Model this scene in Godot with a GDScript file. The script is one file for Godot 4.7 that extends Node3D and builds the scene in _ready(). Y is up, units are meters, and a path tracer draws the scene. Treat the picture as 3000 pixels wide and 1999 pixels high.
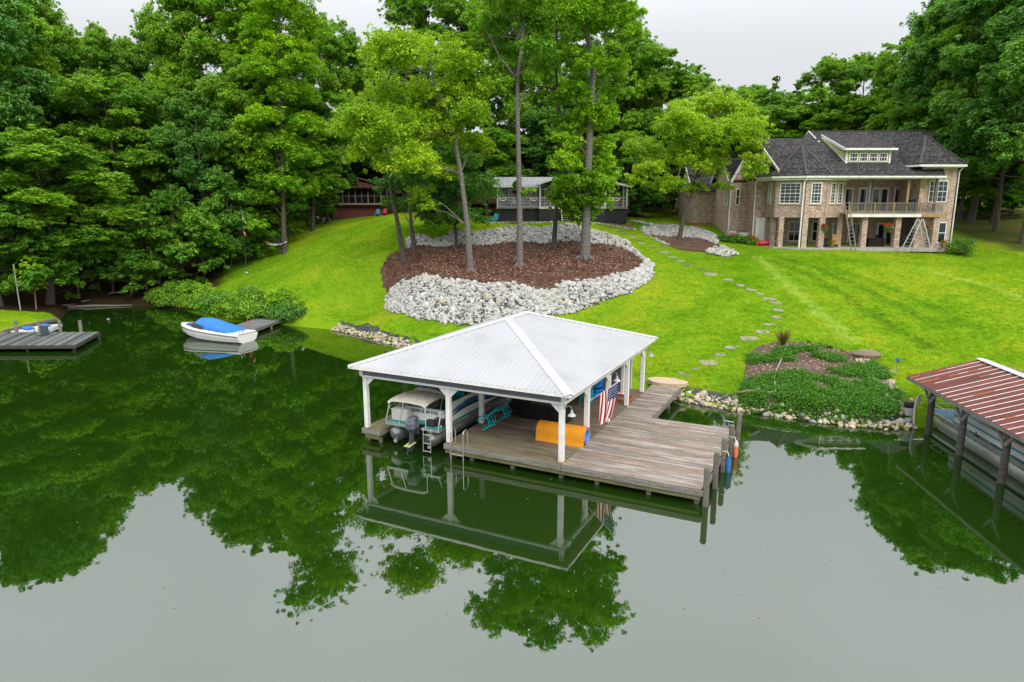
extends Node3D
# A lakeside property: boathouse and dock in front, lawns, rock beds, cabins and woods behind. Metres, y up, water at y = 0.

# ------------------------------------------------------------------ mesh builder
class MB:
	var v := PackedVector3Array()
	var n := PackedVector3Array()
	var c := PackedColorArray()
	var t := PackedVector2Array()
	var i := PackedInt32Array()
	var smooth := false
	var col := Color.WHITE
	var uvo := Vector2.ZERO
	func tri(a: Vector3, b: Vector3, d: Vector3) -> void:   # counter-clockwise seen from outside
		var k := v.size()
		v.append(a); v.append(b); v.append(d)
		c.append(col); c.append(col); c.append(col)
		t.append(Vector2(0, 0)); t.append(Vector2(1, 0)); t.append(Vector2(1, 1))
		i.append(k); i.append(k + 2); i.append(k + 1)
		if smooth:
			var q := (b - a).cross(d - a).normalized()
			n.append(q); n.append(q); n.append(q)
	func quad(a: Vector3, b: Vector3, d: Vector3, e: Vector3) -> void:
		var k := v.size()
		v.append(a); v.append(b); v.append(d); v.append(e)
		for q in 4: c.append(col)
		var w := a.distance_to(b)
		var h := a.distance_to(e)
		t.append(uvo); t.append(uvo + Vector2(w, 0)); t.append(uvo + Vector2(w, h)); t.append(uvo + Vector2(0, h))
		i.append(k); i.append(k + 2); i.append(k + 1)
		i.append(k); i.append(k + 3); i.append(k + 2)
		if smooth:
			var q := (b - a).cross(e - a).normalized()
			for z in 4: n.append(q)
	func quad_uv(p: Array, uv: Array) -> void:
		var k := v.size()
		for q in 4:
			v.append(p[q]); c.append(col); t.append(uv[q])
		i.append(k); i.append(k + 2); i.append(k + 1)
		i.append(k); i.append(k + 3); i.append(k + 2)
	# box with chamfered edges (bev = 0: plain); axes from the basis
	func box(at: Vector3, size: Vector3, basis := Basis(), bev := 0.0) -> void:
		var h := size * 0.5
		if bev <= 0.0:
			var p := []
			for s in [[-1, -1, -1], [1, -1, -1], [1, 1, -1], [-1, 1, -1], [-1, -1, 1], [1, -1, 1], [1, 1, 1], [-1, 1, 1]]:
				p.append(at + basis * Vector3(h.x * s[0], h.y * s[1], h.z * s[2]))
			for f in [[4, 5, 6, 7], [1, 0, 3, 2], [5, 1, 2, 6], [0, 4, 7, 3], [7, 6, 2, 3], [0, 1, 5, 4]]:
				quad(p[f[0]], p[f[1]], p[f[2]], p[f[3]])
			return
		var b := minf(bev, minf(h.x, minf(h.y, h.z)) * 0.9)
		var ax := [Vector3.RIGHT, Vector3.UP, Vector3.BACK]
		var face := func(sx: int, sy: int, sz: int, which: int) -> Vector3:
			var r := Vector3(sx * h.x, sy * h.y, sz * h.z)
			for a in 3:
				if a != which: r[a] -= signf(r[a]) * b
			return at + basis * r
		for a in 3:
			var u := (a + 1) % 3
			var w := (a + 2) % 3
			for s in [-1, 1]:
				var q := []
				for e in [[-1, -1], [1, -1], [1, 1], [-1, 1]]:
					var g := [0, 0, 0]
					g[a] = s; g[u] = e[0]; g[w] = e[1]
					q.append(face.call(g[0], g[1], g[2], a))
				if s > 0: quad(q[0], q[1], q[2], q[3])
				else: quad(q[3], q[2], q[1], q[0])
			# the four edges that run along axis a
			for e in [[-1, -1], [1, -1], [1, 1], [-1, 1]]:
				var lo := [0, 0, 0]
				var hi := [0, 0, 0]
				lo[a] = -1; hi[a] = 1
				lo[u] = e[0]; hi[u] = e[0]; lo[w] = e[1]; hi[w] = e[1]
				var p0: Vector3 = face.call(lo[0], lo[1], lo[2], u)
				var p1: Vector3 = face.call(hi[0], hi[1], hi[2], u)
				var p2: Vector3 = face.call(hi[0], hi[1], hi[2], w)
				var p3: Vector3 = face.call(lo[0], lo[1], lo[2], w)
				if e[0] * e[1] > 0: quad(p0, p3, p2, p1)
				else: quad(p0, p1, p2, p3)
		for sx in [-1, 1]:
			for sy in [-1, 1]:
				for sz in [-1, 1]:
					var x: Vector3 = face.call(sx, sy, sz, 0)
					var y: Vector3 = face.call(sx, sy, sz, 1)
					var z: Vector3 = face.call(sx, sy, sz, 2)
					if sx * sy * sz > 0: tri(x, y, z)
					else: tri(x, z, y)
	# a bar from a to b: width across (side), height along up
	func bar(a: Vector3, b: Vector3, wide: float, high: float, up := Vector3.UP, bev := 0.0) -> void:
		var z := (b - a).normalized()
		var x := up.cross(z)
		if x.length() < 0.01: x = Vector3.RIGHT.cross(z)
		x = x.normalized()
		box((a + b) * 0.5, Vector3(wide, high, a.distance_to(b)), Basis(x, z.cross(x), z), bev)
	func tube(path: Array, radii: Array, sides := 8, caps := true) -> void:
		var k0 := v.size()
		var m := path.size()
		var prev := Vector3.ZERO
		for q in m:
			var d: Vector3 = (path[mini(q + 1, m - 1)] - path[maxi(q - 1, 0)]).normalized()
			var x := prev - d * prev.dot(d)
			if x.length() < 0.05:
				x = d.cross(Vector3.UP if absf(d.y) < 0.9 else Vector3.RIGHT)
			x = x.normalized()
			prev = x
			var y := d.cross(x)
			var r: float = radii[mini(q, radii.size() - 1)]
			for s in sides:
				var g := TAU * s / sides
				var o := x * cos(g) + y * sin(g)
				v.append(path[q] + o * r); c.append(col); t.append(Vector2(float(s) / sides, q))
				if smooth: n.append(o)
		for q in m - 1:
			for s in sides:
				var a := k0 + q * sides + s
				var b := k0 + q * sides + (s + 1) % sides
				i.append(a); i.append(b + sides); i.append(b)
				i.append(a); i.append(a + sides); i.append(b + sides)
		if caps:
			for e in [0, m - 1]:
				var d2: Vector3 = (path[1] - path[0]).normalized() * -1.0 if e == 0 else (path[m - 1] - path[m - 2]).normalized()
				var k := v.size()
				for s in sides:
					v.append(v[k0 + e * sides + s]); c.append(col); t.append(Vector2.ZERO)
					if smooth: n.append(d2)
				for s in range(1, sides - 1):
					if e == 0:
						i.append(k); i.append(k + s); i.append(k + s + 1)
					else:
						i.append(k); i.append(k + s + 1); i.append(k + s)
	# rings: array of arrays of points, all the same length; joined one to the next
	func loft(rings: Array, closed := true, cap0 := true, cap1 := true) -> void:
		var m: int = rings[0].size()
		for q in rings.size() - 1:
			for s in (m if closed else m - 1):
				var b := (s + 1) % m
				quad(rings[q][s], rings[q][b], rings[q + 1][b], rings[q + 1][s])
		if cap0:
			for s in range(1, m - 1): tri(rings[0][0], rings[0][s + 1], rings[0][s])
		if cap1:
			var z: Array = rings[-1]
			for s in range(1, m - 1): tri(z[0], z[s], z[s + 1])
	func lathe(at: Vector3, prof: Array, sides := 16) -> void:   # prof: Vector2(radius, y), bottom to top
		var rings := []
		for p in prof:
			var ring := []
			for s in sides:
				var g := -TAU * s / sides
				ring.append(at + Vector3(cos(g) * p.x, p.y, sin(g) * p.x))
			rings.append(ring)
		for q in rings.size() - 1:
			for s in sides:
				var b := (s + 1) % sides
				quad(rings[q][s], rings[q][b], rings[q + 1][b], rings[q + 1][s])
	func sheet(pts: Array, thick: float) -> void:   # flat polygon (counter-clockwise from above or outside) with thickness
		var q: Vector3 = (pts[1] - pts[0]).cross(pts[pts.size() - 1] - pts[0]).normalized() * thick
		var m := pts.size()
		for s in range(1, m - 1):
			tri(pts[0], pts[s], pts[s + 1])
			tri(pts[0] - q, pts[s + 1] - q, pts[s] - q)
		for s in m:
			var b := (s + 1) % m
			quad(pts[s] - q, pts[b] - q, pts[b], pts[s])
	func mesh() -> ArrayMesh:
		var a := []
		a.resize(Mesh.ARRAY_MAX)
		a[Mesh.ARRAY_VERTEX] = v
		if smooth and n.size() == v.size(): a[Mesh.ARRAY_NORMAL] = n
		a[Mesh.ARRAY_COLOR] = c
		if t.size() == v.size(): a[Mesh.ARRAY_TEX_UV] = t
		a[Mesh.ARRAY_INDEX] = i
		var m := ArrayMesh.new()
		m.add_surface_from_arrays(Mesh.PRIMITIVE_TRIANGLES, a)
		return m

# ------------------------------------------------------------------ naming and placing
var taken := {}
var M := {}
var rng := RandomNumberGenerator.new()

func numbered(called: String) -> String:
	taken[called] = taken.get(called, 0) + 1
	return called if taken[called] == 1 else "%s_%03d" % [called, taken[called] - 1]

func tag(o: Node, label: String, category: String, group := "", kind := "") -> Node:
	if label: o.set_meta("label", label)
	if category: o.set_meta("category", category)
	if group: o.set_meta("group", group)
	if kind: o.set_meta("kind", kind)
	return o

func thing(called: String, label: String, category: String, at := Vector3.ZERO, turn := 0.0, group := "") -> Node3D:
	var o := Node3D.new()
	o.name = numbered(called)
	add_child(o)
	o.position = at
	o.rotation.y = turn
	tag(o, label, category, group)
	return o

func put(mesh: Mesh, called: String, mat: Material, parent: Node = self, at := Vector3.ZERO, basis := Basis()) -> MeshInstance3D:
	var o := MeshInstance3D.new()
	o.mesh = mesh
	o.material_override = mat
	o.name = numbered(called) if parent == self else called
	parent.add_child(o, true)
	o.transform = Transform3D(basis, at)
	o.cast_shadow = GeometryInstance3D.SHADOW_CASTING_SETTING_ON
	return o

func part(m: MB, called: String, mat: Material, parent: Node) -> MeshInstance3D:
	return put(m.mesh(), called, mat, parent)

func structure(mesh: Mesh, called: String, mat: Material) -> MeshInstance3D:
	var o := put(mesh, called, mat)
	o.set_meta("kind", "structure")
	return o

func copy_of(o: Node3D, at: Vector3, turn := 0.0, label := "") -> Node3D:
	var base := String(o.name)
	if base.length() > 4 and base[-4] == "_" and base.right(3).is_valid_int(): base = base.left(-4)
	var r: Node3D = o.duplicate()
	r.name = numbered(base)
	add_child(r)
	r.position = at
	r.rotation.y = turn
	if label: r.set_meta("label", label)
	return r

func multi(mesh: Mesh, mat: Material, called: String, xf: Array, parent: Node = self, cols := []) -> MultiMeshInstance3D:
	var mm := MultiMesh.new()
	mm.transform_format = MultiMesh.TRANSFORM_3D
	mm.use_colors = cols.size() > 0
	mm.mesh = mesh
	mm.instance_count = xf.size()
	for k in xf.size():
		mm.set_instance_transform(k, xf[k])
		if cols.size(): mm.set_instance_color(k, cols[k])
	var o := MultiMeshInstance3D.new()
	o.multimesh = mm
	o.material_override = mat
	o.name = numbered(called) if parent == self else called
	parent.add_child(o, true)
	o.set_meta("kind", "stuff")
	return o

# ------------------------------------------------------------------ materials
func lin(r: float, g: float, b: float) -> Color:   # real-world base colour to the sRGB that albedo_color expects
	return Color(r, g, b).linear_to_srgb()

func mat(col: Color, rough := 0.8, metal := 0.0) -> StandardMaterial3D:
	var m := StandardMaterial3D.new()
	m.albedo_color = col
	m.roughness = rough
	m.metallic = metal
	return m

func noise_tex(freq: float, ramp: Array, seed_: int, size := 512, kind := FastNoiseLite.TYPE_SIMPLEX_SMOOTH, oct := 4) -> NoiseTexture2D:
	var f := FastNoiseLite.new()
	f.noise_type = kind
	f.frequency = freq
	f.seed = seed_
	f.fractal_octaves = oct
	var x := NoiseTexture2D.new()
	x.width = size
	x.height = size
	x.seamless = true
	x.noise = f
	if ramp.size():
		var g := Gradient.new()
		var offs := PackedFloat32Array()
		var cols := PackedColorArray()
		for k in ramp.size():
			offs.append(ramp[k][0]); cols.append(ramp[k][1])
		g.offsets = offs
		g.colors = cols
		x.color_ramp = g
	return x

func grey(x: float) -> Color: return Color(x, x, x)

func textured(col: Color, tex: Texture2D, scale: float, rough := 0.85, world := true, bump := 0.0, vertex := false) -> StandardMaterial3D:
	var m := mat(col, rough)
	m.albedo_texture = tex
	m.uv1_triplanar = true
	m.uv1_world_triplanar = world
	m.uv1_scale = Vector3(scale, scale, scale)
	m.vertex_color_use_as_albedo = vertex
	if bump != 0.0:
		m.heightmap_enabled = true
		m.heightmap_texture = tex
		m.heightmap_scale = bump
	return m

func vcol(rough := 0.85, metal := 0.0) -> StandardMaterial3D:
	var m := mat(Color.WHITE, rough, metal)
	m.vertex_color_use_as_albedo = true
	return m
const TERRAIN_POINTS := [
	[-10.715,-57.176,-45.4077747], [-10.499,-57.839,18.4521948], [-10.819,-59.130,-14.5272281], [-9.882,-56.884,28.3809571], [-7.421,-53.672,25.0275045], [-4.252,-52.596,7.5055405], [-1.516,-50.915,7.5493248], [0.772,-51.322,13.1287726],
	[4.265,-53.989,9.1524411], [7.791,-54.582,6.1749040], [11.288,-58.400,-0.9694529], [-9.569,-53.671,-17.9465805], [-7.061,-50.452,-7.4023659], [-3.667,-48.614,-6.2185871], [0.735,-48.262,-8.3688965], [3.792,-51.750,-15.4926169],
	[6.536,-52.487,-4.7342492], [9.275,-52.863,0.3036474], [11.523,-55.946,-2.0493903], [11.983,-58.149,2.0800239], [-2.964,-60.972,-4.4423349], [2.820,-60.380,0.1697439], [7.807,-60.380,-1.0250800], [-8.387,-60.972,-4.4224822],
	[-7.426,-66.508,-23.6312075], [3.110,-66.924,-12.4791392], [-3.237,-66.924,-9.2445425], [8.614,-66.892,-44.5062255], [10.680,-61.500,-1.2663564], [7.280,-66.624,29.6751752], [1.014,-68.546,9.4391881], [-5.406,-67.857,14.9030056],
	[-9.052,-66.302,27.2508304], [-10.255,-65.809,-14.3365863], [-11.375,-60.380,17.1149548], [10.962,-65.809,-16.2008439], [10.166,-66.164,34.9063821], [-1.541,-77.936,0.4028912], [13.946,-84.355,0.0824850], [5.420,-69.841,6.8020950],
	[-16.205,-90.207,0.9457209], [-24.372,-92.481,1.3525358], [-27.777,-71.834,-0.4626776], [-25.377,-76.615,-0.1155061], [-31.393,-70.488,0.4861766], [-18.824,-61.860,0.8389929], [-14.509,-56.861,2.5595660], [-11.000,-52.080,8.6594563],
	[-16.868,-70.872,-0.4180808], [-19.335,-56.918,-0.9118566], [-13.178,-75.775,1.2531108], [-8.477,-76.358,-2.0556897], [24.355,-64.790,0.6811724], [27.039,-62.396,0.5122455], [43.229,-67.369,-0.1759622], [25.595,-71.264,-1.0794198],
	[21.245,-81.765,-1.9673865], [20.846,-64.013,-0.5942571], [16.264,-80.032,0.4051821], [13.850,-65.610,0.6176764], [15.826,-58.664,-0.4038002], [17.572,-52.393,0.8586967], [18.674,-47.988,-0.7437652], [14.936,-42.262,0.2997109],
	[11.270,-37.939,0.0071542], [8.033,-34.485,14.5025825], [16.398,-40.341,0.1560766], [21.132,-40.341,-0.5168021], [18.403,-31.451,0.7965187], [25.320,-47.776,0.4884391], [31.469,-47.776,-0.3961285], [46.020,-61.564,-0.1008770],
	[31.676,-41.513,0.3307289], [27.008,-34.937,-0.1853247], [32.191,-54.582,-0.0453420], [61.422,-91.195,-0.6873752], [62.631,-84.901,0.5011135], [-60.000,-30.000,-0.0288362], [-39.026,-51.066,0.5004785], [-38.899,-53.788,-0.2751958],
	[-38.574,-56.804,0.4064357], [-40.816,-61.371,0.5083886], [-43.349,-65.569,-1.1877821], [-41.756,-66.419,0.1023879], [-39.355,-66.707,0.1268566], [-35.556,-66.419,-0.4435512], [-30.312,-63.142,-0.4997494], [-25.038,-58.104,-0.3863100],
	[-23.453,-57.231,1.2292460], [-21.189,-56.804,-1.1481973], [-18.829,-55.763,-0.2512911], [-14.127,-53.598,1.1962421], [-10.760,-50.723,-3.3570979], [-7.540,-46.928,2.8888455], [-3.810,-42.643,0.5743626], [0.603,-39.048,-0.0596864],
	[4.879,-36.345,0.3805669], [7.492,-35.038,-8.1174240], [8.627,-33.976,-7.3574498], [11.185,-32.166,0.3843620], [13.784,-30.726,-0.1975872], [15.428,-29.893,0.0815863], [17.024,-29.523,0.4088974], [18.080,-29.646,-0.4799793],
	[19.503,-29.707,-0.5980423], [24.000,-27.500,0.1388428], [32.000,-22.000,0.0504431], [45.000,-14.000,0.0033641], [-95.000,-8.000,0.0016584], [-45.000,-52.000,-0.2298010], [-50.000,-60.000,0.2361775], [-50.000,-75.000,0.3627452],
	[-38.000,-75.000,0.0282970], [-70.000,-60.000,0.1032847], [-70.000,-90.000,-0.0561959], [-45.000,-90.000,-0.2347979], [-35.000,-100.000,0.3088213], [-70.000,-130.000,0.0275633], [-30.000,-130.000,-0.0319904], [10.000,-100.000,-0.0241379],
	[10.000,-140.000,0.0172088], [40.000,-100.000,0.2047744], [45.000,-140.000,-0.0321615], [75.000,-70.000,0.1109413], [80.000,-40.000,-0.0306538], [80.000,-110.000,0.0572282], [70.000,0.000,-0.0051601], [60.000,-25.000,0.0354831],
	[45.000,-30.000,-0.0604782], [32.000,-95.000,-0.0947622], [24.000,-80.000,2.0987560], [45.000,-80.000,0.0877901], [5.000,-82.000,-0.1382999], [-7.000,-55.500,-5.6146195], [-3.000,-55.500,-0.1869829], [1.000,-55.500,-0.1917999],
	[5.000,-55.500,0.3747677], [-8.000,-57.500,3.2241304], [-4.000,-57.500,-1.5197301], [0.000,-57.500,-0.3643514], [4.000,-57.500,-1.9538197], [8.000,-57.500,-0.3551635], [-6.000,-53.500,-7.3740557], [-2.000,-53.500,-8.5973716],
	[1.000,-53.000,-0.4159113], [-8.000,-71.500,0.2356194], [-4.000,-71.500,-1.0167904], [0.000,-71.500,-1.0684360], [4.000,-71.500,-4.5951712], [8.000,-71.500,1.2617257], [-6.000,-63.500,1.8775031], [-1.000,-63.500,2.3630179],
	[4.000,-63.500,-1.7796523], [4.000,-44.000,-0.9197961], [7.000,-40.000,0.4799609], [4.000,-48.000,4.9745608], [0.000,-44.000,1.2961636], [8.000,-46.000,0.3521811], [0.000,-47.000,1.5684505], [3.000,-50.000,-1.8165106],
	[-4.000,-61.000,3.4801788], [5.000,-61.000,-0.2012921], [0.000,-60.000,2.0953276], [-25.000,-97.200,-0.9775552], [-21.500,-97.200,0.6193344], [-17.500,-97.000,-0.2486699], [-21.000,-92.000,-1.5633858],
]
const TERRAIN_PLANE := [-9.7910074,0.0594332,-0.8453545]
const SHORE := [Vector2(-95.0,-8.0), Vector2(-60.0,-30.0), Vector2(-39.0,-51.1), Vector2(-38.9,-53.8), Vector2(-38.6,-56.8), Vector2(-40.8,-61.4), Vector2(-43.3,-65.6), Vector2(-41.8,-66.4), Vector2(-39.4,-66.7), Vector2(-35.6,-66.4), Vector2(-30.3,-63.1), Vector2(-25.0,-58.1), Vector2(-23.5,-57.2), Vector2(-21.2,-56.8), Vector2(-18.8,-55.8), Vector2(-14.1,-53.6), Vector2(-10.8,-50.7), Vector2(-7.5,-46.9), Vector2(-3.8,-42.6), Vector2(0.6,-39.0), Vector2(4.9,-36.3), Vector2(7.5,-35.0), Vector2(8.6,-34.0), Vector2(11.2,-32.2), Vector2(13.8,-30.7), Vector2(15.4,-29.9), Vector2(17.0,-29.5), Vector2(18.1,-29.6), Vector2(19.5,-29.7), Vector2(24.0,-27.5), Vector2(32.0,-22.0), Vector2(45.0,-14.0), Vector2(70.0,0.0)]
# x, z, ground, height, crown radius, kind
const FOREST := [
	[-53.1,-70.0,2.6,27.7,7.0,1], [-55.2,-78.0,3.9,30.5,6.0,0], [-56.8,-82.0,4.4,30.4,5.5,0], [-58.4,-92.0,5.6,24.2,5.0,0], [-59.4,-100.0,6.8,24.7,5.0,0], [-52.9,-96.0,6.0,25.2,4.5,0], [-49.7,-98.0,6.4,24.6,5.0,1], [-43.3,-76.0,2.5,19.7,5.5,0],
	[-51.0,-80.0,3.8,18.3,5.0,1], [-42.9,-84.0,4.0,19.1,6.0,0], [-39.1,-90.0,5.4,30.1,5.5,0], [-34.5,-78.0,3.2,18.5,4.5,1], [-35.8,-88.0,5.3,31.0,6.0,0], [-30.9,-84.0,5.1,31.3,5.0,2], [-29.5,-80.0,4.4,20.7,4.5,0], [-28.2,-86.0,5.9,32.8,6.0,2],
	[-24.6,-92.0,7.3,24.6,4.2,0], [-23.4,-98.0,7.7,24.3,4.2,0], [-21.7,-104.0,8.4,22.6,4.5,1], [-24.8,-86.0,6.5,16.2,4.5,0], [-26.8,-79.0,4.6,13.4,4.0,0], [-59.6,-86.0,5.0,21.3,6.0,0], [-55.1,-75.0,3.5,22.9,6.0,0], [-26.0,-100.0,7.7,13.8,5.0,1],
	[-23.4,-108.0,8.7,14.4,5.0,1], [-19.5,-106.0,8.7,19.9,6.0,1], [-14.5,-98.0,8.6,27.4,4.5,4], [-11.7,-104.0,9.0,30.7,6.0,0], [-7.0,-102.0,9.2,28.9,4.5,4], [-4.2,-108.0,9.5,31.3,6.0,1], [0.2,-98.0,9.1,30.9,6.0,0], [5.7,-104.0,9.5,31.9,6.0,0],
	[13.7,-104.0,9.5,28.1,6.0,0], [15.3,-92.0,8.6,21.4,5.0,0], [19.3,-94.0,8.7,19.8,5.0,0], [23.2,-98.0,9.1,18.1,5.0,0], [28.6,-104.0,9.7,14.9,4.0,4], [-2.9,-84.0,8.3,9.9,4.5,0], [7.0,-94.0,8.9,14.0,5.0,1], [3.2,-98.0,9.1,12.2,5.0,1],
	[-9.7,-96.0,8.9,13.8,5.0,1], [-15.9,-102.0,8.7,13.7,5.0,1], [13.1,-96.0,8.9,12.7,5.0,0], [17.8,-96.0,8.9,11.6,5.0,0], [23.4,-100.0,9.3,11.2,5.0,1], [34.8,-112.0,10.2,16.7,4.5,0], [40.0,-122.0,10.8,18.1,5.0,0], [39.9,-114.0,10.3,16.7,4.5,0],
	[44.1,-120.0,10.6,20.5,2.6,6], [45.8,-116.0,10.4,18.7,3.0,6], [51.5,-122.0,10.8,18.1,5.0,0], [47.8,-108.0,9.8,20.5,4.5,0], [53.3,-110.0,9.8,21.3,5.0,0], [53.0,-102.0,9.0,23.3,3.6,2], [54.4,-98.0,8.6,23.3,4.0,0], [55.3,-94.0,8.2,24.7,4.5,1],
	[53.4,-86.0,8.0,26.5,6.5,1], [53.0,-80.0,7.6,26.0,6.5,0], [51.8,-74.0,6.9,24.1,6.5,1], [50.4,-68.0,6.0,23.3,6.5,1], [51.9,-104.0,9.2,15.3,5.0,0], [54.6,-100.0,8.7,16.1,5.0,0], [55.1,-94.0,8.2,17.2,5.0,0], [52.8,-82.0,7.8,13.9,5.0,1],
	[54.1,-78.0,7.5,12.7,5.0,0], [41.6,-110.0,10.1,14.5,5.0,0], [47.4,-108.0,9.8,14.5,5.0,0], [35.6,-104.0,9.8,13.4,5.0,0], [30.0,-104.0,9.7,12.4,5.0,1], [-43.4,-63.5,0.5,14.9,6.5,0], [-42.8,-67.0,0.6,10.3,3.6,5], [-40.6,-69.0,0.8,8.5,3.5,5],
	[-37.1,-69.0,0.9,7.2,3.4,5], [-34.1,-70.0,1.3,8.8,4.0,5], [-32.5,-72.0,2.0,7.0,3.4,5], [-30.4,-74.0,2.7,8.4,3.2,5], [-28.8,-76.0,3.5,3.7,2.6,5], [-43.6,-64.0,0.5,7.7,3.5,5], [-45.3,-60.0,0.9,10.2,5.0,5], [-35.5,-68.5,0.9,3.6,2.4,5],
	[-27.8,-80.0,4.7,4.8,3.0,5], [-26.6,-90.0,6.8,5.3,3.5,5], [55.5,-84.0,8.0,4.1,3.0,5], [60.3,-84.0,8.2,3.4,3.0,5], [-48.4,-60.0,1.3,15.6,6.0,1], [-38.2,-68.0,0.7,4.6,2.6,5], [-55.1,-78.0,3.9,7.4,5.0,7], [-53.1,-80.0,3.9,6.9,5.0,7],
	[-49.6,-80.0,3.7,7.2,5.0,7], [-47.4,-82.0,3.8,6.6,5.0,7], [-44.9,-84.0,4.0,6.4,5.0,7], [-55.8,-74.0,3.5,8.9,5.0,7], [-55.7,-88.0,5.0,10.0,6.0,7], [-51.4,-88.0,4.8,10.2,6.0,7], [-45.1,-100.0,6.9,12.3,5.0,7], [-39.4,-98.0,6.9,11.6,5.0,7],
	[-35.4,-100.0,7.5,10.1,5.0,7], [-31.8,-104.0,8.0,9.3,5.0,7], [-27.7,-108.0,8.5,8.5,5.0,7], [-23.2,-112.0,9.0,9.5,6.0,7], [-17.6,-112.0,9.3,9.9,6.0,7], [-11.9,-110.0,9.4,9.1,6.0,7], [-6.4,-108.0,9.5,8.8,6.0,7], [-1.1,-108.0,9.6,8.7,6.0,7],
	[4.2,-108.0,9.7,8.6,6.0,7], [9.5,-108.0,9.7,8.6,6.0,7], [14.8,-108.0,9.8,8.5,6.0,7], [20.1,-108.0,9.8,8.5,6.0,7], [26.4,-112.0,10.2,9.1,6.0,7], [32.4,-114.0,10.3,9.7,6.0,7], [39.3,-118.0,10.6,10.5,6.0,7], [45.8,-120.0,10.6,10.6,6.0,7],
	[51.7,-120.0,10.6,10.7,6.0,7], [56.6,-118.0,10.5,10.6,6.0,7], [60.3,-114.0,10.2,10.5,6.0,7], [61.7,-108.0,9.6,10.5,6.0,7], [62.0,-102.0,8.9,10.6,6.0,7], [63.3,-98.0,8.5,10.0,6.0,7], [64.2,-94.0,8.3,9.4,6.0,7], [63.4,-88.0,8.3,8.4,6.0,7],
	[-50.7,-104.0,7.3,12.3,6.0,7], [-55.8,-104.0,7.3,12.3,6.0,7], [-60.9,-104.0,7.4,12.2,6.0,7], [-64.7,-102.0,7.2,12.2,6.0,7], [-68.3,-100.0,7.1,12.1,6.0,7], [-69.6,-95.0,6.5,12.2,6.0,7], [-75.1,-116.0,9.4,10.8,6.5,7], [-68.9,-114.0,9.0,11.0,6.5,7],
	[-65.2,-116.0,9.1,11.0,6.5,7], [-59.1,-114.0,8.8,11.2,6.5,7], [-77.3,-112.0,9.0,10.8,6.5,7], [-55.4,-94.0,5.8,7.5,5.0,7], [-52.2,-95.0,5.9,7.4,5.0,7], [-9.5,-92.0,8.8,5.6,4.0,5], [21.4,-90.0,8.4,4.9,3.5,0], [13.5,-84.0,8.2,9.6,4.2,0],
	[16.2,-86.0,8.1,5.0,3.0,5], [-22.2,-106.0,8.5,4.1,4.0,5],
]
const FRONT_ROCKS_LOW := [Vector2(-10.49,-56.19), Vector2(-10.15,-54.80), Vector2(-9.68,-53.44), Vector2(-9.14,-52.11), Vector2(-8.03,-51.19), Vector2(-6.90,-50.31), Vector2(-5.64,-49.61), Vector2(-4.38,-48.92), Vector2(-3.09,-48.30), Vector2(-1.74,-47.79), Vector2(-0.36,-47.95), Vector2(0.95,-48.45), Vector2(1.91,-49.52), Vector2(2.87,-50.59), Vector2(3.86,-51.62), Vector2(5.24,-52.04), Vector2(6.62,-52.44), Vector2(8.04,-52.65), Vector2(9.40,-52.98), Vector2(10.32,-54.09), Vector2(11.13,-55.26), Vector2(11.62,-56.61), Vector2(11.91,-58.01), Vector2(12.12,-59.44)]
const FRONT_ROCKS_HIGH := [Vector2(-10.18,-56.79), Vector2(-9.15,-56.28), Vector2(-8.40,-55.29), Vector2(-7.65,-54.29), Vector2(-6.60,-53.68), Vector2(-5.46,-53.18), Vector2(-4.32,-52.69), Vector2(-3.26,-52.04), Vector2(-2.20,-51.39), Vector2(-1.08,-51.06), Vector2(0.14,-51.30), Vector2(1.25,-51.79), Vector2(2.24,-52.53), Vector2(3.24,-53.28), Vector2(4.23,-54.03), Vector2(5.45,-54.26), Vector2(6.67,-54.47), Vector2(7.88,-54.73), Vector2(8.84,-55.52), Vector2(9.80,-56.31), Vector2(10.43,-57.38), Vector2(11.05,-58.45), Vector2(11.49,-59.61), Vector2(11.81,-60.81)]
const BACK_ROCKS_HIGH := [Vector2(12.16,-59.44), Vector2(12.00,-61.08), Vector2(11.66,-62.69), Vector2(11.16,-64.27), Vector2(10.94,-65.91), Vector2(10.74,-67.55), Vector2(10.30,-69.07), Vector2(8.97,-69.66), Vector2(7.43,-69.06), Vector2(5.78,-69.14), Vector2(4.13,-69.21), Vector2(2.47,-69.27), Vector2(0.82,-69.33), Vector2(-0.84,-69.38), Vector2(-2.42,-68.95), Vector2(-3.98,-68.40), Vector2(-5.54,-67.85), Vector2(-7.08,-67.26), Vector2(-8.63,-66.67), Vector2(-10.24,-66.34)]
const BACK_ROCKS_LOW := [Vector2(11.81,-60.81), Vector2(11.44,-62.08), Vector2(10.85,-63.21), Vector2(9.80,-63.97), Vector2(8.51,-64.18), Vector2(7.20,-64.06), Vector2(6.10,-64.72), Vector2(5.04,-65.51), Vector2(3.98,-66.30), Vector2(2.87,-66.93), Vector2(1.56,-66.81), Vector2(0.24,-66.69), Vector2(-1.08,-66.57), Vector2(-2.40,-66.44), Vector2(-3.71,-66.32), Vector2(-5.03,-66.19), Vector2(-6.31,-65.89), Vector2(-7.59,-65.55), Vector2(-8.66,-64.82), Vector2(-9.66,-63.95)]
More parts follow.
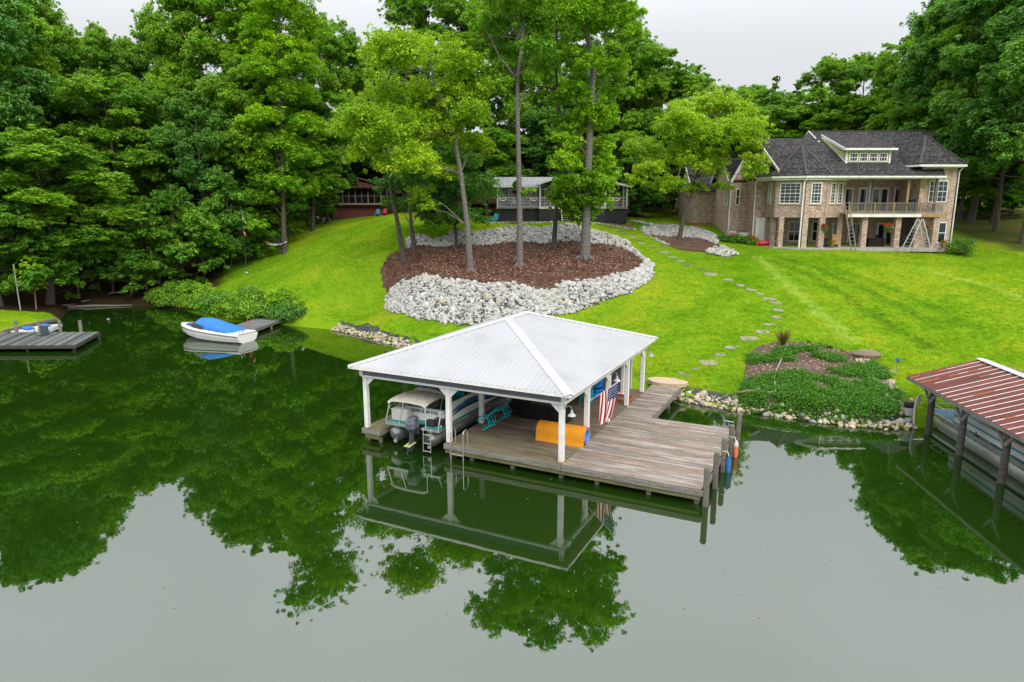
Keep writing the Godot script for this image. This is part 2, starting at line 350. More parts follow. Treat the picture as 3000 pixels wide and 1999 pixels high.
const MULCH_BED := [Vector2(-10.18,-56.79), Vector2(-9.96,-56.86), Vector2(-9.25,-56.42), Vector2(-7.48,-54.06), Vector2(-4.26,-52.66), Vector2(-1.52,-50.97), Vector2(0.77,-51.43), Vector2(4.27,-54.06), Vector2(7.80,-54.67), Vector2(9.83,-56.34), Vector2(11.30,-58.88), Vector2(11.81,-60.81), Vector2(11.81,-60.81), Vector2(11.22,-62.86), Vector2(10.24,-63.80), Vector2(9.27,-64.17), Vector2(8.26,-64.19), Vector2(7.02,-64.04), Vector2(3.11,-66.95), Vector2(-1.12,-66.57), Vector2(-5.29,-66.17), Vector2(-7.93,-65.46), Vector2(-9.66,-63.95), Vector2(-10.31,-63.47), Vector2(-10.82,-61.70), Vector2(-11.25,-60.52), Vector2(-11.42,-59.64), Vector2(-11.16,-58.85), Vector2(-10.76,-57.77)]
const SIDE_ROCKS_HIGH := [Vector2(13.66,-73.71), Vector2(14.75,-75.37), Vector2(16.40,-76.42), Vector2(18.19,-77.25), Vector2(19.75,-76.58), Vector2(20.72,-74.88), Vector2(21.25,-73.00), Vector2(21.24,-71.02)]
const SIDE_ROCKS_LOW := [Vector2(13.71,-71.70), Vector2(14.60,-70.89), Vector2(15.85,-70.75), Vector2(17.09,-71.04), Vector2(18.34,-71.25), Vector2(19.48,-70.80), Vector2(20.06,-69.75), Vector2(20.44,-68.54)]
const SIDE_MULCH := [Vector2(13.78,-71.54), Vector2(14.30,-70.07), Vector2(15.11,-67.40), Vector2(15.71,-65.38), Vector2(17.56,-64.79), Vector2(19.24,-65.51), Vector2(20.44,-67.50), Vector2(20.76,-69.66), Vector2(19.71,-71.20), Vector2(18.08,-71.38), Vector2(15.74,-71.17)]
const SIDE_HEAP := [Vector2(18.11,-64.71), Vector2(19.36,-66.39), Vector2(20.59,-66.87), Vector2(20.87,-65.43), Vector2(20.87,-63.20), Vector2(19.37,-62.71), Vector2(18.44,-63.83)]
const SIDE_STRIP := [Vector2(13.62,-73.71), Vector2(13.54,-72.27), Vector2(13.78,-70.85), Vector2(14.14,-69.46), Vector2(14.52,-68.07), Vector2(14.91,-66.68)]
const GARDEN_BED := [Vector2(16.83,-41.35), Vector2(15.13,-40.71), Vector2(14.18,-39.59), Vector2(12.88,-36.51), Vector2(11.74,-33.65), Vector2(11.17,-32.16), Vector2(12.27,-31.22), Vector2(13.77,-30.44), Vector2(15.65,-29.75), Vector2(17.06,-29.68), Vector2(18.06,-30.31), Vector2(18.67,-31.58), Vector2(19.34,-33.23), Vector2(20.15,-35.83), Vector2(20.22,-37.32), Vector2(20.39,-39.13), Vector2(18.85,-40.32), Vector2(18.09,-41.27)]
# x, z, width
const PATH_STONES := [[13.39,-65.49,0.77], [14.66,-66.12,0.70], [14.11,-64.18,1.20], [14.64,-62.56,0.95], [15.09,-61.35,0.86], [15.44,-60.14,0.63], [16.09,-60.06,0.42], [16.35,-58.53,0.82], [16.63,-56.85,1.33], [17.43,-54.87,1.03], [17.92,-53.19,0.87], [18.36,-52.06,0.97], [18.76,-51.09,0.66], [19.02,-50.11,1.11], [19.25,-49.29,0.86], [18.95,-47.99,0.90], [18.37,-46.61,0.87], [17.38,-45.16,0.90], [16.28,-43.56,1.02], [14.98,-42.13,1.28], [13.38,-40.54,0.99], [12.28,-39.26,0.78], [11.21,-37.91,1.15], [10.19,-36.88,0.43], [9.31,-36.24,0.34], [9.49,-35.76,0.25], [-0.42,-70.70,0.57], [9.06,-72.72,0.59], [10.14,-72.12,0.73], [10.88,-71.44,0.72], [11.39,-70.69,0.78], [11.97,-69.22,1.05], [12.51,-66.81,0.94], [14.64,-80.45,0.97]]
const GARDEN_HOSE := [Vector2(16.82,-40.80), Vector2(15.70,-38.50), Vector2(14.71,-36.60), Vector2(14.06,-35.33), Vector2(13.54,-34.07), Vector2(13.11,-32.73), Vector2(12.89,-32.48), Vector2(12.64,-32.56)]
const GARDEN_EDGE := [Vector2(20.05,-37.87), Vector2(19.74,-36.38), Vector2(19.32,-34.73), Vector2(18.73,-32.99), Vector2(18.21,-31.42), Vector2(17.91,-30.31)]
const TRACKS := [[[Vector2(22.7,-60.1), Vector2(23.7,-56.9), Vector2(24.3,-52.5), Vector2(24.5,-48.7), Vector2(24.6,-45.2), Vector2(24.6,-42.0), Vector2(24.8,-39.1)], Color(0.07, 0.17, 0.012)], [[Vector2(23.9,-61.4), Vector2(25.2,-58.0), Vector2(26.1,-54.3), Vector2(26.7,-50.6), Vector2(27.0,-46.3), Vector2(27.1,-42.9)], Color(0.08, 0.19, 0.012)], [[Vector2(26.6,-57.4), Vector2(28.1,-53.3), Vector2(29.1,-49.0), Vector2(29.1,-44.0), Vector2(28.8,-39.8)], Color(0.10, 0.23, 0.012)], [[Vector2(22.2,-62.1), Vector2(21.4,-53.8), Vector2(21.5,-49.6), Vector2(21.4,-45.9), Vector2(21.1,-41.4)], Color(0.34, 0.46, 0.08)], [[Vector2(34.6,-57.6), Vector2(35.9,-54.9), Vector2(36.9,-51.7), Vector2(36.7,-48.6)], Color(0.33, 0.44, 0.07)]]
const ORNAMENTAL_GRASS := Vector2(16.48,-40.64)
const BOULDER := Vector2(20.38,-38.26)
const TAP := Vector2(20.56,-35.43)
const PUMP := Vector2(18.25,-29.99)
const FLAGPOLE := Vector2(-27.90,-71.78)
const HAMMOCK_TREE := Vector2(-25.38,-76.63)
const WOOD_POST := Vector2(8.62,-61.92)
const SIDE_TREE := Vector2(16.97,-69.87)
const PLANTER := Vector2(0.16,-74.24)
const TREE_A := Vector2(-9.54,-60.41)
const TREE_B := Vector2(-9.06,-63.69)
const TREE_C := Vector2(-5.31,-65.82)
const TREE_D := Vector2(-3.41,-55.99)
const TREE_E := Vector2(0.65,-57.98)
const TREE_F := Vector2(3.96,-64.87)
const TREE_G := Vector2(6.48,-60.94)
const GRASS_STRIP := Vector2(7.93,-55.67)
const TIMBER := Vector2(11.80,-32.87)
# base x, z; trunk as offsets from the base; trunk radius; kind; leaf masses [offset, radius]
const BED_TREES := [
	[-9.54, -60.41, [[-0.4,3.2], [-0.9,6.2], [-1.1,8.0], [-1.3,10.1]], 0.24, 3, []],
	[-9.06, -63.69, [[-0.2,2.2], [-0.3,4.5], [-0.7,6.9]], 0.22, 1, [[-2.7,5.7,1.57], [-0.7,6.3,2.15], [-2.2,4.0,1.49], [1.0,4.2,1.74], [-1.2,8.0,1.91], [0.5,6.7,1.86], [-0.8,3.8,1.41]]],
	[-5.31, -65.82, [[-0.1,2.0], [-0.2,4.0], [-0.1,6.0]], 0.17, 1, [[-2.0,4.0,1.97], [-0.3,2.4,1.71], [1.4,2.8,1.71], [0.5,4.8,2.40], [-1.5,6.0,2.31], [2.3,5.2,1.88], [0.6,7.6,2.05], [-2.4,2.2,1.20]]],
	[-3.41, -55.99, [[-0.2,3.7], [-0.7,7.8], [-1.1,10.5], [-1.5,12.3], [-2.6,14.4], [-3.0,16.6]], 0.25, 3, [[-2.5,17.4,2.26], [-4.9,15.8,2.73], [-0.7,16.0,2.00], [-6.6,13.9,2.37], [-3.8,13.3,2.91], [-1.2,13.6,2.62], [-7.8,11.6,2.11], [-5.4,11.0,2.73], [-2.5,11.1,2.37], [0.0,12.3,1.75], [0.3,10.1,1.53], [-8.3,9.1,1.31], [-6.2,8.3,1.75], [-3.9,8.3,1.89], [-2.3,8.0,1.31], [-4.3,6.4,1.24], [-6.2,16.9,1.31], [0.5,14.4,1.24], [-3.5,5.1,0.87]]],
	[0.65, -57.98, [[-0.0,4.1], [-0.1,8.3], [-0.2,12.1], [-0.2,15.0], [0.2,18.1], [0.3,20.9], [0.2,23.8]], 0.27, 0, [[-2.2,19.7,2.07], [-4.0,18.6,1.36], [-0.4,20.3,2.34], [1.5,19.0,2.07], [-1.0,17.7,1.81], [1.2,16.6,1.58], [-1.6,15.9,1.21], [0.7,14.8,1.21], [-2.9,20.9,1.81], [0.8,22.8,2.45], [-1.5,23.2,2.26], [-0.3,6.6,0.53], [0.8,6.1,0.64], [0.5,25.0,1.89]]],
	[3.96, -64.87, [[0.2,3.7], [0.5,7.6], [0.4,11.5], [-0.0,16.0], [0.0,20.3], [0.2,24.6]], 0.22, 0, [[-0.3,18.5,2.11], [1.4,16.7,1.52], [-1.1,15.8,1.77], [0.8,20.3,2.32], [-1.0,21.6,2.32], [0.2,13.2,1.35], [2.1,14.5,1.35], [0.3,24.2,2.74], [-0.8,26.3,2.11]]],
	[6.48, -60.94, [[0.1,4.4], [0.1,8.8], [0.3,13.1], [0.4,16.2], [-0.4,19.3], [0.3,22.6], [0.4,25.6]], 0.40, 2, [[-0.7,5.7,2.06], [-1.8,4.6,1.35], [-0.0,3.4,1.51], [-2.2,8.1,1.35], [1.9,7.3,1.35], [0.7,4.9,1.66], [-1.9,9.9,1.35], [-2.1,6.4,1.11], [0.9,6.2,1.66], [-0.9,4.1,1.27], [0.3,8.8,1.51], [-1.4,8.4,1.35], [1.4,9.5,1.51], [-0.8,11.3,1.66], [0.8,12.0,1.98], [-1.1,13.7,1.51], [1.8,14.3,1.82], [-0.3,15.9,1.51], [2.5,16.2,1.66], [-2.0,16.9,1.19], [-0.9,19.3,1.90], [1.6,19.3,2.18], [3.1,18.1,1.43], [0.6,21.3,2.58], [2.3,22.0,1.98], [-0.3,24.3,2.97], [3.2,20.5,1.51], [-2.0,20.3,1.58], [1.4,25.3,2.38], [2.6,24.0,1.78]]],
	[16.97, -69.87, [[0.3,2.3], [0.9,4.0], [1.4,6.1], [2.3,9.0], [2.8,11.9]], 0.22, 3, [[2.7,13.1,2.18], [0.2,12.2,2.00], [5.3,12.7,2.18], [7.2,11.1,1.50], [-1.4,10.3,2.18], [1.6,9.9,2.54], [4.6,9.9,2.54], [7.3,9.1,1.27], [-3.0,8.6,1.91], [0.0,7.4,2.18], [3.1,7.0,1.91], [5.6,7.4,1.50], [-3.8,6.9,1.50], [-1.5,5.3,1.64], [1.5,4.9,1.18], [-4.5,9.4,1.27], [4.3,5.3,1.00], [7.2,6.3,0.82], [-2.9,5.3,0.91]]],
	[-25.38, -76.63, [[0.2,3.9], [0.3,8.6], [0.5,15.4], [0.8,21.1], [1.3,26.2], [1.8,31.1]], 0.27, 2, [[1.1,25.3,3.29], [3.3,23.7,2.39], [-0.9,23.2,2.39], [1.2,21.1,3.09], [3.5,19.4,2.09], [-0.9,18.9,2.09], [1.5,16.7,2.79], [-0.7,14.1,2.09], [2.7,13.6,2.39], [0.1,11.3,2.59], [-2.0,9.5,1.64], [2.5,10.0,2.09], [0.3,7.2,2.29], [-1.8,5.7,1.64], [-1.4,3.0,1.20], [2.7,6.7,1.40], [2.2,28.7,3.74], [0.6,31.6,2.99], [3.3,32.0,2.99], [-2.6,13.6,1.40]]],
]

# ------------------------------------------------------------------ terrain
var fine := PackedFloat32Array()
var coarse := PackedFloat32Array()
const FX0 := -46.0
const FZ0 := -104.0
const FW := 103
const FH := 83
const CX0 := -210.0
const CZ0 := -270.0
const CW := 71
const CH := 56

func spline(x: float, z: float) -> float:
	var h: float = TERRAIN_PLANE[0] + x * 0.1 * TERRAIN_PLANE[1] + z * 0.1 * TERRAIN_PLANE[2]
	for p in TERRAIN_POINTS:
		var dx: float = (x - p[0]) * 0.1
		var dz: float = (z - p[1]) * 0.1
		var r := dx * dx + dz * dz
		if r > 1e-9: h += 0.5 * r * log(r) * p[2]
	return h

func shore_distance(x: float, z: float) -> float:   # positive on land
	var p := Vector2(x, z)
	var best := 1e9
	var inside := false
	var m := SHORE.size()
	for k in m - 1:
		var a: Vector2 = SHORE[k]
		var b: Vector2 = SHORE[k + 1]
		var q := a + (b - a) * clampf((p - a).dot(b - a) / (b - a).length_squared(), 0.0, 1.0)
		best = minf(best, p.distance_squared_to(q))
	var poly := SHORE.duplicate()
	poly.append(Vector2(70, 200)); poly.append(Vector2(-95, 200))
	for k in poly.size():
		var a: Vector2 = poly[k]
		var b: Vector2 = poly[(k + 1) % poly.size()]
		if (a.y > z) != (b.y > z) and x < (b.x - a.x) * (z - a.y) / (b.y - a.y) + a.x: inside = not inside
	return sqrt(best) * (-1.0 if inside else 1.0)

func raw_height(x: float, z: float) -> float:
	var d := shore_distance(x, z)
	if d < -3.0: return -1.6
	var h := maxf(spline(x, z), 0.42)
	if x < -70 or x > 75 or z < -135: h = clampf(h, 0.42, 14.0)
	if d > 1.2: return h
	var k := clampf((d + 0.7) / 1.1, 0.0, 1.0)
	return lerpf(-0.55 + minf(0.0, d + 0.7) * 0.5, h, k)

func bake_terrain() -> void:
	fine.resize(FW * FH)
	for j in FH:
		for k in FW:
			fine[j * FW + k] = raw_height(FX0 + k, FZ0 + j)
	coarse.resize(CW * CH)
	for j in CH:
		for k in CW:
			coarse[j * CW + k] = raw_height(CX0 + k * 6.0, CZ0 + j * 6.0)

func ground(x: float, z: float) -> float:
	var u := x - FX0
	var w := z - FZ0
	if u >= 0.0 and w >= 0.0 and u < FW - 1.001 and w < FH - 1.001:
		var k := int(u)
		var j := int(w)
		var a := u - k
		var b := w - j
		var q := j * FW + k
		return lerpf(lerpf(fine[q], fine[q + 1], a), lerpf(fine[q + FW], fine[q + FW + 1], a), b)
	u = clampf((x - CX0) / 6.0, 0.0, CW - 1.01)
	w = clampf((z - CZ0) / 6.0, 0.0, CH - 1.01)
	var k2 := int(u)
	var j2 := int(w)
	var q2 := j2 * CW + k2
	return lerpf(lerpf(coarse[q2], coarse[q2 + 1], u - k2), lerpf(coarse[q2 + CW], coarse[q2 + CW + 1], u - k2), w - j2)

func on(x: float, z: float, up := 0.0) -> Vector3: return Vector3(x, ground(x, z) + up, z)

var patchy := FastNoiseLite.new()
func lawn_colour(x: float, z: float) -> Color:
	var a := patchy.get_noise_2d(x * 1.0, z * 1.0)
	var b := patchy.get_noise_2d(x * 4.0 + 300.0, z * 4.0) + patchy.get_noise_2d(x * 16.0, z * 16.0 + 70.0) * 0.7
	var g := Color(0.195, 0.335, 0.016)
	g = g.lerp(Color(0.320, 0.375, 0.022), clampf(a * 0.9 + b * 0.8, 0.0, 0.7))
	g = g.lerp(Color(0.100, 0.245, 0.008), clampf(-a * 0.9 - b * 0.8, 0.0, 0.8))
	return g

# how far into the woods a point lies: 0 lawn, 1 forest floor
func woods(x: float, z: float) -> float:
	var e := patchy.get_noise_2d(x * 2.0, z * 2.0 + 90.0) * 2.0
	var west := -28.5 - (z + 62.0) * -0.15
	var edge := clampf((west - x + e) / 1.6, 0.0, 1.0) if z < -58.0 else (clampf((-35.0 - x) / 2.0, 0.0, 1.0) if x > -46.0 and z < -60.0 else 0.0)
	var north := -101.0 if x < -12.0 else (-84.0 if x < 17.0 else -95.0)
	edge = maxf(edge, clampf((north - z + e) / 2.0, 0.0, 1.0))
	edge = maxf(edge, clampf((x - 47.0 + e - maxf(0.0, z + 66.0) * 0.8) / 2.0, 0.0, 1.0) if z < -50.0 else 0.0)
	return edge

func ground_colour(x: float, z: float) -> Color:
	var g := lawn_colour(x, z)
	# wheel tracks pressed into the right-hand lawn, and one paler strip of longer grass
	for e in TRACKS:
		var best := 1e9
		for k in e[0].size() - 1:
			var a: Vector2 = e[0][k]
			var b: Vector2 = e[0][k + 1]
			best = minf(best, Vector2(x, z).distance_to(Geometry2D.get_closest_point_to_segment(Vector2(x, z), a, b)))
		if best < 1.2:
			var n := patchy.get_noise_2d(x * 14.0 + 31.0, z * 14.0)
			g = g.lerp(e[1], clampf((0.55 + n * 0.6 - best) * 2.0, 0.0, 0.55))
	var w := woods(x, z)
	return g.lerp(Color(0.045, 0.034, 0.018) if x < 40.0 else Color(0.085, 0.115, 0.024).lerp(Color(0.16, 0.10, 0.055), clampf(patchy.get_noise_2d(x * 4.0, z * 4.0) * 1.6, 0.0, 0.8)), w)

func terrain_mesh(x0: float, z0: float, nx: int, nz: int, step: float, hole := Rect2()) -> ArrayMesh:
	var m := MB.new()
	m.smooth = true
	for j in nz + 1:
		for k in nx + 1:
			var x := x0 + k * step
			var z := z0 + j * step
			var sink := 0.8 if hole.has_area() and hole.grow(5.9).has_point(Vector2(x, z)) else 0.0   # the coarse sheet dips under the fine one
			m.v.append(Vector3(x, ground(x, z) - sink, z))
			m.n.append(Vector3(ground(x - 0.5, z) - ground(x + 0.5, z), 1.0, ground(x, z - 0.5) - ground(x, z + 0.5)).normalized())
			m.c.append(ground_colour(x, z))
			m.t.append(Vector2(x, z))
	for j in nz:
		for k in nx:
			if hole.has_area() and hole.has_point(Vector2(x0 + (k + 0.5) * step, z0 + (j + 0.5) * step)): continue
			var q := j * (nx + 1) + k
			m.i.append(q); m.i.append(q + 1); m.i.append(q + nx + 2)
			m.i.append(q); m.i.append(q + nx + 2); m.i.append(q + nx + 1)
	return m.mesh()

# ------------------------------------------------------------------ trees
const GREENS := [
	[Color(0.140, 0.330, 0.026), Color(0.290, 0.510, 0.034)],   # 0 hardwood, mid green
	[Color(0.085, 0.245, 0.040), Color(0.180, 0.390, 0.058)],   # 1 oak, dark
	[Color(0.170, 0.400, 0.014), Color(0.360, 0.590, 0.020)],   # 2 sweetgum, bright
	[Color(0.265, 0.460, 0.018), Color(0.430, 0.600, 0.028)],   # 3 yellow green
	[Color(0.085, 0.190, 0.046), Color(0.145, 0.260, 0.060)],   # 4 pine
	[Color(0.100, 0.280, 0.022), Color(0.210, 0.430, 0.034)],   # 5 understorey
	[Color(0.120, 0.280, 0.042), Color(0.190, 0.360, 0.056)],   # 6 cypress-like
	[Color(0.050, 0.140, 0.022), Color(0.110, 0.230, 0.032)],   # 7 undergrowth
]

func add_leaf(m: MB, p: Vector3, nrm: Vector3, long: float, wide: float, col: Color, r: RandomNumberGenerator) -> void:
	var d := nrm.cross(Vector3(r.randf() - 0.5, r.randf() - 0.5, r.randf() - 0.5))
	if d.length_squared() < 1e-6: d = Vector3.RIGHT
	d = d.normalized()
	var e := nrm.cross(d).normalized() * wide
	var k := m.v.size()
	m.v.append(p - d * long); m.v.append(p + e + nrm * wide * 0.35); m.v.append(p + d * long); m.v.append(p - e + nrm * wide * 0.35)
	m.c.append(col); m.c.append(col); m.c.append(col); m.c.append(col)
	m.i.append(k); m.i.append(k + 2); m.i.append(k + 1)
	m.i.append(k); m.i.append(k + 3); m.i.append(k + 2)

# one clump of leaves: an uneven shell, denser on top
func add_puff(m: MB, at: Vector3, rad: float, count: int, leaf: float, pal: Array, r: RandomNumberGenerator, flat := 0.75, droop := 0.0) -> void:
	var tone: Color = pal[0].lerp(pal[1], clampf(r.randfn(0.5, 0.3), 0.0, 1.0))
	var k := 0.85 + r.randf() * 0.3
	for q in count:
		var d := Vector3(r.randfn(), r.randfn(), r.randfn())
		d = d.normalized()
		if d.y < -0.3 and r.randf() < 0.6: d.y = -d.y
		var s := rad * (0.45 + 0.6 * r.randf())
		var p := at + Vector3(d.x * s, d.y * s * flat - droop * r.randf() * rad, d.z * s)
		var nrm := (d * 0.6 + Vector3.UP * 0.8 + Vector3(r.randfn(), r.randfn(), r.randfn()) * 0.42).normalized()
		var f := k * (0.72 + r.randf() * 0.56)
		var g := Color(tone.r * f * (0.9 + r.randf() * 0.25), tone.g * f, tone.b * f)
		add_leaf(m, p, nrm, leaf * (0.7 + r.randf() * 0.6), leaf * (0.4 + r.randf() * 0.25), g, r)

# crown profile: share of the full radius at height t (0 crown base, 1 top)
func profile(kind: int, t: float) -> float:
	match kind:
		2: return (1.0 - pow(t, 1.6)) * 0.85 + 0.18
		4: return 0.95 * (1.0 - t) + 0.25
		6: return (1.0 - t) * 0.95 + 0.06
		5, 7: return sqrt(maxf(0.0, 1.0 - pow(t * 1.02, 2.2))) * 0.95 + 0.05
	return pow(maxf(0.0, sin(PI * (0.18 + t * 0.78))), 0.7) * 0.95 + 0.05

# a tree of one kind: height h, crown radius rad, made at the origin; returns [trunk mesh, crown mesh]
func grow(kind: int, h: float, rad: float, seed_: int, density := 1.0, leaf := 0.19) -> Array:
	var r := RandomNumberGenerator.new()
	r.seed = seed_
	var wood := MB.new()
	var crown := MB.new()
	wood.smooth = true
	var base: float = [0.24, 0.20, 0.14, 0.16, 0.52, 0.10, 0.08, 0.05][kind]
	var path := []
	var radii := []
	var sway := Vector3(r.randf() - 0.5, 0, r.randf() - 0.5) * h * 0.06
	var r0 := h * 0.0115 + 0.03
	for k in 9:
		var t := k / 8.0
		path.append(Vector3(sway.x * sin(t * 2.6), h * 0.96 * t, sway.z * sin(t * 3.3)))
		radii.append(r0 * (1.25 if k == 0 else 1.0) * (1.0 - 0.86 * t) + 0.012)
	wood.tube(path, radii, 8)
	var limbs := int([30, 30, 38, 28, 18, 16, 42, 16][kind])
	for q in limbs:
		var t := (q + r.randf()) / limbs
		var y := lerpf(base, 0.97, t)
		var f := clampf(y / 0.96 * 8.0, 0.0, 7.99)
		var k := int(f)
		var from: Vector3 = path[k].lerp(path[k + 1], f - k)
		var az := q * 2.39996 + r.randf() * 0.9
		var reach := rad * profile(kind, t) * (0.62 + r.randf() * 0.5)
		var rise: float = ([0.5, 0.4, 0.35, 0.45, 0.12, 0.45, 0.15, 0.3][kind] as float) * (0.6 + r.randf() * 0.8) * (0.5 + t)
		var to := from + Vector3(cos(az) * reach, reach * rise, sin(az) * reach)
		var mid := from.lerp(to, 0.55) + Vector3(0, -reach * 0.05, 0)
		var lr := maxf(0.018, r0 * 0.3 * (1.0 - t * 0.7))
		wood.tube([from, mid, to], [lr, lr * 0.6, lr * 0.2], 5, false)
		var cr := rad * (0.19 + 0.22 * r.randf()) * (0.75 + 0.45 * sin(PI * t))
		if kind in [4, 6]: cr *= 0.62
		add_cluster(crown, from.lerp(to, 0.92), cr, GREENS[kind], r, leaf)
		if reach > rad * 0.5: add_cluster(crown, from.lerp(to, 0.5) + Vector3(r.randfn(), r.randfn(), r.randfn()) * cr * 0.5, cr * 0.62, GREENS[kind], r, leaf)
	add_cluster(crown, path[8], rad * 0.2, GREENS[kind], r, leaf)
	crown.t.clear()
	return [wood.mesh(), crown.mesh()]

# ------------------------------------------------------------------ boathouse and dock
const DOCK_AT := Vector3(1.866, 0.0, -23.647)
const DOCK_TURN := -0.46251   # the dock's long axis points 26.5 degrees off the camera's

func L(u: float, y: float, v: float) -> Vector3: return Vector3(u, y, -v)   # dock axes: u along the front edge, v towards the shore
func dock_world(u: float, y: float, v: float) -> Vector3: return DOCK_AT + Vector3(u, y, -v).rotated(Vector3.UP, DOCK_TURN)

var grain := FastNoiseLite.new()
func make_wood_texture() -> ImageTexture:
	var im := Image.create(512, 256, false, Image.FORMAT_RGB8)
	grain.seed = 4
	grain.frequency = 1.0
	grain.fractal_octaves = 3
	for y in 256:
		for x in 512:
			var gx := cos(TAU * x / 512.0) * 0.5
			var gz := sin(TAU * x / 512.0) * 0.5
			var a := grain.get_noise_3d(gx, y * 0.11, gz)
			var b := grain.get_noise_3d(gx * 7.0 + 9.0, y * 0.5, gz * 7.0)
			var k := clampf(0.78 + a * 0.5 + b * 0.42, 0.25, 1.0)
			im.set_pixel(x, y, Color(k, k, k))
	return ImageTexture.create_from_image(im)

# algae, tannin and bleaching on the deck boards, as blotches with outlines of their own
func deck_colour(u: float, v: float, tone: float) -> Color:
	var e := patchy.get_noise_2d(u * 5.0, v * 24.0)
	var e2 := patchy.get_noise_2d(u * 14.0 + 70.0, v * 40.0)
	if u < 0.0:
		var c := Color(0.255, 0.195, 0.140).lerp(Color(0.33, 0.295, 0.235), clampf(0.5 + tone + e * 1.4 - v * 0.10, 0.0, 1.0))
		c = c.lerp(Color(0.20, 0.215, 0.075), clampf((1.7 - v) * 0.32 - (u + 5.0) * 0.05 + e * 1.1, 0.0, 0.62))
		return c.lerp(Color(0.17, 0.11, 0.06), clampf(e2 * 1.5 - 0.25, 0.0, 0.6))
	var d := Color(0.33, 0.265, 0.215).lerp(Color(0.56, 0.52, 0.475), clampf(0.45 + tone * 1.2 + e * 1.1, 0.0, 1.0))
	d = d.lerp(Color(0.36, 0.20, 0.125), clampf(e2 * 1.3 + tone * 0.3 - 0.1, 0.0, 0.55))
	# grey brown weathering streaks
	return d.lerp(Color(0.19, 0.16, 0.13), 0.6 * smoothstep(0.12, 0.3, e * 1.6 + e2 * 0.8))

func deck_plank(u0: float, u1: float, v: float, wide: float, top: float, r: RandomNumberGenerator, along_v := false) -> MB:
	var m := MB.new()
	var tone := r.randfn(0.0, 0.28)
	m.uvo = Vector2(r.randf() * 3.0, r.randf() * 3.0)
	var segs := maxi(2, int(absf(u1 - u0) / 0.7))
	var h := 0.038
	var y := top + r.randf() * 0.004
	var rings := []
	var cols := []
	for k in segs + 1:
		var u := lerpf(u0, u1, float(k) / segs)
		var sag := r.randfn(0.0, 0.0012)
		var a := v - wide * 0.5
		var b := v + wide * 0.5
		if along_v: rings.append([L(a, y - h, u), L(b, y - h, u), L(b, y + sag, u), L(a, y + sag, u)])
		else: rings.append([L(u, y - h, b), L(u, y - h, a), L(u, y + sag, a), L(u, y + sag, b)])
		cols.append(deck_colour(v, u, tone) if along_v else deck_colour(u, v, tone))
	for k in segs:
		for s in 4:
			var b := (s + 1) % 4
			var q := m.v.size()
			var l0 := absf(u1 - u0) * k / segs
			var l1 := absf(u1 - u0) * (k + 1) / segs
			for e in [[k, s, l0, 0.0], [k, b, l0, wide], [k + 1, b, l1, wide], [k + 1, s, l1, 0.0]]:
				m.v.append(rings[e[0]][e[1]])
				m.c.append(cols[e[0]])
				m.t.append(m.uvo + Vector2(e[2], e[3]))
			m.i.append_array(PackedInt32Array([q, q + 2, q + 1, q, q + 3, q + 2]))
	m.col = cols[0]
	m.quad(rings[0][3], rings[0][2], rings[0][1], rings[0][0])
	m.col = cols[segs]
	m.quad(rings[segs][0], rings[segs][1], rings[segs][2], rings[segs][3])
	return m

func pile(parent: Node3D, u: float, v: float, y0: float, y1: float, wide: float, lean := 0.0) -> MeshInstance3D:
	var m := MB.new()
	m.uvo = Vector2(rng.randf() * 3.0, rng.randf() * 3.0)
	m.box(L(u, (y0 + y1) * 0.5, v), Vector3(wide, y1 - y0, wide), Basis(Vector3.BACK, lean), 0.03)
	return part(m, "pile", M.pile, parent)

